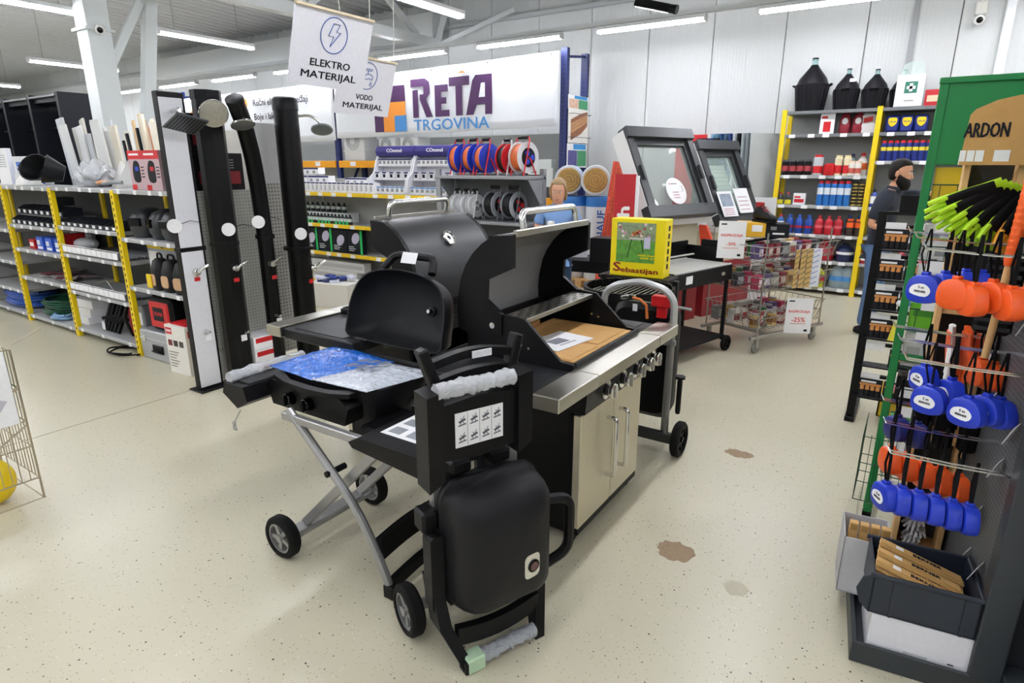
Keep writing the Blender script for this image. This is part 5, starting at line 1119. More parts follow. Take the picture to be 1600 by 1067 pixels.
# grey stand with cable reels
cr = thing('reel_stand', 'grey metal stand of three shelves holding cable reels', 'shelving', (0, 0, 0)); GS = mat('#9a9da1', .45, .2)
RX0, RX1, RY = -4.66, -3.42, 5.5
for x in (RX0, RX1-.05): MB().box((x, RY+.3, 0), (x+.05, RY+.36, 1.66)).build('upright', GS, cr, 0)
MB().box((RX0, RY, .6), (RX0+.06, RY+.03, 1.66)).build('front_post', GS, cr, 0)
MB().box((RX0, RY+.33, .3), (RX1, RY+.34, 1.6)).build('back_sheet', mat('#6f7275', .5), cr, 0)
for z in (1.585, 1.105, .62): MB().box((RX0, RY-.02, z-.03), (RX1, RY+.34, z), .003).build('shelf', GS, cr, 0)
for x in (RX0+.01, RX1-.02): MB().prism([(0, 1.56), (.33, 1.56), (.33, 1.3), (.25, 1.3)], (x, RY, 0), (0, 1, 0), (0, 0, 1), (.008, 0, 0)).build('bracket', GS, cr, 0)
def mk_reel(R, w, flange, cable, frame, centre=None):
    t = bpy.data.objects.new('cable_reel', None); COL.objects.link(t)
    # axle along x, base at z=0
    c = V((0, 0, R+.03))
    for s in (-1, 1):
        f = MB().lathe([(R*.25, -.004), (R, -.004), (R, .004), (R*.25, .004)], 30, c+V((s*w/2, 0, 0)), (1, 0, 0)).build('flange', flange, t, 40)
        if centre: MB().lathe([(R*.62, 0), (R*.6, .008), (.001, .008)], 26, c+V((s*w/2+s*.004, 0, 0)), (s, 0, 0)).build('hub_plate', centre[0], f)
        if centre and len(centre) > 1 and s > 0:
            for a in (0, 2.1, 4.2): MB().lathe([(R*.19, 0), (R*.17, .012), (.001, .013)], 14, c+V((w/2+.011, R*.3*math.cos(a), R*.3*math.sin(a))), (1, 0, 0)).build('socket', centre[1], f)
    b = MB(); b.lathe([(R*.4, -w*.47), (R*.86, -w*.47), (R*.86, w*.47), (R*.4, w*.47)], 28, c, (1, 0, 0)); b.build('cable', cable, t, 30)
    MB().tube(fillet([(-w*.72, -R*.6, .008), (-w*.72, 0, 2*R+.07), (w*.72, 0, 2*R+.07), (w*.72, -R*.6, .008)], .04), .008, 8).build('frame', frame, t); MB().tube(fillet([(-w*.72, R*.6, .008), (-w*.72, 0, R*1.2), (w*.72, 0, R*1.2), (w*.72, R*.6, .008)], .04), .008, 8).build('frame', frame, t)
    MB().cyl((-w*.5, 0, 2*R+.07), (w*.5, 0, 2*R+.07), .018, n=10).build('grip', BLACK, t)
    return t
BLR = mat('#2243c2', .35); ORC = mat('#d4652a', .5); WHR = mat('#dadcdf', .4); RRED = mat('#d5222b', .4)
LAB = [('reel_blue', 'blue cable reel with orange cable, leftmost on the top shelf', -4.42, -.1), ('reel_blue', 'blue cable reel with orange cable, second from left on the top shelf', -4.23, -.15), ('reel_blue', 'blue cable reel showing its full blue flange, third on the top shelf', -4.06, -.2), ('reel_red', 'red framed cable reel, fourth from left on the top shelf', -3.78, -.15), ('reel_white', 'white flanged reel with orange cable, rightmost on the top shelf', -3.58, -.2)]
MK = {'reel_blue': lambda: mk_reel(.155, .1, BLR, ORC, RRED, [BLR]), 'reel_red': lambda: mk_reel(.15, .09, RRED, mat('#1d1d20', .5), WHR, [RRED]), 'reel_white': lambda: mk_reel(.16, .13, WHR, ORC, RRED, [INK, BLR])}
for k, lb, x, rz in LAB: put(k, MK[k], (x, RY+.15, 1.586), lb, 'reel', rz, 'cable reels on the top shelf')
MK2 = {'reel_sm': lambda: mk_reel(.125, .06, WHR, WHR, WHR, [mat('#f2f3f4', .4), GREYM]), 'reel_bk': lambda: mk_reel(.145, .13, mat('#a9adb5', .35, .3), mat('#151517', .5), GREYD, [mat('#16171a', .4), RED])}
for k, lb, x, rz in (('reel_sm', 'small white cable reel, leftmost on the middle shelf', -4.47, -.1), ('reel_sm', 'small white cable reel, second on the middle shelf', -4.34, -.1), ('reel_sm', 'small white cable reel facing forward, third on the middle shelf', -4.22, -.2), ('reel_bk', 'black cable reel with red sockets, fourth on the middle shelf', -3.94, -.15), ('reel_bk', 'black cable reel with red sockets, rightmost on the middle shelf', -3.70, -.15)):
    put(k, MK2[k], (x, RY+.15, 1.106), lb, 'reel', rz, 'cable reels on the middle shelf')
hp = thing('cable_heap', 'heap of black extension cables on the low shelf behind the grill', 'cables', (-4.05, RY+.14, .62))
for i in range(9):
    P = [(rnd.uniform(-.5, .5)*(.5+.5*k/8), rnd.uniform(-.13, .13), .03+.3*rnd.random()) for k in range(9)]
    MB().tube(fillet(P, .08, 3), .014, 6).build('cable', RUBBER, hp)
put('reel_lone', lambda: mk_reel(.1, .07, WHR, mat('#151517', .5), GREYD, [mat('#3a5fb4', .4)]), (-3.9, 5.28, .62), 'single reel with blue and white disc below the grey stand', 'reel', -.5)
MB().box((-4.1, 5.16, .55), (-3.7, 5.42, .615), .004).build('low_ledge', GREYD, cr, 0); MB().box((-4.0, 5.2, 0), (-3.8, 5.4, .55), .004).build('ledge_post', GREYD, cr, 0)

# ================================================================ insulation on its pallet, red board, orange mesh
pal = thing('pallet', 'wooden pallet under the insulation rolls', 'pallet', (-4.0, 8.2, 0))
for i in range(6): MB().box((-.6, -.4+.15*i, .10), (.6, -.3+.15*i, .122)).build('plank', WOOD, pal, 0)
for x in (-.55, 0, .55):
    for y in (-.35, 0, .4): MB().box((x-.05, y-.05, 0), (x+.05, y+.05, .10)).build('block', WOOD, pal, 0)
WOOL = mat('#c09a5c', .9, bump=1, scale=45, var=.5); WRAP = mat('#dfe2e6', .35, bump=.5, scale=14); BLW = mat('#2f78c4', .4)
def mk_roll(upright):
    t = bpy.data.objects.new('insulation_roll', None); COL.objects.link(t); R = .2; L = 1.15 if upright else .8
    ax = (0, 0, 1) if upright else (0, 1, 0); o = (0, 0, 0) if upright else (0, 0, R)
    b = MB().lathe([(R*.96, 0), (R, .03), (R, L-.03), (R*.96, L)], 26, o, ax).build('wrapper', WRAP, t, 50)
    if upright:
        MB().lathe([(R*1.006, L-.13), (R*1.006, L-.02), (R*.97, L+.003), (.01, L+.004)], 26, o, ax, c0=False).build('blue_band', BLW, t, 50)
        text('lettering', 'KNAUF', t, (0, -R-.004, .72), (0, 0, 1), (0, -1, 0), .11, mat('#1f5fb0', .5), .5, .02)
        for k in range(3): patch('blue_panel', t, (-.09+.06*k, -R-.002, .15), (.04, 0, 0), (0, 0, .2), BLW)
    else:
        MB().lathe([(R*.82, -.012), (.01, -.014)], 26, o, ax, c0=False).build('wool_end', WOOL, t, 50)
        P = [(R*.8*(k/60)*math.cos(k*.42), -.016, R+R*.8*(k/60)*math.sin(k*.42)) for k in range(6, 61)]
        MB().tube(P, .003, 5).build('spiral_layer', mat('#8a6c3c', .9), t); MB().lathe([(R*1.006, .05), (R*1.006, .4)], 26, o, ax, c0=False, c1=False).build('blue_band', BLW, t, 50)
    return t
for i, (x, y) in enumerate(((-4.2, 8.0), (-3.79, 8.0))):
    put('rollv', lambda: mk_roll(True), (x, y, .123), 'upright insulation roll with blue top band, %s of two at the pallet front' % ('left' if i == 0 else 'right'), 'insulation', .55, 'upright insulation rolls')
    put('rollh', lambda: mk_roll(False), (x+.02, y-.22, 1.30), 'lying insulation roll showing a brown spiral end, %s of two on top' % ('left' if i == 0 else 'right'), 'insulation', .45, 'lying insulation rolls')
om = thing('mesh_roll', 'leaning roll of orange plastic mesh beside the insulation', 'mesh', (-3.50, 7.45, 0)); om.rotation_euler = (-.06, .1, 0)
OM = mat('#f0765a', .55)
MB().lathe([(.07, 0), (.07, 1.75)], 20, c0=False, c1=False).build('inner_roll', OM, om, 50)
b = MB()
for k in range(34): b.tube([(.077*math.cos(a), .077*math.sin(a), .03+.051*k) for a in [2*PI*i/16 for i in range(16)]], .006, 4, closed=True)
for i in range(14): a = 2*PI*i/14; b.tube([(.079*math.cos(a), .079*math.sin(a), 0), (.079*math.cos(a), .079*math.sin(a), 1.75)], .006, 4)
stuff(b.build('mesh_strand', mat('#e4573a', .55), om))
rb = thing('red_board', 'tall red display board with white letters ch reading upwards', 'board', (-2.43, 5.70, 0), .28)
MB().box((-.11, 0, 0), (.09, .05, 1.615), .004).build('panel', mat('#b51f2a', .45), rb, 0); MB().box((.09, -.004, 0), (.12, .06, 1.6), .003).build('edge', PAPER, rb, 0)
text('lettering', 'ch', rb, (-.01, -.002, 1.21), (0, 0, 1), (0, -1, 0), .12, PAPER, .19, .06)
rl = thing('paper_sign', 'red and white cardboard sign reading IJA on the black table', 'sign', (-3.18, 6.2, .692), .4)
MB().box((-.16, 0, 0), (.1, .006, .2)).build('card', PAPER, rl, 0); patch('red_band', rl, (-.16, -.0005, .09), (.26, 0, 0), (0, 0, .11), RED); text('lettering', 'IJA', rl, (.0, -.0025, .145), (1, 0, 0), (0, -1, 0), .06, PAPER, .13, .04)
bt = thing('black_grill_box', 'low black charcoal grill box on legs behind the open lid', 'grill', (-3.0, 6.2, 0), .1)
MB().box((-.5, -.2, .56), (.25, .3, .69), .006).build('tray', BLACK, bt, 0); MB().box((.05, -.25, .69), (.3, -.02, .95), .004).build('wind_shield', BLACK, bt, 0)
for x in (-.46, .2):
    for y in (-.16, .25): MB().bar((x, y, 0), (x, y, .56), .03, .03).build('leg', BLACK, bt, 0)
for k in range(4): MB().lathe([(.012, 0), (.012, .003)], 10, (-.35+.06*k, -.2005, .635), (0, -1, 0)).build('air_hole', GREYM, bt, 0)

# ================================================================ roof window display
def roof_window(name, label, B0, w, nh, L, Wd, ang, blind=False):
    """B0 bottom left corner, w width direction, nh horizontal facing direction, slope up = -nh*cos+z*sin"""
    t = thing(name, label, 'window', B0); w = V((*w, 0)); nh = V((*nh, 0)); up = -nh*math.cos(ang)+V((0, 0, math.sin(ang))); n = w.cross(up).normalized()
    if n.dot(nh) < 0: n = -n
    FR = mat('#36383b', .35, .2); WHT = mat('#e9eae8', .45)
    def bx(nm, a0, a1, h0, h1, d0, d1, m, par=t):
        P = [w*a+up*h+n*d for a, h in ((a0, h0), (a1, h0), (a1, h1), (a0, h1)) for d in ()] or None
        return MB().rings([[w*a+up*h+n*d for a, h in ((a0, h0), (a1, h0), (a1, h1), (a0, h1))] for d in (d0, d1)]).build(nm, m, par, 0)
    f = .085
    bx('frame_side', 0, f, 0, L, -.02, .07, FR); bx('frame_side', Wd-f, Wd, 0, L, -.02, .07, FR); bx('frame_top', -.01, Wd+.01, L-.11, L, -.02, .10, FR); bx('frame_bottom', -.03, Wd+.03, -.02, .10, -.02, .08, FR)
    bx('sash_side', f, f+.05, .10, L-.11, -.02, .04, mat('#2c2e31', .35)); bx('sash_side', Wd-f-.05, Wd-f, .10, L-.11, -.02, .04, mat('#2c2e31', .35)); bx('sash_top', f+.05, Wd-f-.05, L-.17, L-.11, -.02, .04, mat('#2c2e31', .35))
    bx('inner_casing', -.012, 0, .02, L-.02, -.12, .05, WHT); bx('inner_casing', Wd, Wd+.012, .02, L-.02, -.12, .05, WHT); bx('casing_top', 0, Wd, L-.03, L-.02, -.12, -.02, WHT); bx('casing_bottom', 0, Wd, .0, .02, -.12, -.02, WHT)
    bx('pane', f+.05, Wd-f-.05, .10, L-.17, 0, .012, DGLASS if not blind else GLASS)
    bx('hinge_bar', f*.4, f*.4+.03, L*.40, L*.56, .07, .10, FR); bx('hinge_bar', Wd-f*.4-.03, Wd-f*.4, L*.40, L*.56, .07, .10, FR)
    if blind:
        for k in range(12): bx('blind_pleat', f+.06, Wd-f-.06, .14+k*.052, .14+k*.052+.046, -.10-.01*(k % 2), -.08, mat('#cfdcd0', .6))
    return t, w, up, n
a = math.radians(21); wv = (math.sin(a), math.cos(a)); nv = (math.cos(a), -math.sin(a))
W1, ww, up1, n1 = roof_window('roof_window', 'dark framed roof window tilted on the display stand with a round card', (-2.27, 5.89, 1.19), wv, nv, .95, 1.0, math.radians(62.5))
W2, _, up2, n2 = roof_window('roof_window', 'second roof window with pleated pale blind behind the carded one', (-1.87, 6.98, 1.06), wv, nv, .98, .74, math.radians(62.5), True)
cd_ = MB().lathe([(.145, 0), (.145, .004)], 36, (0, 0, 0), n1).build('round_card', PAPER, W1, 30, ww*.44+up1*.24+n1*.09)
for k in range(3): patch('printed_line', cd_, -ww*.06+up1*(-.02-.03*k)+n1*.0042, ww*.09, up1*.01, mat('#b98a94', .5), .0006)
patch('red_logo', cd_, -ww*.08+up1*.07+n1*.0042, ww*.015, up1*.015, RED, .0006); patch('grey_logo', cd_, -ww*.055+up1*.072+n1*.0042, ww*.09, up1*.011, GREYM, .0006); b = MB(); b.bar(ww*.05-up1*.01+n1*.005, ww*.1-up1*.01+n1*.005, .004, .001); b.bar(ww*.1-up1*.01+n1*.005, ww*.1+up1*.05+n1*.005, .004, .001); b.bar(ww*.1+up1*.05+n1*.005, ww*.06+up1*.05+n1*.005, .004, .001); stuff(b.build('window_icon', INK, cd_, 0))
for k, (a0, h0) in enumerate(((.02, .05), (.33, .08))):
    pn = tag(MB().rings([[V((-1.87, 6.98, 1.06))+ww*(a0+x)+up2*(h0+z)+n2*d for x, z in ((0, 0), (.26, 0), (.26, .3), (0, .3))] for d in (.10, .103)]).build('brochure', PAPER, None, 0), 'white brochure with %s resting on the blind roof window' % ('a room photo' if k == 0 else 'red and grey text lines'), 'brochure')
    base = V((-1.87, 6.98, 1.06))+ww*a0+up2*h0+n2*.1032
    if k == 0: patch('room_photo', pn, base+ww*.03+up2*.12, ww*.2, up2*.15, mat('#8f9bab', .5, scale=15, var=.5), .0006)
    for q in range(4): patch('printed_line', pn, base+ww*.03+up2*(.02+.022*q if k == 0 else .04+.05*q), ww*.18, up2*.008, mat('#b77f86', .5), .0006)
ds = thing('display_stand', 'cream and red display stand carrying the two roof windows', 'stand', (-2.27, 5.89, 0))
def dsb(nm, a0, a1, d0, d1, z0, z1, m):
    wv3, nv3 = V((*wv, 0)), V((*nv, 0)); P = [wv3*a+nv3*d for a, d in ((a0, d0), (a1, d0), (a1, d1), (a0, d1))]
    return MB().rings([[p+V((0, 0, z)) for p in P] for z in (z0, z1)]).build(nm, m, ds, 0)
dsb('lower_panel', .05, 1.0, -.38, -.1, .0, .62, mat('#8f1620', .45)); dsb('upper_panel', .08, .98, -.38, -.14, .62, 1.10, mat('#d9d6bd', .5)); dsb('top_board', 0, 1.05, -.42, -.02, 1.10, 1.16, mat('#e3e3de', .5))
dsb('lower_panel', 1.12, 2.0, -.5, -.1, 0, .62, mat('#8f1620', .45)); dsb('upper_panel', 1.14, 2.0, -.5, -.14, .62, .98, mat('#d9d6bd', .5)); dsb('top_board', 1.1, 2.05, -.6, -.02, .98, 1.04, mat('#e3e3de', .5))
dsb('white_edge', .02, .05, -.55, -.08, 0, .62, PAPER)
ro = tag(MB().rings([[(-1.88, 6.62, .62), (-1.62, 6.55, .62), (-1.63, 6.52, .62), (-1.89, 6.59, .62)], [(-1.98, 6.72, 1.08), (-1.90, 6.7, 1.08), (-1.91, 6.67, 1.08), (-1.99, 6.69, 1.08)]]).build('red_wedge', mat('#d8472a', .5), None, 0), 'orange red wedge panel below the roof window', 'panel'); ro.parent = None

# glass sheets, board
cols = ['#3a2426', '#23252c', '#23263a', '#2b3170', '#1f2128', '#7fa8bd', '#5f87a0', '#2d4f78', '#49627a', '#28427a', '#c2c8cc', '#1c1d20', '#9aa3a6', '#7c8488', '#b7bcbc']
for i, c in enumerate(cols):
    x = -2.84+.059*i; dx = .0 if i < 5 else .02
    o = MB().box((-.012, 0, 0), (.012, .55, 2.04 if i < 5 else 2.10), .003).build('glass_sheet', mat(c, .2), None, 0, (x, 9.0, .02)); o.rotation_euler = (0, .03 if i < 5 else -.04, -.55)
    tag(o, '%s upright panel, %s from left in the stack by the back wall' % ({0: 'dark brown', 3: 'blue', 5: 'pale blue', 7: 'blue', 9: 'blue', 10: 'silver', 12: 'pale grey', 14: 'pale grey'}.get(i, 'dark'), ORD[i]), 'panel', 'upright panels')
o = tag(MB().box((-.36, 0, 0), (.36, .02, 1.33), .003).build('white_board', mat('#e6e7ea', .5), None, 0, (-1.78, 7.75, .0)), 'blank white board leaning behind the shoe box cart', 'board'); o.rotation_euler = (-.05, 0, .3)
o = tag(MB().box((-.22, 0, 0), (.22, .04, 2.1), .004).build('red_cap_board', RED, None, 0, (-2.95, 9.2, .02)), 'red topped board standing behind the roof windows', 'board')

# ================================================================ yellow-post shelving on the back wall, right
rs = thing('shelving_unit', 'grey shelving with yellow posts and car care bottles on the back wall', 'shelving', (0, 0, 0))
RXS = [-1.72, -.62, .48]; SY = 9.2
RZ = [.09, .45, .80, 1.18, 1.57, 2.09, 2.38]
for x in RXS:
    for y in (SY, SY+.44): MB().box((x-.03, y, 0), (x+.03, y+.04, 2.40), .004).build('upright', YEL, rs, 0)
for i in range(2):
    x0, x1 = RXS[i]+.03, RXS[i+1]-.03
    MB().box((x0, SY+.45, .1), (x1, SY+.46, 2.36)).build('back_sheet', mat('#8f9190', .45, .3), rs, 0)
    for z in (RZ if i == 0 else [.09, .45, .80, 1.18, 1.75, 2.09, 2.38]):
        s = MB().box((x0, SY+.005, z-.04), (x1, SY+.45, z), .003).build('shelf', GREYSH if z < 2 else mat('#6f7274', .45), rs, 0)
        for k in range(5 if z < 2.3 else 0): add_tag(s, (x0+.1+(x1-x0-.2)*(k+rnd.uniform(-.2, .2))/4, SY+.004, z), 0, .08, .045)
def bottles(key, fn, X, z, lab, cat, group, y=SY+.05): row(key, fn, [(x, y, z+.001) for x in X], lab, cat, group)
RDB = mat('#b5192a', .3); BLB = mat('#16439c', .3); NVB = mat('#1d2550', .35); WHB = mat('#ece6df', .4); YLB = mat('#dfe03a', .15, trans=.3); CLR = mat('#bcd0d8', .08, alpha=.55); GRNL = mat('#2c8a4c', .5)
# lowest shelf
bottles('yjug', lambda: mk_bottle('washer_fluid', .11, .30, YLB, RDB, RDB, 'jug', 1, (.3, .55)), xs(-1.44, -1.08, 2), .09, 'yellow washer fluid jug, %s of two on the lowest shelf', 'jug', 'yellow jugs')
bottles('yjug', None, [-1.66], .09, 'yellow washer fluid jug half hidden by the wire cart, left end', 'jug', None)
bottles('wjug', lambda: mk_bottle('water_bottle', .10, .33, CLR, BLB, SKYB, 'jug', 1, (.3, .5)), [-.97+.14, -.70], .09, 'clear water bottle with blue label, %s of two on the lowest shelf', 'bottle', 'clear water bottles', SY+.12)
# second shelf
bottles('rwb', lambda: mk_bottle('coolant_bottle', .05, .26, mat('#5b3b74', .35), RDB, PAPER, 'round', 1, (.3, .7)), xs(-1.5, -1.24, 3), .45, 'white and purple bottle with red cap, %s of three on the second shelf', 'bottle', 'white purple bottles')
bottles('rjug', lambda: mk_bottle('red_jug', .12, .27, RDB, RDB, mat('#c9404f', .4), 'jug', 1, (.35, .55)), [-1.03], .45, 'big red canister on the second shelf', 'jug', None, SY+.14)
bottles('njug', lambda: mk_bottle('navy_jug', .11, .24, NVB, INK, PAPER, 'jug', 1, (.4, .55)), [-.78], .45, 'big navy canister right of the big red one', 'jug', None, SY+.14)
# third shelf
bottles('spray', lambda: mk_bottle('spray_bottle', .045, .25, mat('#3b6fc0', .35), RDB, PAPER), [-1.62], .80, 'white and blue spray bottle at the left of the third shelf', 'bottle', None)
bottles('blb', lambda: mk_bottle('blue_bottle', .052, .25, BLB, BLB, RDB, 'round', 1, (.3, .42)), xs(-1.5, -1.26, 3), .80, 'dark blue bottle, %s of three on the third shelf', 'bottle', 'dark blue bottles')
bottles('rdb', lambda: mk_bottle('red_bottle', .055, .25, RDB, mat('#8d1020', .3), mat('#d8606c', .4), 'round', 1, (.35, .5)), xs(-1.13, -.90, 3), .80, 'red bottle, %s of three on the third shelf', 'bottle', 'red bottles')
bottles('nvb', lambda: mk_bottle('navy_bottle', .05, .26, NVB, BLB, mat('#6f86c8', .4), 'round', 1, (.35, .6)), xs(-.80+.02, -.67, 2), .80, 'navy bottle with blue cap, %s of two on the third shelf', 'bottle', 'navy bottles', SY+.16)
bottles('orb', lambda: mk_bottle('orange_can', .045, .22, mat('#3d2f2b', .4), ORANGE, ORANGE, 'can', 1, (.5, .8)), xs(-.76, -.66, 2), .80, 'orange and black can, %s of two beside the yellow post', 'can', 'orange black cans', SY+.04)
# fourth shelf
bottles('grb', lambda: mk_bottle('small_oil_bottle', .04, .16, mat('#2a2f2c', .35), RDB, mat('#d9cf2c', .5), 'round', 1, (.05, .4)), xs(-1.66, -1.56, 2), 1.18, 'small dark bottle with red cap and yellow base, %s of two', 'bottle', 'small oil bottles')
put('rpack', lambda: mk_box('red_white_pack', (.15, .08, .15), PAPER, [(.1, .2, .8, .3, RED), (.1, .6, .5, .15, RED)]), (-1.42, SY+.05, 1.181), 'white pack with red print beside the small dark bottles', 'box')
bottles('bcan', lambda: mk_bottle('aerosol_can', .039, .32, mat('#2a72c0', .3), RDB, mat('#dfe6ef', .4), 'can', 1, (.45, .72)), xs(-1.17, -.85, 5), 1.18, 'tall blue, white and red aerosol can, %s of five on the fourth shelf', 'can', 'tall aerosol cans')
for j in range(2):
    row('flatcan', lambda: mk_bottle('flat_tin', .034, .042, mat('#2d2416', .35), mat('#4a3c22', .4), mat('#b9a14c', .4), 'can', 1, (.3, .6)), [(-.765+.075*j, SY+.06, 1.181+.043*k) for k in range(7)], 'small dark brown tin, %s from the bottom in the ' + ('left', 'right')[j]+' stack of tins', 'tin', 'stacked brown tins')
# fifth shelf
bottles('blkb', lambda: mk_bottle('black_jar', .045, .20, mat('#1c1a1c', .35), GREYD, mat('#a53a44', .45), 'can', 1, (.25, .6)), xs(-1.64, -1.36, 4), 1.57, 'black jar with red label, %s of four on the fifth shelf', 'jar', 'black jars')
bottles('rcan', lambda: mk_bottle('red_tub', .06, .26, mat('#c9ced2', .4), RED, RED, 'can', 1, (.1, .45)), [-1.24], 1.57, 'white and red tub right of the black jars', 'tub', None)
bottles('rfun', lambda: mk_bottle('red_funnel', .07, .15, RED, RED, None, 'can'), [-1.10], 1.57, 'short red plastic funnel beside the white and red tub', 'funnel', None)
bottles('tanb', lambda: mk_bottle('cream_bottle', .045, .25, mat('#e8dcb8', .4), mat('#e8d9a8', .4), RED, 'can', 1, (.1, .5)), [-1.0, -.98+.08], 1.57, 'cream bottle with red label, %s of two on the fifth shelf', 'bottle', 'cream bottles')
bottles('tans', lambda: mk_bottle('small_cream_bottle', .04, .18, WHB, mat('#e8c9a8', .4), mat('#c25a4c', .4), 'can', 1, (.15, .5)), [-.86+.02, -.77], 1.57, 'small white and cream bottle, %s of two', 'bottle', 'small cream bottles', SY+.03)
bottles('clb', lambda: mk_bottle('clear_bottle', .055, .27, CLR, NVB, PAPER, 'round', 1, (.05, .5)), [-.86], 1.57, 'clear bottle with navy cap on the fifth shelf', 'bottle', None, SY+.2)
bottles('whb', lambda: mk_bottle('white_bottle', .06, .28, WHB, RED, mat('#e06a2c', .45), 'round', 1, (.25, .55)), [-.74], 1.57, 'white bottle with red cap and orange label', 'bottle', None, SY+.2)
bottles('whc', lambda: mk_bottle('white_bottle', .055, .27, WHB, PAPER, mat('#d8c9c0', .45), 'round', 1, (.25, .55)), [-.66+.0], 1.57, 'white bottle with white cap beside the yellow post', 'bottle', None, SY+.3)
# sixth shelf
put('redcard', lambda: mk_box('hanging_card', (.17, .03, .25), PAPER, [(.25, .1, .5, .5, RED), (.1, .75, .4, .12, RED)]), (-1.2, SY+.06, 2.091), 'white card with a red product on the sixth shelf', 'box')
for i, x in enumerate((-1.0, -.85)):
    t = thing('red_bag', 'red patterned plastic bag, %s of two on the sixth shelf' % ('left' if i == 0 else 'right'), 'bag', (x, SY+.1, 2.091), 0, 'red patterned bags')
    b = MB(); b.rings([[(px*k, .05+py*k, z) for px, py in rr2(.14, .1, .04, 3)] for k, z in ((.9, 0), (1, .06), (.95, .17), (.6, .23), (.3, .27))]); b.build('bag_body', mat('#7f1022', .3, scale=25, var=.8), t, 60); MB().ball((0, .0, .15), (.035, .01, .04), 10, 6).build('white_mark', PAPER, t)
t = thing('packed_cloth', 'clear bag of white and red cloths on the sixth shelf', 'bag', (-.74, SY+.12, 2.091)); b = MB(); b.rings([[(px*k, .05+py*k, z) for px, py in rr2(.2, .14, .05, 3)] for k, z in ((.9, 0), (1, .08), (.9, .2), (.5, .25))]); b.build('bag_body', mat('#dcd9d8', .4, bump=.8, scale=20), t, 60); patch('red_label', t, (-.05, -.025, .12), (.1, 0, .02), (0, .0, .06), RED)
# right bay
WD = mat('#1a2a7c', .35); 
for i in range(3):
    t = thing('lubricant_pack', 'blue shrink pack with yellow shield mark, %s of three on the high shelf' % ORD[i], 'pack', (-.47+.15*i, SY+.06, 2.091), 0, 'blue shrink packs')
    MB().box((-.07, 0, 0), (.07, .2, .20), .02).build('pack', WD, t, 40); MB().prism(spline([(-.045, .04), (0, .05), (.045, .04), (.04, -.02), (0, -.055), (-.04, -.02)], 3), (0, -.001, .12), (1, 0, 0), (0, 0, 1), (0, -.002, 0)).build('yellow_shield', YEL, t, 0); text('lettering', 'WD-40', t, (0, -.0035, .122), (1, 0, 0), (0, -1, 0), .018, WD, .07, .03)
WDL = mat('#e3d033', .4)
bottles('wd', lambda: mk_bottle('spray_can', .032, .24, mat('#20307f', .3), RED, WDL, 'can', 1, (.5, .68)), xs(-.52, .02, 9), 1.75, 'blue and yellow spray can with red cap, %s from left on its shelf', 'can', 'blue and yellow spray cans')
bottles('misc', lambda: mk_bottle('red_bottle', .045, .22, mat('#a3263a', .35), INK, PAPER), xs(-.54, -.0, 5), .45, 'dark red bottle behind the man, %s from left', 'bottle', 'dark red bottles behind the man')
bottles('misc2', lambda: mk_bottle('blue_bottle', .045, .22, mat('#334a9c', .35), INK, PAPER), xs(-.54, -.0, 5), 1.18, 'blue bottle on the shelf behind the man, %s from left', 'bottle', 'blue bottles behind the man')
put('grnbox', lambda: mk_box('green_pack', (.12, .1, .12), mat('#2eb84a', .45), [(.1, .2, .8, .3, INK)]), (.14, SY+.06, 1.181), 'green pack on the shelf behind the man', 'box')
put('rbx', lambda: mk_box('red_pack', (.16, .1, .24), mat('#d0392c', .4), [(.1, .5, .8, .3, YEL)]), (.18, SY+.05, 2.091), 'red and yellow pack at the right end of the sixth shelf', 'box')
# demijohns and kits on top
def mk_demi(R, h):
    t = bpy.data.objects.new('demijohn', None); COL.objects.link(t); BW = mat('#141418', .5, bump=.3, scale=60)
    b = MB().lathe([(R*.8, 0), (R*.98, h*.42), (R*1.02, h*.5), (R*.95, h*.51)], 28).build('basket', BW, t, 40)
    for k in range(18): a_ = 2*PI*k/18; MB().bar((R*.82*math.cos(a_), R*.82*math.sin(a_), .01), (R*1.0*math.cos(a_), R*1.0*math.sin(a_), h*.46), .012, .012).build('basket_rib', BW, b, 0)
    MB().lathe([(R*.95, h*.5), (R*.8, h*.62), (R*.3, h*.82), (R*.2, h*.87)], 28, c0=False).build('shoulder', mat('#17171b', .4), t, 50)
    MB().lathe([(R*.17, h*.86), (R*.16, h*.95), (R*.19, h*.955), (R*.19, h*.97)], 18).build('glass_neck', mat('#8fb7b4', .1, alpha=.7), t); MB().lathe([(R*.19, h*.965), (R*.18, h)], 18).build('stopper', INK, t)
    for s in (-1, 1): MB().tube(fillet([(s*R*.98, -.04, h*.47), (s*R*1.12, -.04, h*.5), (s*R*1.12, .04, h*.5), (s*R*.98, .04, h*.47)], .02), .012, 6).build('handle', BW, t)
    return t
for i, (x, R, h, lb) in enumerate(((-1.46, .205, .66, 'largest black demijohn in a basket, leftmost on the shelf top'), (-1.045, .155, .50, 'middle black demijohn with a white tag on the shelf top'), (-.725, .15, .47, 'black demijohn, third from left on the shelf top'), (-.43, .135, .45, 'black demijohn half hidden behind the first aid box'))):
    o = put('demi%d' % i, lambda: mk_demi(R, h), (x, SY+(.22 if i < 3 else .3), 2.382), lb, 'demijohn', 0 if i == 0 else PI/2)
    if i == 1: patch('tag', o, (-.115, -.03, .33), (0, -.07, 0), (.02, 0, .04), PAPER)
fa = thing('first_aid_box', 'white first aid box with a green cross panel on the shelf top', 'box', (-.34, SY+.02, 2.382)); MB().box((-.15, 0, 0), (.14, .12, .36), .004).build('carton', mat('#edeff0', .4), fa, 0); patch('green_panel', fa, (-.06, -.0006, .15), (.13, 0, 0), (0, 0, .13), mat('#2b6f5c', .45))
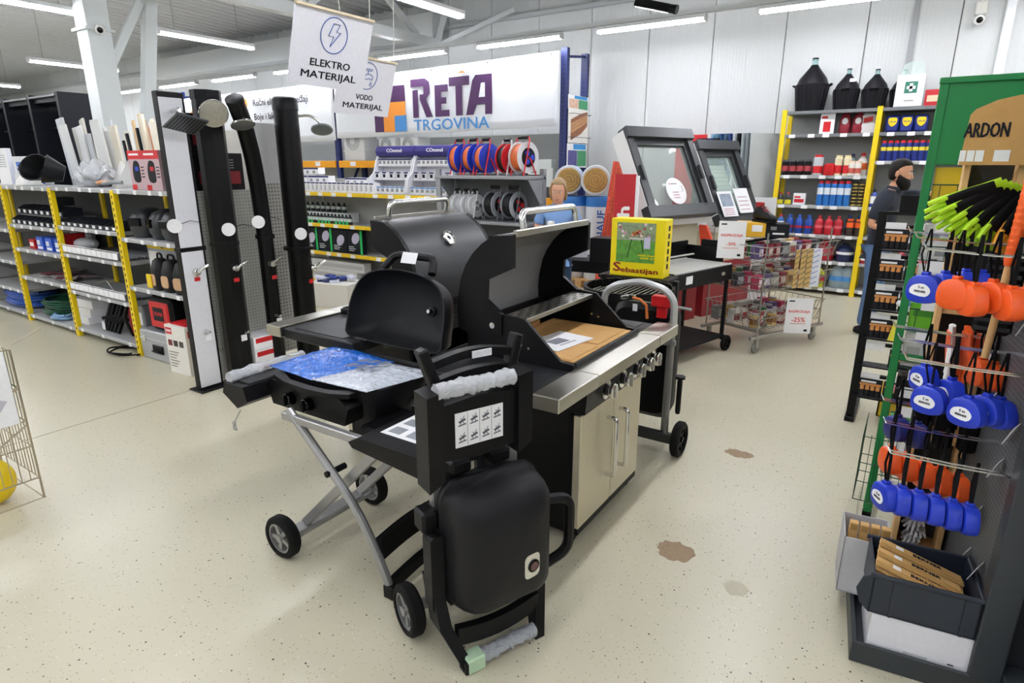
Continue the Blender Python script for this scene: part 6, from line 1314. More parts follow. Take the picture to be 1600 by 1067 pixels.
patch('white_cross', fa, (-.04, -.0022, .195), (.09, 0, 0), (0, 0, .035), PAPER, .001); patch('white_cross', fa, (-.0125, -.0022, .17), (.035, 0, 0), (0, 0, .09), PAPER, .001); patch('label_line', fa, (-.05, -.0006, .06), (.1, 0, 0), (0, 0, .012), GREYM)
b = MB(); b.rings([[(x*k, .06, .36+z) for x, z in ((-.13, 0), (.13, 0), (.13*.8, .12), (0, .16), (-.13*.8, .12))] for k in (1,)]+[[(x, .064, .36+z) for x, z in ((-.13, 0), (.13, 0), (.13*.8, .12), (0, .16), (-.13*.8, .12))]]); b.build('clear_sleeve', GLASS, fa, 0)
for i, (x, c, h) in enumerate(((-.10, '#b5232c', .18), (.06, '#e0b23a', .24))):
    o = put('kit%d' % i, lambda c=c, h=h: mk_box('tool_kit_box', (.16, .16, h), mat(c, .4), [(.15, .25, .7, .4, [mat('#e5c9a8', .5), INK][i])]), (x, SY+.05, 2.382), '%s on the shelf top next to the first aid box' % ('red boxed kit' if i == 0 else 'yellow boxed kit'), 'box')

# ================================================================ wire sale cart in front of the windows
ct = thing('sale_cart', 'tiered wire sale cart heaped with discounted goods on castors', 'cart', (-1.17, 6.36, 0), math.radians(-25))
WM = mat('#a9a79f', .3, .8)
CX, CYL = .30, .48
for i, (z0, z1, gx, gy) in enumerate(((.22, .42, 0, 0), (.58, .72, .02, .02), (.86, 1.0, .04, .04))):
    b = MB()
    x0, x1, y0, y1 = -CX, CX+gx, -CYL-gy, CYL+gy
    for z, g in ((z0, -.05), ((z0+z1)/2, -.02), (z1, .02)): b.tube([(x0-g, y0-g, z), (x1+g, y0-g, z), (x1+g, y1+g, z), (x0-g, y1+g, z)], .005, 5, closed=True)
    n = 15
    for k in range(n+1):
        y = y0+(y1-y0)*k/n; b.tube([(x1-.05, y, z0), (x1+.02, y, z1)], .0028, 4); b.tube([(x0+.05, y, z0), (x0-.02, y, z1)], .0028, 4); b.tube([(x0, y, z0), (x1, y, z0)], .0028, 4)
    for k in range(10):
        x = x0+(x1-x0)*k/9; b.tube([(x, y0+.05, z0), (x, y0-.02, z1)], .0028, 4); b.tube([(x, y1-.05, z0), (x, y1+.02, z1)], .0028, 4)
    stuff(b.build('wire_basket', WM, ct))
b = MB()
for x in (-CX, CX):
    for y in (-CYL, CYL): b.tube([(x, y, .16), (x, y, 1.12)], .008, 6)
stuff(b.build('frame_post', WM, ct))
b = MB().box((-CX, -CYL-.08, .14), (-CX+.03, CYL+.08, .17), .004).build('base_rail', WM, ct, 0); MB().box((CX-.03, -CYL-.08, .14), (CX, CYL+.08, .17), .004).build('base_rail', WM, ct, 0); MB().box((-CX, -.3, .145), (CX, -.27, .165)).build('base_rail', WM, ct, 0); MB().box((-CX, .27, .145), (CX, .3, .165)).build('base_rail', WM, ct, 0)
for x in (-CX+.02, CX-.02):
    for y in (-CYL+.04, CYL-.04):
        c = MB().lathe([(.045, -.012), (.05, -.006), (.05, .006), (.045, .012)], 18, (x, y-.02, .05), (1, 0, 0)).build('caster', mat('#77756e', .5), ct); MB().box((x-.018, y-.03, .05), (x+.018, y+.01, .14), .004).build('caster_fork', WM, c)
# goods in the cart
G = [('#7d7a78', '#c9c6c0'), ('#5a4a78', '#d9d0e0'), ('#8e2a3a', '#e0c9c0'), ('#c9c6bd', '#7a3a3a'), ('#3a7a4a', '#e0e8d0'), ('#cfae6a', '#8a5a2a'), ('#b03a58', '#f0d9e0'), ('#44484f', '#b0b3b8'), ('#d9d2c4', '#a33a3a')]
GN = ['grey', 'purple', 'dark red', 'cream', 'green', 'tan', 'pink', 'charcoal', 'ivory']
def ctp(x, y, z):
    a_ = math.radians(-25); return (-1.17+x*math.cos(a_)-y*math.sin(a_), 6.36+x*math.sin(a_)+y*math.cos(a_), z)
cnt = {}
for tier, z in ((0, .226), (1, .586), (2, .866)):
    for i in range(8):
        for j in range(3):
            k = rnd.randrange(9); c0, c1_ = G[k]; cyl_ = (rnd.random() < .55) and tier < 2
            x = -.2+.2*j+rnd.uniform(-.02, .02); y = -.4+.115*i+rnd.uniform(-.01, .01)
            key = ('can' if cyl_ else 'pack', k, tier); nm = '%s %s' % (GN[k], 'tin' if cyl_ else 'packet'); q = cnt.get((nm, tier), 0); cnt[(nm, tier)] = q+1
            fn = (lambda c0=c0, c1_=c1_, tier=tier: mk_bottle('paint_tin', .045, .13+.01*tier, mat(c0, .3), mat('#b9bab8', .3, .6), mat(c1_, .5), 'can', 1, (.2, .7))) if cyl_ else (lambda c0=c0, c1_=c1_: mk_box('sale_packet', (.09, .08, .13), mat(c0, .4), [(.1, .2, .8, .5, mat(c1_, .5))]))
            put(key, fn, ctp(x, y, z+.003), '%s on the %s tier of the wire cart, %s of its kind' % (nm, ('lowest', 'middle', 'top')[tier], ORD[q]), 'tin' if cyl_ else 'packet', math.radians(65)+rnd.uniform(-.3, .3), '%ss on the %s tier' % (nm, ('lowest', 'middle', 'top')[tier]))
t = thing('brown_box', 'brown cardboard box standing on the middle tier of the wire cart', 'box', ctp(.12, .42, .586), math.radians(65)); MB().box((-.02, 0, 0), (.02, .01, .01)).build('flap', CARD, t, 0); MB().box((-.1, -.05, 0), (.1, .12, .22), .003).build('carton', mat('#7a4a30', .6), t, 0)
for k in range(4):
    t = thing('blister_strip', 'hanging %s striped strip pack, %s from left on the cart front' % ('tan' if k < 3 else 'white', ORD[k]), 'packet', ctp(.375+.015*k, -.12+.07*k, .60), math.radians(65-10*k)); MB().box((-.055 if k == 3 else -.03, 0, 0), (.055 if k == 3 else .03, .008, .36), .002).build('card', mat('#c9a86a' if k < 3 else '#e4e6ee', .5), t, 0)
    for q in range(7): MB().prism([(-.03, .02+.05*q), (.03, .045+.05*q), (.03, .055+.05*q), (-.03, .03+.05*q)], (0, -.0005, 0), (1, 0, 0), (0, 0, 1), (0, -.001, 0)).build('stripe', mat('#7c6a3a' if k < 3 else '#8fa3cf', .5), t, 0)
def sale_sign(label, loc, rz, pct):
    t = thing('sale_sign', label, 'sign', loc, rz); MB().box((-.12, 0, 0), (.12, .002, .34)).build('sheet', PAPER, t, 0)
    text('lettering', 'RASPRODAJA', t, (0, -.0005, .21), (1, 0, 0), (0, -1, 0), .024, REDP, .19, .02); text('lettering', pct, t, (0, -.0005, .13), (1, 0, 0), (0, -1, 0), .045 if pct == '-25%' else .03, REDP, None, .02); patch('black_mark', t, (-.10, -.0004, .305), (.05, 0, 0), (0, 0, .012), INK, .0006); patch('black_mark', t, (.06, -.0004, .02), (.03, 0, 0), (0, 0, .02), INK, .0006); patch('underline', t, (-.07, -.0004, .092), (.14, 0, 0), (0, 0, .004), REDP, .0006)
sale_sign('white sale sheet reading RASPRODAJA -30% at the top left of the wire cart', (-1.42, 5.82, .87), .35, '-30%')
sale_sign('white sale sheet reading RASPRODAJA -25% hanging on the lowest basket', (-.82, 6.17, .16), .45, '-25%')
sb = thing('shoe_box', 'yellow and black shoe box on top of the wire cart', 'box', (-1.24, 6.04, 1.06), .25)
MB().box((-.19, -.06, 0), (.06, .16, .13), .003).build('yellow_half', mat('#e7b22a', .45), sb, 0); MB().box((.06, -.06, 0), (.26, .16, .125), .003).build('black_half', INK, sb, 0); patch('label', sb, (-.06, -.0606, .05), (.09, 0, 0), (0, 0, .06), PAPER); patch('label', sb, (-.17, -.0606, .03), (.06, 0, 0), (0, 0, .08), mat('#cfc6a8', .5)); patch('white_text', sb, (.12, -.0606, .03), (.1, 0, 0), (0, 0, .015), PAPER); patch('white_text', sb, (.1, -.0606, .07), (.05, 0, 0), (0, 0, .03), mat('#8a8a8a', .5))
MB().bar((-.1, .05, -.06), (.2, .05, -.001), .02, .02).build('carton_foot', INK, sb, 0)
sh = thing('safety_shoe', 'black and red safety shoe standing on the yellow shoe box', 'shoe', (-1.22, 6.08, 1.191), -.7)
def shr(x, w, z0, z1, n=10): return [(x, w*math.cos(2*PI*i/n)*(1 if True else 1), (z0+z1)/2+(z1-z0)/2*math.sin(2*PI*i/n)) for i in range(n)]
MB().rings([shr(-.11, .02, .02, .05), shr(-.105, .036, .012, .12), shr(-.06, .042, .012, .165), shr(-.01, .042, .012, .15), shr(.05, .046, .012, .10), shr(.11, .046, .012, .08), shr(.15, .036, .012, .065), shr(.165, .015, .02, .045)]).build('upper', mat('#1a1a1c', .45), sh, 70)
MB().prism(spline([(-.115, -.03), (-.05, -.042), (.06, -.05), (.14, -.042), (.175, 0), (.14, .042), (.06, .05), (-.05, .042), (-.115, .03)], 2), (0, 0, 0), (1, 0, 0), (0, 1, 0), (0, 0, .022)).build('sole', MATTE, sh)
MB().lathe([(.030, .13), (.034, .175), (.026, .178), (.022, .13)], 14, (-.06, 0, 0), (0, 0, 1), sx=1.4).build('red_collar', mat('#b3202c', .5), sh)
for k in range(3): MB().bar((.0+.022*k, -.03, .135-.017*k), (.005+.022*k, .03, .135-.017*k), .006, .005).build('lace', RED, sh, 0)
# ================================================================ right foreground: dark pegboard gondola with tape measures
GA = math.radians(6.8); GO = V((.37, 2.22, 0))
def gw(x, y, z): return (GO.x+x*math.cos(GA)-y*math.sin(GA), GO.y+x*math.sin(GA)+y*math.cos(GA), z)
DG = mat('#2e3338', .45); PEGD = perforated('#63666a', .018, .22, 'perforated_dark')
gd = thing('pegboard_gondola', 'dark grey pegboard gondola with base tray at the right edge', 'shelving', GO, GA)
MB().box((.0, .03, .10), (.012, .76, 2.2), .002).build('pegboard', PEGD, gd, 0)
MB().box((-.012, -.035, 0), (.075, .035, 2.25), .004).build('post', DG, gd, 0)
MB().box((-.008, .74, 0), (.03, .78, 2.25), .003).build('post', DG, gd, 0)
MB().box((.075, .03, .1), (1.1, .042, 2.2)).build('front_pegboard', mat('#24282d', .5), gd, 0)
b = MB(); b.box((-.345, -.03, .02), (0, .76, .04)); tray = b.build('base_tray', DG, gd, 0)
MB().box((-.35, -.035, .0), (-.335, .765, .085), .004).build('tray_lip', DG, tray, 0); MB().box((-.345, -.035, .0), (0, -.022, .085), .004).build('tray_lip', DG, tray, 0)
MB().box((.075, -.45, .0), (1.1, .03, .12), .004).build('front_base', DG, gd, 0)
def hook(y, z, L=.33, n=2):
    t = MB()
    for s in (-.012, .012): t.tube([(0, y+s, z), (-L*.5, y+s, z+.002), (-L, y+s, z+.012)], .003, 6)
    t.tube([(-L, y-.012, z+.012), (-L-.01, y, z+.03), (-L, y+.012, z+.012)], .003, 6)
    return t.build('hook', CHROME, gd)
for y, z in ((.10, 1.44), (.34, 1.45), (.55, 1.45), (.08, 1.09), (.30, 1.10), (.5, 1.1), (.06, .77), (.28, .79), (.45, .82)): hook(y, z)
for y, z in ((.03, .93), (.10, .78), (.2, .55), (.05, .42), (.22, .37), (.3, .95), (.15, 1.25)):
    o = MB().box((-.002, -.022, -.07), (0, .022, 0)).build('price_tag', PAPER, gd, 0, (-.012, y+.05, z)); o.rotation_euler = (.1, .35, -.5)
TBL = mat('#1c37b8', .38); TOR = mat('#ea5a1c', .42); TNV = mat('#20286e', .4); STRAP = mat('#0d0d0f', .7)
def mk_tape(m, label=True, sl=.17):
    t = bpy.data.objects.new('tape_measure', None); COL.objects.link(t)
    # disc axis along x, strap rising from the top; origin at the disc centre
    P = spline([(-.05, -.045), (0, -.056), (.045, -.045), (.056, 0), (.04, .042), (0, .054), (-.038, .05), (-.06, .02), (-.068, -.02)], 3)
    b = MB(); b.rings([[(x, y*k, z*k) for y, z in P] for x, k in ((-.03, .84), (-.026, .96), (-.012, 1), (.012, 1), (.026, .96), (.03, .84))]); b.build('body', m, t, 50)
    MB().box((-.016, -.012, .048), (.016, .014, .066), .004).build('clip', m, t)
    s = MB(); s.rings([[(-.007, -.004, .055), (.007, -.004, .055), (.007, -.001, .055), (-.007, -.001, .055)], [(-.007, .0, .06+sl*.5), (.007, .0, .06+sl*.5), (.007, .003, .06+sl*.5), (-.007, .003, .06+sl*.5)], [(-.006, .008, .055+sl), (.006, .008, .055+sl), (.006, .011, .055+sl), (-.006, .011, .055+sl)]]); s.build('strap', STRAP, t, 0)
    s = MB(); s.rings([[(-.005, .006, .055), (.005, .006, .055), (.005, .009, .055), (-.005, .009, .055)], [(-.005, .028, .06+sl*.4), (.005, .028, .06+sl*.4), (.005, .031, .06+sl*.4), (-.005, .031, .06+sl*.4)], [(-.005, .011, .055+sl), (.005, .011, .055+sl), (.005, .014, .055+sl), (-.005, .014, .055+sl)]]); s.build('strap', STRAP, t, 0)
    if label:
        q = MB().prism(spline([(-.035, -.018), (.02, -.026), (.036, 0), (.01, .022), (-.03, .012)], 3), (-.0305, 0, .0), (0, -1, 0), (0, 0, 1), (-.001, 0, 0)).build('label', PAPER, t, 0)
        text('lettering', '5 m', q, (-.032, -.002, .008), (0, -1, 0), (-1, 0, 0), .010, INK, None, .03); text('lettering', 'BERNER', q, (-.032, 0, -.008), (0, -1, 0), (-1, 0, 0), .008, INK, .04, .03)
    return t
def tapes(key, fn, pts, lab, grp, rz):
    for i, p in enumerate(pts):
        put(key, fn, p[:3], lab % ORD[i], 'tape measure', p[3] if len(p) > 3 else rz, grp).scale = (.74, .87, .87)
def zrow(X, Y, Z): return [(x, Y+.12*(X[0]-x)*-1*0, Z-.0) for x in X]
tapes('tb_lab', lambda: mk_tape(TBL), [(.045, 2.42, 1.305, GA+1.0), (.10, 2.52, 1.30, GA+.2), (.155, 2.53, 1.31, GA+.2), (.20, 2.54, 1.31, GA)], 'blue tape measure on a strap, %s from left in the top blue row', 'top row of blue tapes', GA)
tapes('to', lambda: mk_tape(TOR, False), [(.125, 2.31, 1.315, GA+.75), (.168, 2.28, 1.305, GA+.3), (.213, 2.31, 1.315, GA+.65), (.256, 2.27, 1.305, GA+.25), (.297, 2.30, 1.31, GA+.5), (.335, 2.28, 1.305, GA+.2)], 'orange tape measure on a strap, %s from left in the top row', 'top row of orange tapes', GA)
tapes('tb_lab', None, [(.095, 2.50, .975, GA+.5), (.115, 2.36, .945, GA+1.0), (.175, 2.46, .95, GA+.4), (.215, 2.30, .945, GA+.85), (.265, 2.34, .95, GA+.7), (.30, 2.36, .94, GA+.6)], 'blue tape measure on a strap, %s from left in the middle row', 'middle row of blue tapes', GA)
tapes('tb_lab', None, [(.042+.0475*i, 2.27+.005*i, .605-.004*i, GA+(.45 if i == 0 else .1)) for i in range(6)], 'blue tape measure seen edge on, %s from left in the bottom front row', 'bottom front row of blue tapes', GA)
tapes('to', None, [(.04+.053*i, 2.47, .655-.012*i, GA+.3) for i in range(5)], 'orange tape measure, %s from left behind the bottom blue row', 'bottom row of orange tapes', GA)
tapes('to', None, [(.255, 2.60, 1.0, GA+.3), (.29, 2.60, .99, GA+.4)], 'orange tape measure hanging behind the middle blue row, %s from left', 'orange tapes behind the middle row', GA)
tapes('tnv', lambda: mk_tape(TNV, False), [(.045, 2.6, .735, GA+.5), (.11, 2.62, .715, GA+.5)], 'dark navy tape measure, %s from left behind the orange bottom row', 'navy tapes', GA)
t = thing('black_pouches', 'black tool pouches hanging behind the lowest orange tapes', 'pouch', gw(-.12, .5, .64), GA)
for i in range(3): MB().box((-.1+.08*i, 0, 0), (-.035+.08*i, .05, .16), .015).build('pouch', MATTE, t); MB().tube([(-.07+.08*i, .02, .15), (-.07+.08*i, .02, .26)], .006, 5).build('strap', STRAP, t)
# goods in the base tray
t = thing('white_carton', 'white cardboard box with recycling mark and tape in the base tray', 'box', gw(-.305, -.015, .041), GA)
MB().box((0, 0, 0), (.295, .24, .165), .003).build('carton', mat('#e9e9f0', .6), t, 0); MB().box((.02, .0005, .118), (.296, .002, .120)).build('lid_seam', GREYM, t, 0)
patch('clear_tape', t, (.11, -.0005, .0), (.07, 0, 0), (0, 0, .05), mat('#cfcfd2', .25)); 
rc = MB()
for k in range(3):
    a0 = PI/2+2*PI*k/3; c_, s_ = math.cos(a0), math.sin(a0); p0 = V((.245+.012*c_, -.0012, .035+.012*s_)); d = V((-s_, 0, c_)); rc.bar(p0-d*.009, p0+d*.004, .001, .004, up=(c_, 0, s_)); rc.prism([(0, 0), (.006, .004), (.0, .008)], p0+d*.004-V((c_, 0, s_))*.004, d, V((c_, 0, s_)), (0, -.0006, 0))
stuff(rc.build('recycling_mark', INK, t, 0))
t = thing('picking_bin', 'dark blue open storage bin full of folding rules on the white carton', 'bin', gw(-.35, -.02, .21), GA)
BN = mat('#232a36', .4); b = MB()
def shell(P0, P1, e):     # open tray walls
    (x0, y0, z0), (x1, y1, z1) = P0, P1
    b = MB(); b.box((x0, y0, z0), (x1, y1, z0+e)); b.box((x0, y0, z0), (x0+e, y1, z1)); b.box((x1-e, y0, z0), (x1, y1, z1)); b.box((x0, y0, z0), (x1, y0+e, z1)); b.box((x0, y1-e, z0), (x1, y1, z1)); return b
shell((.03, 0, 0), (.335, .25, .15), .006).build('tub', BN, t, 0)
MB().prism([(.03, 0), (.03, .15), (-.0, .13), (-.015, .08), (.0, .03)], (0, 0, 0), (1, 0, 0), (0, 0, 1), (0, .006, 0)).build('scoop_front', BN, t, 0); MB().box((.02, -.006, .14), (.345, .006, .156), .003).build('rim', BN, t, 0); MB().box((.33, 0, .14), (.345, .255, .156), .003).build('rim', BN, t, 0); MB().box((.02, .245, .14), (.345, .256, .156), .003).build('rim', BN, t, 0)
for x in (.09, .29): MB().box((x, -.004, .0), (x+.008, 0, .14)).build('rib', BN, t, 0)
RUL = mat('#cfa566', .6, scale=30, var=.15)
for i in range(9):
    lay, j = divmod(i, 3)
    r = thing('folding_rule', 'pale wooden folding rule lettered BERNER, %s in the dark bin' % ORD[i], 'ruler', gw(-.315+.008*j, .03+.055*j, .335+.019*lay+.006*j), GA, 'folding rules in the dark bin'); r.rotation_euler = (rnd.uniform(-.06, .06), .26, GA-.12+rnd.uniform(-.05, .05))
    for k in range(3): MB().box((0, -.004+.004*k, -.002+.005*k), (.27-.006*k, .030+.002*k, .002+.005*k), .001).build('segment', RUL, r, 0)
    text('lettering', 'BERNER', r, (.15, .016, .0125), (1, 0, 0), (0, 0, 1), .016, INK, .09, .04); MB().box((.05, .006, .012), (.075, .026, .0128)).build('label', PAPER, r, 0)
t = thing('grey_carton', 'grey white open carton with folding rules at the far end of the tray', 'box', gw(-.40, .24, .087), GA)
shell((0, 0, 0), (.16, .2, .24), .004).build('carton', mat('#c9c9cd', .6), t, 0)
for i in range(4):
    r = thing('folding_rule', 'pale folding rule standing in the grey carton, %s from left' % ORD[i], 'ruler', gw(-.385+.036*i, .3, .095), GA, 'folding rules in the grey carton'); MB().box((0, -.01, 0), (.03, .02, .27), .002).build('segment', RUL, r, 0); MB().box((.004, -.011, .24), (.026, .021, .265)).build('end_cap', mat('#a9834a', .5), r, 0)
# wooden glove stand with cardboard header
ws = thing('glove_stand', 'narrow pale wooden stand with curved cardboard header reading ARDON', 'stand', (0, 0, 0))
for x in (.105, .262): MB().box((x, 2.82, 0), (x+.02, 2.99, 1.73), .002).build('side_board', WOOD, ws, 0)
for z in (.0, .10, .62, 1.15): MB().box((.125, 2.83, z), (.262, 2.985, z+.018)).build('shelf', WOOD, ws, 0)
MB().box((.125, 2.975, .02), (.262, 2.985, 1.7)).build('back_board', mat('#2a2c2f', .6), ws, 0)
arch = [(.085, 1.705), (.092, 1.87), (.105, 1.888), (.16, 1.915), (.25, 1.935), (.285, 1.94), (.285, 1.705)]
hd = MB().prism(arch, (0, 2.80, 0), (1, 0, 0), (0, 0, 1), (0, -.006, 0)).build('header', CARD, ws, 0)
MB().box((.085, 2.79, 1.70), (.282, 2.86, 1.712)).build('header_tray', CARD, ws, 0)
text('lettering', 'ARDON', hd, (.148, 2.793, 1.815), (1, 0, 0), (0, -1, 0), .05, INK, .125, .03)
for x, w in ((.082, .018), (.103, .022), (.128, .024), (.18, .045)): patch('price_tag', hd, (x, 2.7935, 1.70), (w, 0, 0), (0, 0, .05), PAPER)
def glove(name, label, loc, rot, m, palm, s=1):
    t = thing(name, label, 'glove', loc); t.rotation_euler = rot; t.scale = (s, s, s)
    b = MB(); b.rings([[(x, w*math.cos(q), h*math.sin(q)) for q in [2*PI*i/10 for i in range(10)]] for x, w, h in ((0, .034, .012), (.05, .036, .013), (.09, .040, .013), (.13, .043, .012), (.155, .040, .010))]); b.build('cuff_and_hand', m, t, 70)
    for i, (y, L) in enumerate(((-.033, .06), (-.011, .078), (.012, .072), (.033, .055))): MB().tube([(.145, y*.9, 0), (.17, y*1.05, -.002), (.15+L, y*1.25, -.010)], [.0115, .0105, .008], 8).build('finger', m, t)
    MB().tube([(.08, -.035, 0), (.115, -.058, -.004), (.15, -.066, -.010)], [.013, .0115, .009], 8).build('thumb', m, t)
    MB().rings([[(x, w*math.cos(q), -.004+h*math.sin(q)) for q in [PI+PI*i/8 for i in range(9)]] for x, w, h in ((.02, .034, .013), (.09, .041, .0145), (.158, .041, .0115))]).build('black_palm', palm, t, 70)
    return t
for i in range(6):
    glove('work_glove', '%s work glove with black palm, %s from left in the hanging fan' % ('lime green' if i < 5 else 'orange yellow', ORD[i]), (.205+.017*i, 2.55+.014*i, 1.638-.003*i), (1.0+.05*i, .46+.15*i, PI+.06+.10*i), LIME if i < 5 else mat('#f3a51c', .55), MATTE, .98)
for i in range(5):
    glove('grey_glove', 'pale grey work glove, %s from the top of the pile low in the wooden stand' % ORD[4-i], (.20-.006*(i % 2), 2.955, .135+.026*i), (.0, -.06, -PI/2-.22+.1*(i % 3)), mat('#dcdcde', .6), mat('#b9babd', .6), .60)
for i in range(3):
    glove('white_glove', 'white and orange glove hanging behind the middle tapes, %s from left' % ORD[i], (.16+.05*i, 2.72, 1.13), (0, PI/2-.1, .3*i), mat('#e9e9e6', .6) if i != 1 else TOR, mat('#e6663a', .6), .95)
t = thing('striking_tool', 'orange gripped wooden shafted tool hanging at the right edge', 'tool', (.243, 2.42, 1.10)); t.rotation_euler = (0, .03, 0)
MB().cyl((0, 0, 0), (0, 0, .36), .011, n=12).build('wooden_shaft', WOOD, t); g = MB().lathe([(.014, .3), (.018, .32), (.018, .58), (.014, .62)], 14).build('orange_grip', ORANGE, t)
for k in range(12): MB().lathe([(.0185, .33+.02*k), (.0195, .335+.02*k), (.0185, .34+.02*k)], 14, c0=False, c1=False).build('grip_ridge', ORANGE, g)
t = thing('knee_pads', 'black ribbed knee pad hanging behind the orange tapes', 'pad', (.255, 2.58, 1.14), -.1); MB().box((-.05, 0, 0), (.06, .03, .28), .015).build('pad', MATTE, t)
for k in range(9): MB().box((-.045, -.004, .015+.03*k), (.055, .002, .03+.03*k), .002).build('rib', mat('#24262a', .5), t, 0)
# dark goods on the face turned to the viewer
for i in range(26):
    r_, c_ = divmod(i, 4); x = .15+.115*c_+rnd.uniform(-.01, .01); z = .15+.2*r_
    if z > 1.3: break
    kind = (i*7) % 3
    lab = 'dark %s on the right pegboard face, %s row up, %s from left' % (('tool pouch', 'blister pack', 'pair of pliers')[kind], ORD[r_], ORD[c_])
    t = thing(('tool_pouch', 'blister_pack', 'pliers')[kind], lab, ('pouch', 'packet', 'pliers')[kind], gw(x, -.10-.03*(i % 3), z), GA)
    MB().tube([(0, .13+.03*(i % 3), .165), (0, 0, .165), (0, -.03, .18)], .003, 6).build('hook', CHROME, t)
    if kind == 0: MB().rings([[(px*k, py*k, zz) for px, py in rr2(.09, .05, .02, 3)] for k, zz in ((.7, 0), (1, .03), (1.05, .11), (.9, .15))]).build('pouch_body', mat('#1a2430' if i % 2 else '#15171b', .5), t, 50); MB().box((-.045, -.03, .10), (.045, .03, .15), .008).build('flap', mat('#222d3a', .5), t)
    elif kind == 1: MB().box((-.05, 0, -.02), (.05, .004, .17), .002).build('card', mat('#181c24', .4), t, 0); MB().box((-.03, -.015, .01), (.03, 0, .10), .008).build('bubble', mat('#2b4f86' if i % 2 else '#3a3f47', .3), t); patch('tag', t, (.005, -.001, .12), (.03, 0, 0), (0, 0, .035), PAPER)
    else:
        for s in (-1, 1): MB().tube([(s*.01, 0, .10), (s*.032, 0, .05), (s*.022, 0, -.04)], [.007, .009, .008], 8).build('handle', mat('#5c1a1e', .4), t); 
        MB().prism([(-.015, .09), (.015, .09), (.008, .16), (-.008, .16)], (0, -.006, 0), (1, 0, 0), (0, 0, 1), (0, .012, 0)).build('jaw', STEEL, t)

# ================================================================ green wire stand
gs2 = thing('wire_stand', 'tall green framed wire stand with plain green header board', 'stand', (0, 3.25, 0))
for x in (0, .9): MB().box((x-.017, -.017, 0.02), (x+.017, .017, 2.04), .003).build('post', GREEN, gs2, 0); MB().box((x-.02, -.02, 0), (x+.02, .02, .03), .003).build('foot', RUBBER, gs2, 0)
MB().box((.0, -.012, 1.70), (.9, .012, 2.03), .002).build('header_board', GREEN, gs2, 0); MB().box((-.02, -.022, 2.02), (.92, .022, 2.045), .003).build('top_bar', GREEN, gs2, 0); MB().box((0, -.012, .83), (.9, .012, .86), .002).build('cross_bar', GREEN, gs2, 0)
MB().box((-.02, -.02, .05), (.02, .35, .08), .002).build('base_bar', GREEN, gs2, 0); MB().box((.88, -.02, .05), (.92, .35, .08), .002).build('base_bar', GREEN, gs2, 0)
DGW = mat('#12402a', .45)
b = MB()
for z in (1.62, 1.50, 1.36, 1.22, 1.08, .98, .70, .58, .45): b.tube([(.02, -.03, z), (.88, -.03, z)], .003, 5)
for k in range(14):
    for z0, z1 in ((1.50, 1.62), (1.22, 1.36), (.98, 1.08), (.45, .70)): b.tube([(.05+.06*k, -.03, z0), (.05+.06*k, -.03, z1)], .0022, 4)
for z in (.1, .2, .3): b.tube([(-.07, -.05, z), (-.07, .3, z), (.3, .3, z)], .0025, 5); b.tube([(-.07, -.05, z), (.2, -.05, z)], .0025, 5)
for k in range(8): b.tube([(-.07+.035*k, -.05, .1), (-.07+.035*k, -.05, .45)], .002, 4); b.tube([(-.07, -.05+.045*k, .1), (-.07, -.05+.045*k, .45)], .002, 4)
stuff(b.build('wire_grid', DGW, gs2))
tiers = [(1.475, 'yellow', '#d9b81c', 'bag', .215, [(.3, .1, .3, .15, PAPER)]), (1.30, 'white', '#dcdcda', 'carton', .15, [(.35, .1, .55, .2, GREYM), (.1, .55, .3, .2, GREYM)]), (1.13, 'red and white', '#c9262c', 'packet', .15, [(0, 0, .55, 1, PAPER)]), (.98, 'lime green', '#6fbf2a', 'packet', .12, [(.1, .5, .5, .3, mat('#3f8a24', .5))]), (.80, 'pale grey', '#d0d0ce', 'carton', .16, [(.1, .1, .35, .5, mat('#a9a9a6', .5)), (.7, .3, .25, .5, INK)]), (.62, 'black', '#1d1e20', 'packet', .13, [(.1, .2, .5, .4, PAPER)]), (.44, 'green', '#3f9a35', 'tray', .10, [(0, .7, 1, .2, mat('#57c24a', .5))]), (.24, 'white', '#c9cccb', 'packet', .12, [(.2, .2, .4, .4, GREYM)])]
for r_, (z, nm, c, kind, h, pr) in enumerate(tiers):
    b = MB(); b.tube([(.0, .0, z-.004), (.9, .0, z-.004)], .003, 4); b.tube([(.0, .14, z-.004), (.9, .14, z-.004)], .003, 4)
    for k in range(19): b.tube([(.03+.045*k, -.02, z-.004), (.03+.045*k, .15, z-.004)], .002, 4)
    stuff(b.build('wire_shelf', DGW, gs2))
    for k in range(5):
        put('gr%d' % r_, lambda h=h, c=c, pr=pr, kind=kind: mk_box(kind, (.148, .09, h), mat(c, .4), pr), (.097+.155*k, 3.262, z), '%s %s, %s from left on tier %s of the green stand' % (nm, kind, ORD[k], ORD[r_]), kind, 0, '%s %ss on the green stand' % (nm, kind))
    for k in range(4): add_tag(gs2, (.10+.2*k, -.036, z-.002), 0, .075, .05)
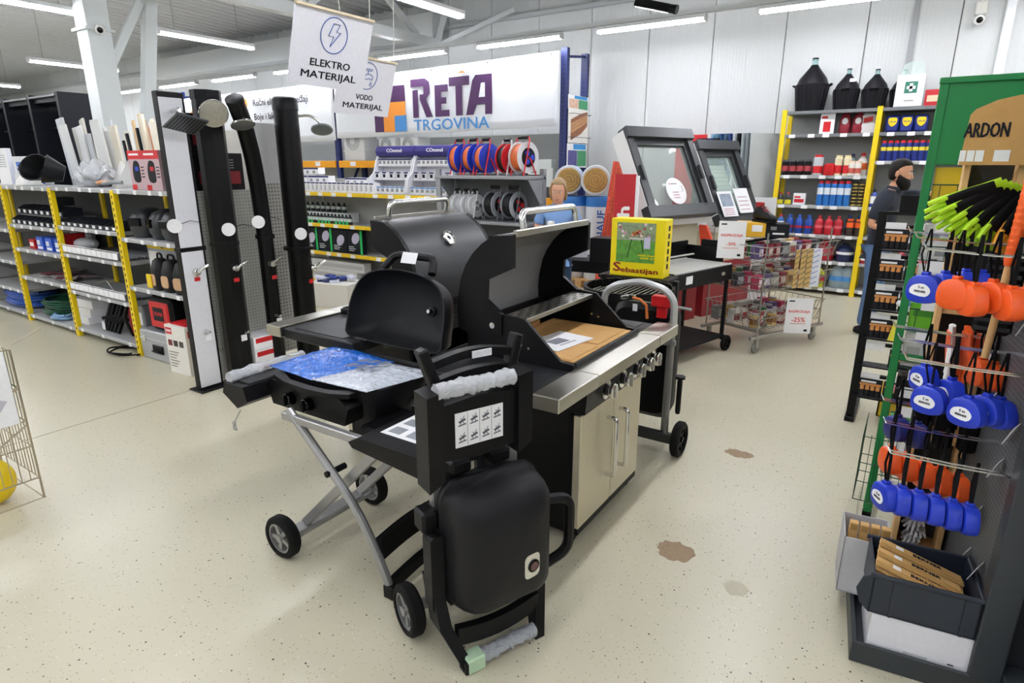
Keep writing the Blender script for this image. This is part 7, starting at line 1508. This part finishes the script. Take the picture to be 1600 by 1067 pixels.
# ================================================================ black battery rack
bkr = thing('battery_rack', 'black metal rack with rows of battery packs behind the green stand', 'rack', (-.2, 4.57, 0))
for x in (0, .62): MB().box((x-.025, -.025, 0), (x+.025, .025, 1.42), .003).build('post', BLACK, bkr, 0); MB().box((x-.03, -.05, 0), (x+.03, .4, .035), .003).build('foot', BLACK, bkr, 0)
MB().box((-.03, -.02, 1.40), (.65, .02, 1.42)).build('top_bar', BLACK, bkr, 0); MB().box((.08, .0, 1.42), (.65, .02, 1.52)).build('header', BLACK, bkr, 0)
BATO = mat('#c98a4e', .4)
def mk_bat():
    t = bpy.data.objects.new('battery_pack', None); COL.objects.link(t)
    MB().box((-.055, 0, 0), (.055, .004, .12), .001).build('card', INK, t, 0); patch('white_text', t, (-.045, -.0005, .095), (.07, 0, 0), (0, 0, .012), PAPER)
    for k in range(4): MB().cyl((-.036+.024*k, -.009, .01), (-.036+.024*k, -.009, .05), .0095, n=10).build('battery', INK, t); MB().cyl((-.036+.024*k, -.009, .05), (-.036+.024*k, -.009, .075), .0096, n=10).build('copper_top', BATO, t)
    patch('orange_band', t, (-.05, -.0006, .076), (.1, 0, 0), (0, 0, .014), BATO); return t
for r_, z in enumerate((1.19, 1.0, .80, .61, .42, .20)):
    MB().box((0, -.02, z+.13), (.62, .01, z+.15)).build('rail', BLACK, bkr, 0); MB().box((.0, -.06, z-.012), (.62, .06, z-.004)).build('shelf', BLACK, bkr, 0)
    for k in range(4):
        if (r_, k) in ((3, 1), (4, 0), (0, 3)): continue
        put('bat', mk_bat, (-.11+.145*k, 4.53, z), 'copper topped battery pack, %s from left in the %s row of the black rack' % (ORD[k], ORD[r_]), 'batteries', rnd.uniform(-.05, .05), 'battery packs on the black rack').scale = (1.25, 1, 1.05)
    for k in range(4): add_tag(bkr, (.08+.15*k, -.026, z+.165), rnd.uniform(-.1, .1), .11, .06)
    o = MB().ball((0, 0, 0), (.012, .008, .022), 8, 6).build('pink_tag', mat('#e88a9c', .4), bkr, 60, (.19+.02*(r_ % 3), -.07, z+.10))
t = thing('yellow_clip', 'yellow peg like clip on the black battery rack', 'clip', (-.04, 4.50, .61)); MB().prism([(-.02, 0), (.01, .0), (.035, .12), (.0, .12)], (0, 0, 0), (1, 0, 0), (0, 0, 1), (0, .02, 0)).build('jaw', mat('#e6d94a', .4), t); MB().prism([(.0, 0), (.02, .0), (.06, .10), (.04, .11)], (0, -.005, 0), (1, 0, 0), (0, 0, 1), (0, .015, 0)).build('jaw', mat('#e6d94a', .4), t)
t = thing('yellow_crate', 'yellow plastic crate low behind the black battery rack', 'crate', (.25, 4.75, .05)); shell((-.3, -.15, 0), (.3, .15, .16), .01).build('crate_wall', mat('#d9b51c', .45), t, 0); MB().box((-.31, -.16, .15), (.31, -.145, .17), .003).build('rim', mat('#d9b51c', .45), t, 0)
t = thing('red_nozzle_bag', 'clear bag with red and blue small parts hanging on the battery rack', 'bag', (.02, 4.50, .78)); 
for k in range(7): MB().ball((rnd.uniform(-.05, .05), rnd.uniform(-.01, .01), rnd.uniform(0, .09)), .02, 8, 6).build('part', mat(rnd.choice(['#c9404a', '#6a7fc0', '#e3e3ea']), .35), t)
# ================================================================ people
SKIN = mat('#d8a183', .5, bump=.1, scale=200, var=.03); SKINM = mat('#cf9877', .5, bump=.1, scale=200, var=.03)
def skinned(name, nodes, edges, m, parent, sub=2, root=0):
    """one continuous surface grown round a skeleton: nodes = (position, radius or (rx, ry))"""
    me = bpy.data.meshes.new(name); me.from_pydata([n[0] for n in nodes], edges, [])
    o = bpy.data.objects.new(name, me); COL.objects.link(o)
    sk = o.modifiers.new('skin', 'SKIN'); sk.use_smooth_shade = True
    for i, n in enumerate(nodes):
        r = n[1] if isinstance(n[1], (tuple, list)) else (n[1], n[1]); me.skin_vertices[0].data[i].radius = r; me.skin_vertices[0].data[i].use_root = (i == root)
    ss = o.modifiers.new('sub', 'SUBSURF'); ss.levels = sub; ss.render_levels = sub
    dg = bpy.context.evaluated_depsgraph_get(); dg.update()
    nm = bpy.data.meshes.new_from_object(o.evaluated_get(dg)); bpy.data.objects.remove(o)
    nm.materials.clear(); nm.materials.append(m); nm.shade_smooth()
    return link(name, nm, parent)
def chain(P): return [(i, i+1) for i in range(len(P)-1)]
def head(parent, c, skin, hair, turn=0, nod=0, beard=None, long=False):
    """head facing -y, centre c at eye height"""
    
    M = Matrix.Translation(c) @ Matrix.Rotation(turn, 4, 'Z') @ Matrix.Rotation(nod, 4, 'X')
    def T(b): b.v = [tuple(M @ V(p)) for p in b.v]; return b
    R = []
    for z, w, y0, y1 in ((-.122, .03, -.075, -.03), (-.112, .045, -.092, .0), (-.085, .056, -.098, .045), (-.05, .066, -.096, .075), (-.01, .072, -.094, .09), (.03, .075, -.092, .098), (.065, .072, -.083, .095), (.095, .058, -.06, .078), (.113, .032, -.028, .045), (.118, .006, -.0, .012)):
        cy, ry = (y0+y1)/2, (y1-y0)/2; R.append([(w*math.cos(q), cy+ry*math.sin(q), z) for q in [2*PI*i/18 for i in range(18)]])
    b = MB().rings(R); hd = T(b).build('head', skin, parent, 80)
    T(MB().rings([[(-.005, -.09, .012), (.005, -.09, .012), (.0, -.096, .012)], [(-.014, -.092, -.038), (.014, -.092, -.038), (.0, -.122, -.036)], [(-.012, -.09, -.046), (.012, -.09, -.046), (0, -.108, -.047)]])).build('nose', skin, hd, 80)
    for s in (-1, 1):
        T(MB().ball((s*.030, -.087, .004), (.0135, .008, .0075), 10, 7)).build('eye', PAPER, hd, 80); T(MB().ball((s*.030, -.0945, .004), (.0055, .002, .0058), 8, 6)).build('iris', mat('#2a2320', .3), hd)
        T(MB().bar((s*.016, -.096, .022), (s*.044, -.088, .021), .006, .006)).build('eyebrow', hair, hd)
        T(MB().ball((s*.076, .008, -.012), (.010, .020, .032), 8, 7)).build('ear', skin, hd, 80)
    T(MB().ball((0, -.094, -.070), (.022, .008, .006), 10, 6)).build('mouth', mat('#b5675c', .5), hd, 80)
    H = []
    for z, w, y0, y1 in ((-.075 if not long else -.09, .070, .02, .082), (-.04, .0795, -.02, .1), (.0, .082, -.035, .108), (.035, .082, -.045, .110), (.062, .081, -.070, .108), (.09, .072, -.086, .098), (.12, .044, -.05, .066), (.132, .012, -.01, .025)):
        cy, ry = (y0+y1)/2, (y1-y0)/2; H.append([(w*math.cos(q), cy+ry*math.sin(q)*(1+.09*NZ.noise(V((math.cos(q)*4, math.sin(q)*4, z*40)))), z+.006*NZ.noise(V((math.cos(q)*5, math.sin(q)*5, z*50+3)))) for q in [2*PI*i/20 for i in range(20)]])
    T(MB().rings(H)).build('hair', hair, hd, 80)
    if long:                                            # hair falling beside the face and a tied knot behind
        for sd in (-1, 1): T(MB().rings([[(sd*x+r_*math.cos(q)*.6, y+r_*math.sin(q), z) for q in [2*PI*i/10 for i in range(10)]] for x, y, z, r_ in ((.052, -.03, .09, .026), (.076, -.02, .04, .024), (.081, .0, -.02, .022), (.074, .02, -.08, .02), (.06, .04, -.11, .014))])).build('hair_lock', hair, hd, 80)
        T(MB().ball((0, .115, -.02), (.05, .045, .05), 12, 8)).build('hair_knot', hair, hd, 80)
    if beard:
        B = []
        for z, w, y0, y1 in ((-.165, .022, -.085, -.04), (-.145, .048, -.108, -.01), (-.11, .062, -.116, .02), (-.08, .071, -.108, .03), (-.055, .075, -.098, .03), (-.02, .0765, -.05, .03)):
            cy, ry = (y0+y1)/2, (y1-y0)/2; B.append([(w*math.cos(q), cy+ry*math.sin(q), z) for q in [2*PI*i/16 for i in range(16)]])
        T(MB().rings(B)).build('beard', beard, hd, 80)
    return hd
def hand(parent, wrist, d, up, skin, curl=.5, s=1, flip=1, palm=None):
    """palm and five separate fingers; d = pointing direction, up = back of the hand"""
    w, d, up = V(wrist), V(d).normalized(), V(up).normalized(); x = d.cross(up).normalized()*flip; up = x.cross(d)*flip if flip == 1 else d.cross(x)
    P = lambda a, b, c: w+d*a*s+x*b*s+up*c*s
    p = MB().rings([[P(a, bw*math.cos(q), h*math.sin(q)) for q in [2*PI*i/12 for i in range(12)]] for a, bw, h in ((-.01, .026, .019), (.03, .034, .017), (.075, .041, .014), (.09, .038, .011))]).build('hand', skin, parent, 80)
    for i, (b_, L) in enumerate(((-.031, .062), (-.010, .075), (.011, .070), (.031, .054))):
        c1_, c2_ = curl*.55, curl*1.1
        a0 = P(.083, b_, 0); a1 = P(.083+L*.45*math.cos(c1_), b_*1.08, -L*.45*math.sin(c1_)); a2 = P(.083+L*.45*math.cos(c1_)+L*.55*math.cos(c2_), b_*1.12, -L*.45*math.sin(c1_)-L*.55*math.sin(c2_))
        MB().tube([a0, (a0+a1)/2, a1, (a1+a2)/2, a2], [.0095*s, .009*s, .0085*s, .008*s, .006*s], 8).build('finger', skin, p, 80)
    MB().tube([P(.02, -.028, 0), P(.05, -.055, -.008), P(.085, -.060, -.02)], [.013*s, .011*s, .007*s], 8).build('thumb', skin, p, 80)
    return p
def person(label, loc, rz, h, skin, hairm, shirt, trousers, arms, beard=None, long=False, female=False, nod=.15, turn=0, lean=0):
    t = thing('person', label, 'person', loc, rz); k = h/1.75; sw = (.185 if not female else .175)
    def s(x, y, z): return (x*k, (y-lean*max(0, z-.95))*k, z*k)
    N = [(s(0, 0, .95), (.10*k, .08*k)), (s(0, .005, 1.12), (.095*k, .075*k)), (s(0, 0, 1.30), (.11*k, .08*k)), (s(0, .01, 1.41), (.07*k, .06*k)), (s(0, -.005, 1.50), .052*k), (s(0, -.02, 1.57), .05*k)]
    E = chain(N); base = len(N)
    for sd in (-1, 1):                                  # legs
        i0 = len(N); N += [(s(sd*.09, 0, .88), .085*k), (s(sd*.10, -.015, .50), .058*k), (s(sd*.10, .01, .09), .040*k)]; E += [(0, i0), (i0, i0+1), (i0+1, i0+2)]
    wr = []
    for sd, A in zip((-1, 1), arms):                    # shoulders, elbows, wrists
        i0 = len(N); sh, el, wri = s(sd*sw, .01, 1.40), s(*A[0]), s(*A[1])
        N += [(sh, .044*k), (el, .039*k), (wri, .028*k)]; E += [(3, i0), (i0, i0+1), (i0+1, i0+2)]; wr.append((el, wri))
    skinned('body', N, E, skin, t)
    g = 1.16
    T_ = [(s(0, 0, .80), (.150*k, .125*k)), (s(0, 0, .93), (.152*k, .128*k)), (s(0, .005, 1.12), (.128*k*(1 if not female else .96), .106*k)), (s(0, -.003 if not female else -.012, 1.29), (.150*k, (.115 if not female else .125)*k)), (s(0, .01, 1.41), (.125*k, .095*k)), (s(0, .0, 1.475), (.066*k, .064*k))]
    TE = chain(T_)
    for sd, A in zip((-1, 1), arms):
        i0 = len(T_); sh, el = V(s(sd*sw, .01, 1.40)), V(s(*A[0])); T_ += [(tuple(sh), .078*k), (tuple(sh.lerp(el, .5)), .068*k), (tuple(sh.lerp(el, .85)), .066*k)]; TE += [(4, i0), (i0, i0+1), (i0+1, i0+2)]
    st = skinned('shirt', T_, TE, shirt, t, 2, 1)
    c = MB().lathe([(.066*k, 0), (.074*k, .012*k), (.070*k, .034*k), (.060*k, .040*k)], 18, s(0, -.008, 1.465), (0, -.15, 1), c0=False, c1=False).build('collar', shirt, st, 60)
    L_ = [(s(0, .005, .98), (.132*k, .112*k))]; LE = []
    for sd in (-1, 1):
        i0 = len(L_); L_ += [(s(sd*.088, 0, .84), .098*k), (s(sd*.10, -.015, .50), .072*k), (s(sd*.10, .01, .08), .062*k)]; LE += [(0, i0), (i0, i0+1), (i0+1, i0+2)]
        so = s(sd*.10, -.03, 0); MB().rings([[(so[0]+w*math.cos(q), y, max(0, z0+hh*math.sin(q))) for q in [2*PI*i/10 for i in range(10)]] for y, w, z0, hh in ((so[1]+.11*k, .03*k, .04*k, .03*k), (so[1]+.07*k, .04*k, .045*k, .045*k), (so[1]-.04*k, .045*k, .035*k, .035*k), (so[1]-.12*k, .04*k, .025*k, .025*k), (so[1]-.15*k, .02*k, .02*k, .015*k))]).build('shoe', INK, t, 60)
    skinned('trousers', L_, LE, trousers, t)
    head(t, V(s(0, -.03, 1.635)), skin, hairm, turn, nod, beard, long)
    for (el, wri), fl, A in zip(wr, (1, -1), arms): hand(t, wri, A[2] if len(A) > 2 else V(wri)-V(el), A[3] if len(A) > 3 else (0, 0, 1), skin, .7, k*.95, fl)
    return t
wm = person('woman in a light blue polo shirt looking down at her hands', (-3.10, 5.56, 0), .42, 1.55, SKIN, mat('#a78a62', .5, scale=60, var=.2), mat('#7fa6dc', .7, bump=.2, scale=80), mat('#1f3a56', .7), [((-.25, -.02, 1.22), (-.12, -.24, 1.24), (.8, -.5, .0), (0, -.4, 1)), ((.26, -.02, 1.20), (.06, -.25, 1.26), (-.9, -.4, .0), (0, -.4, 1))], None, True, True, .14, -.05)
tag(MB().box((-3.06, 5.26, 1.115), (-3.0, 5.32, 1.17), .008).build('paper_roll', PAPER, None), 'small white paper roll held in the hands of the woman', 'paper')
mn = person('dark bearded man in navy polo and jeans reaching to the right', (-.31, 7.25, 0), math.radians(78), 1.745, SKINM, mat('#1b1714', .5, scale=60), mat('#1b2230', .75, bump=.2, scale=80), mat('#5d7ba4', .8, bump=.3, scale=120, var=.15), [((-.24, .06, 1.13), (-.16, -.2, 1.10), (.1, -1, 0), (0, 0, 1)), ((.20, -.27, 1.42), (.16, -.54, 1.47), (0, -1, .05), (0, 0, 1))], mat('#17130f', .6, scale=60), False, False, .12, .0, .08)
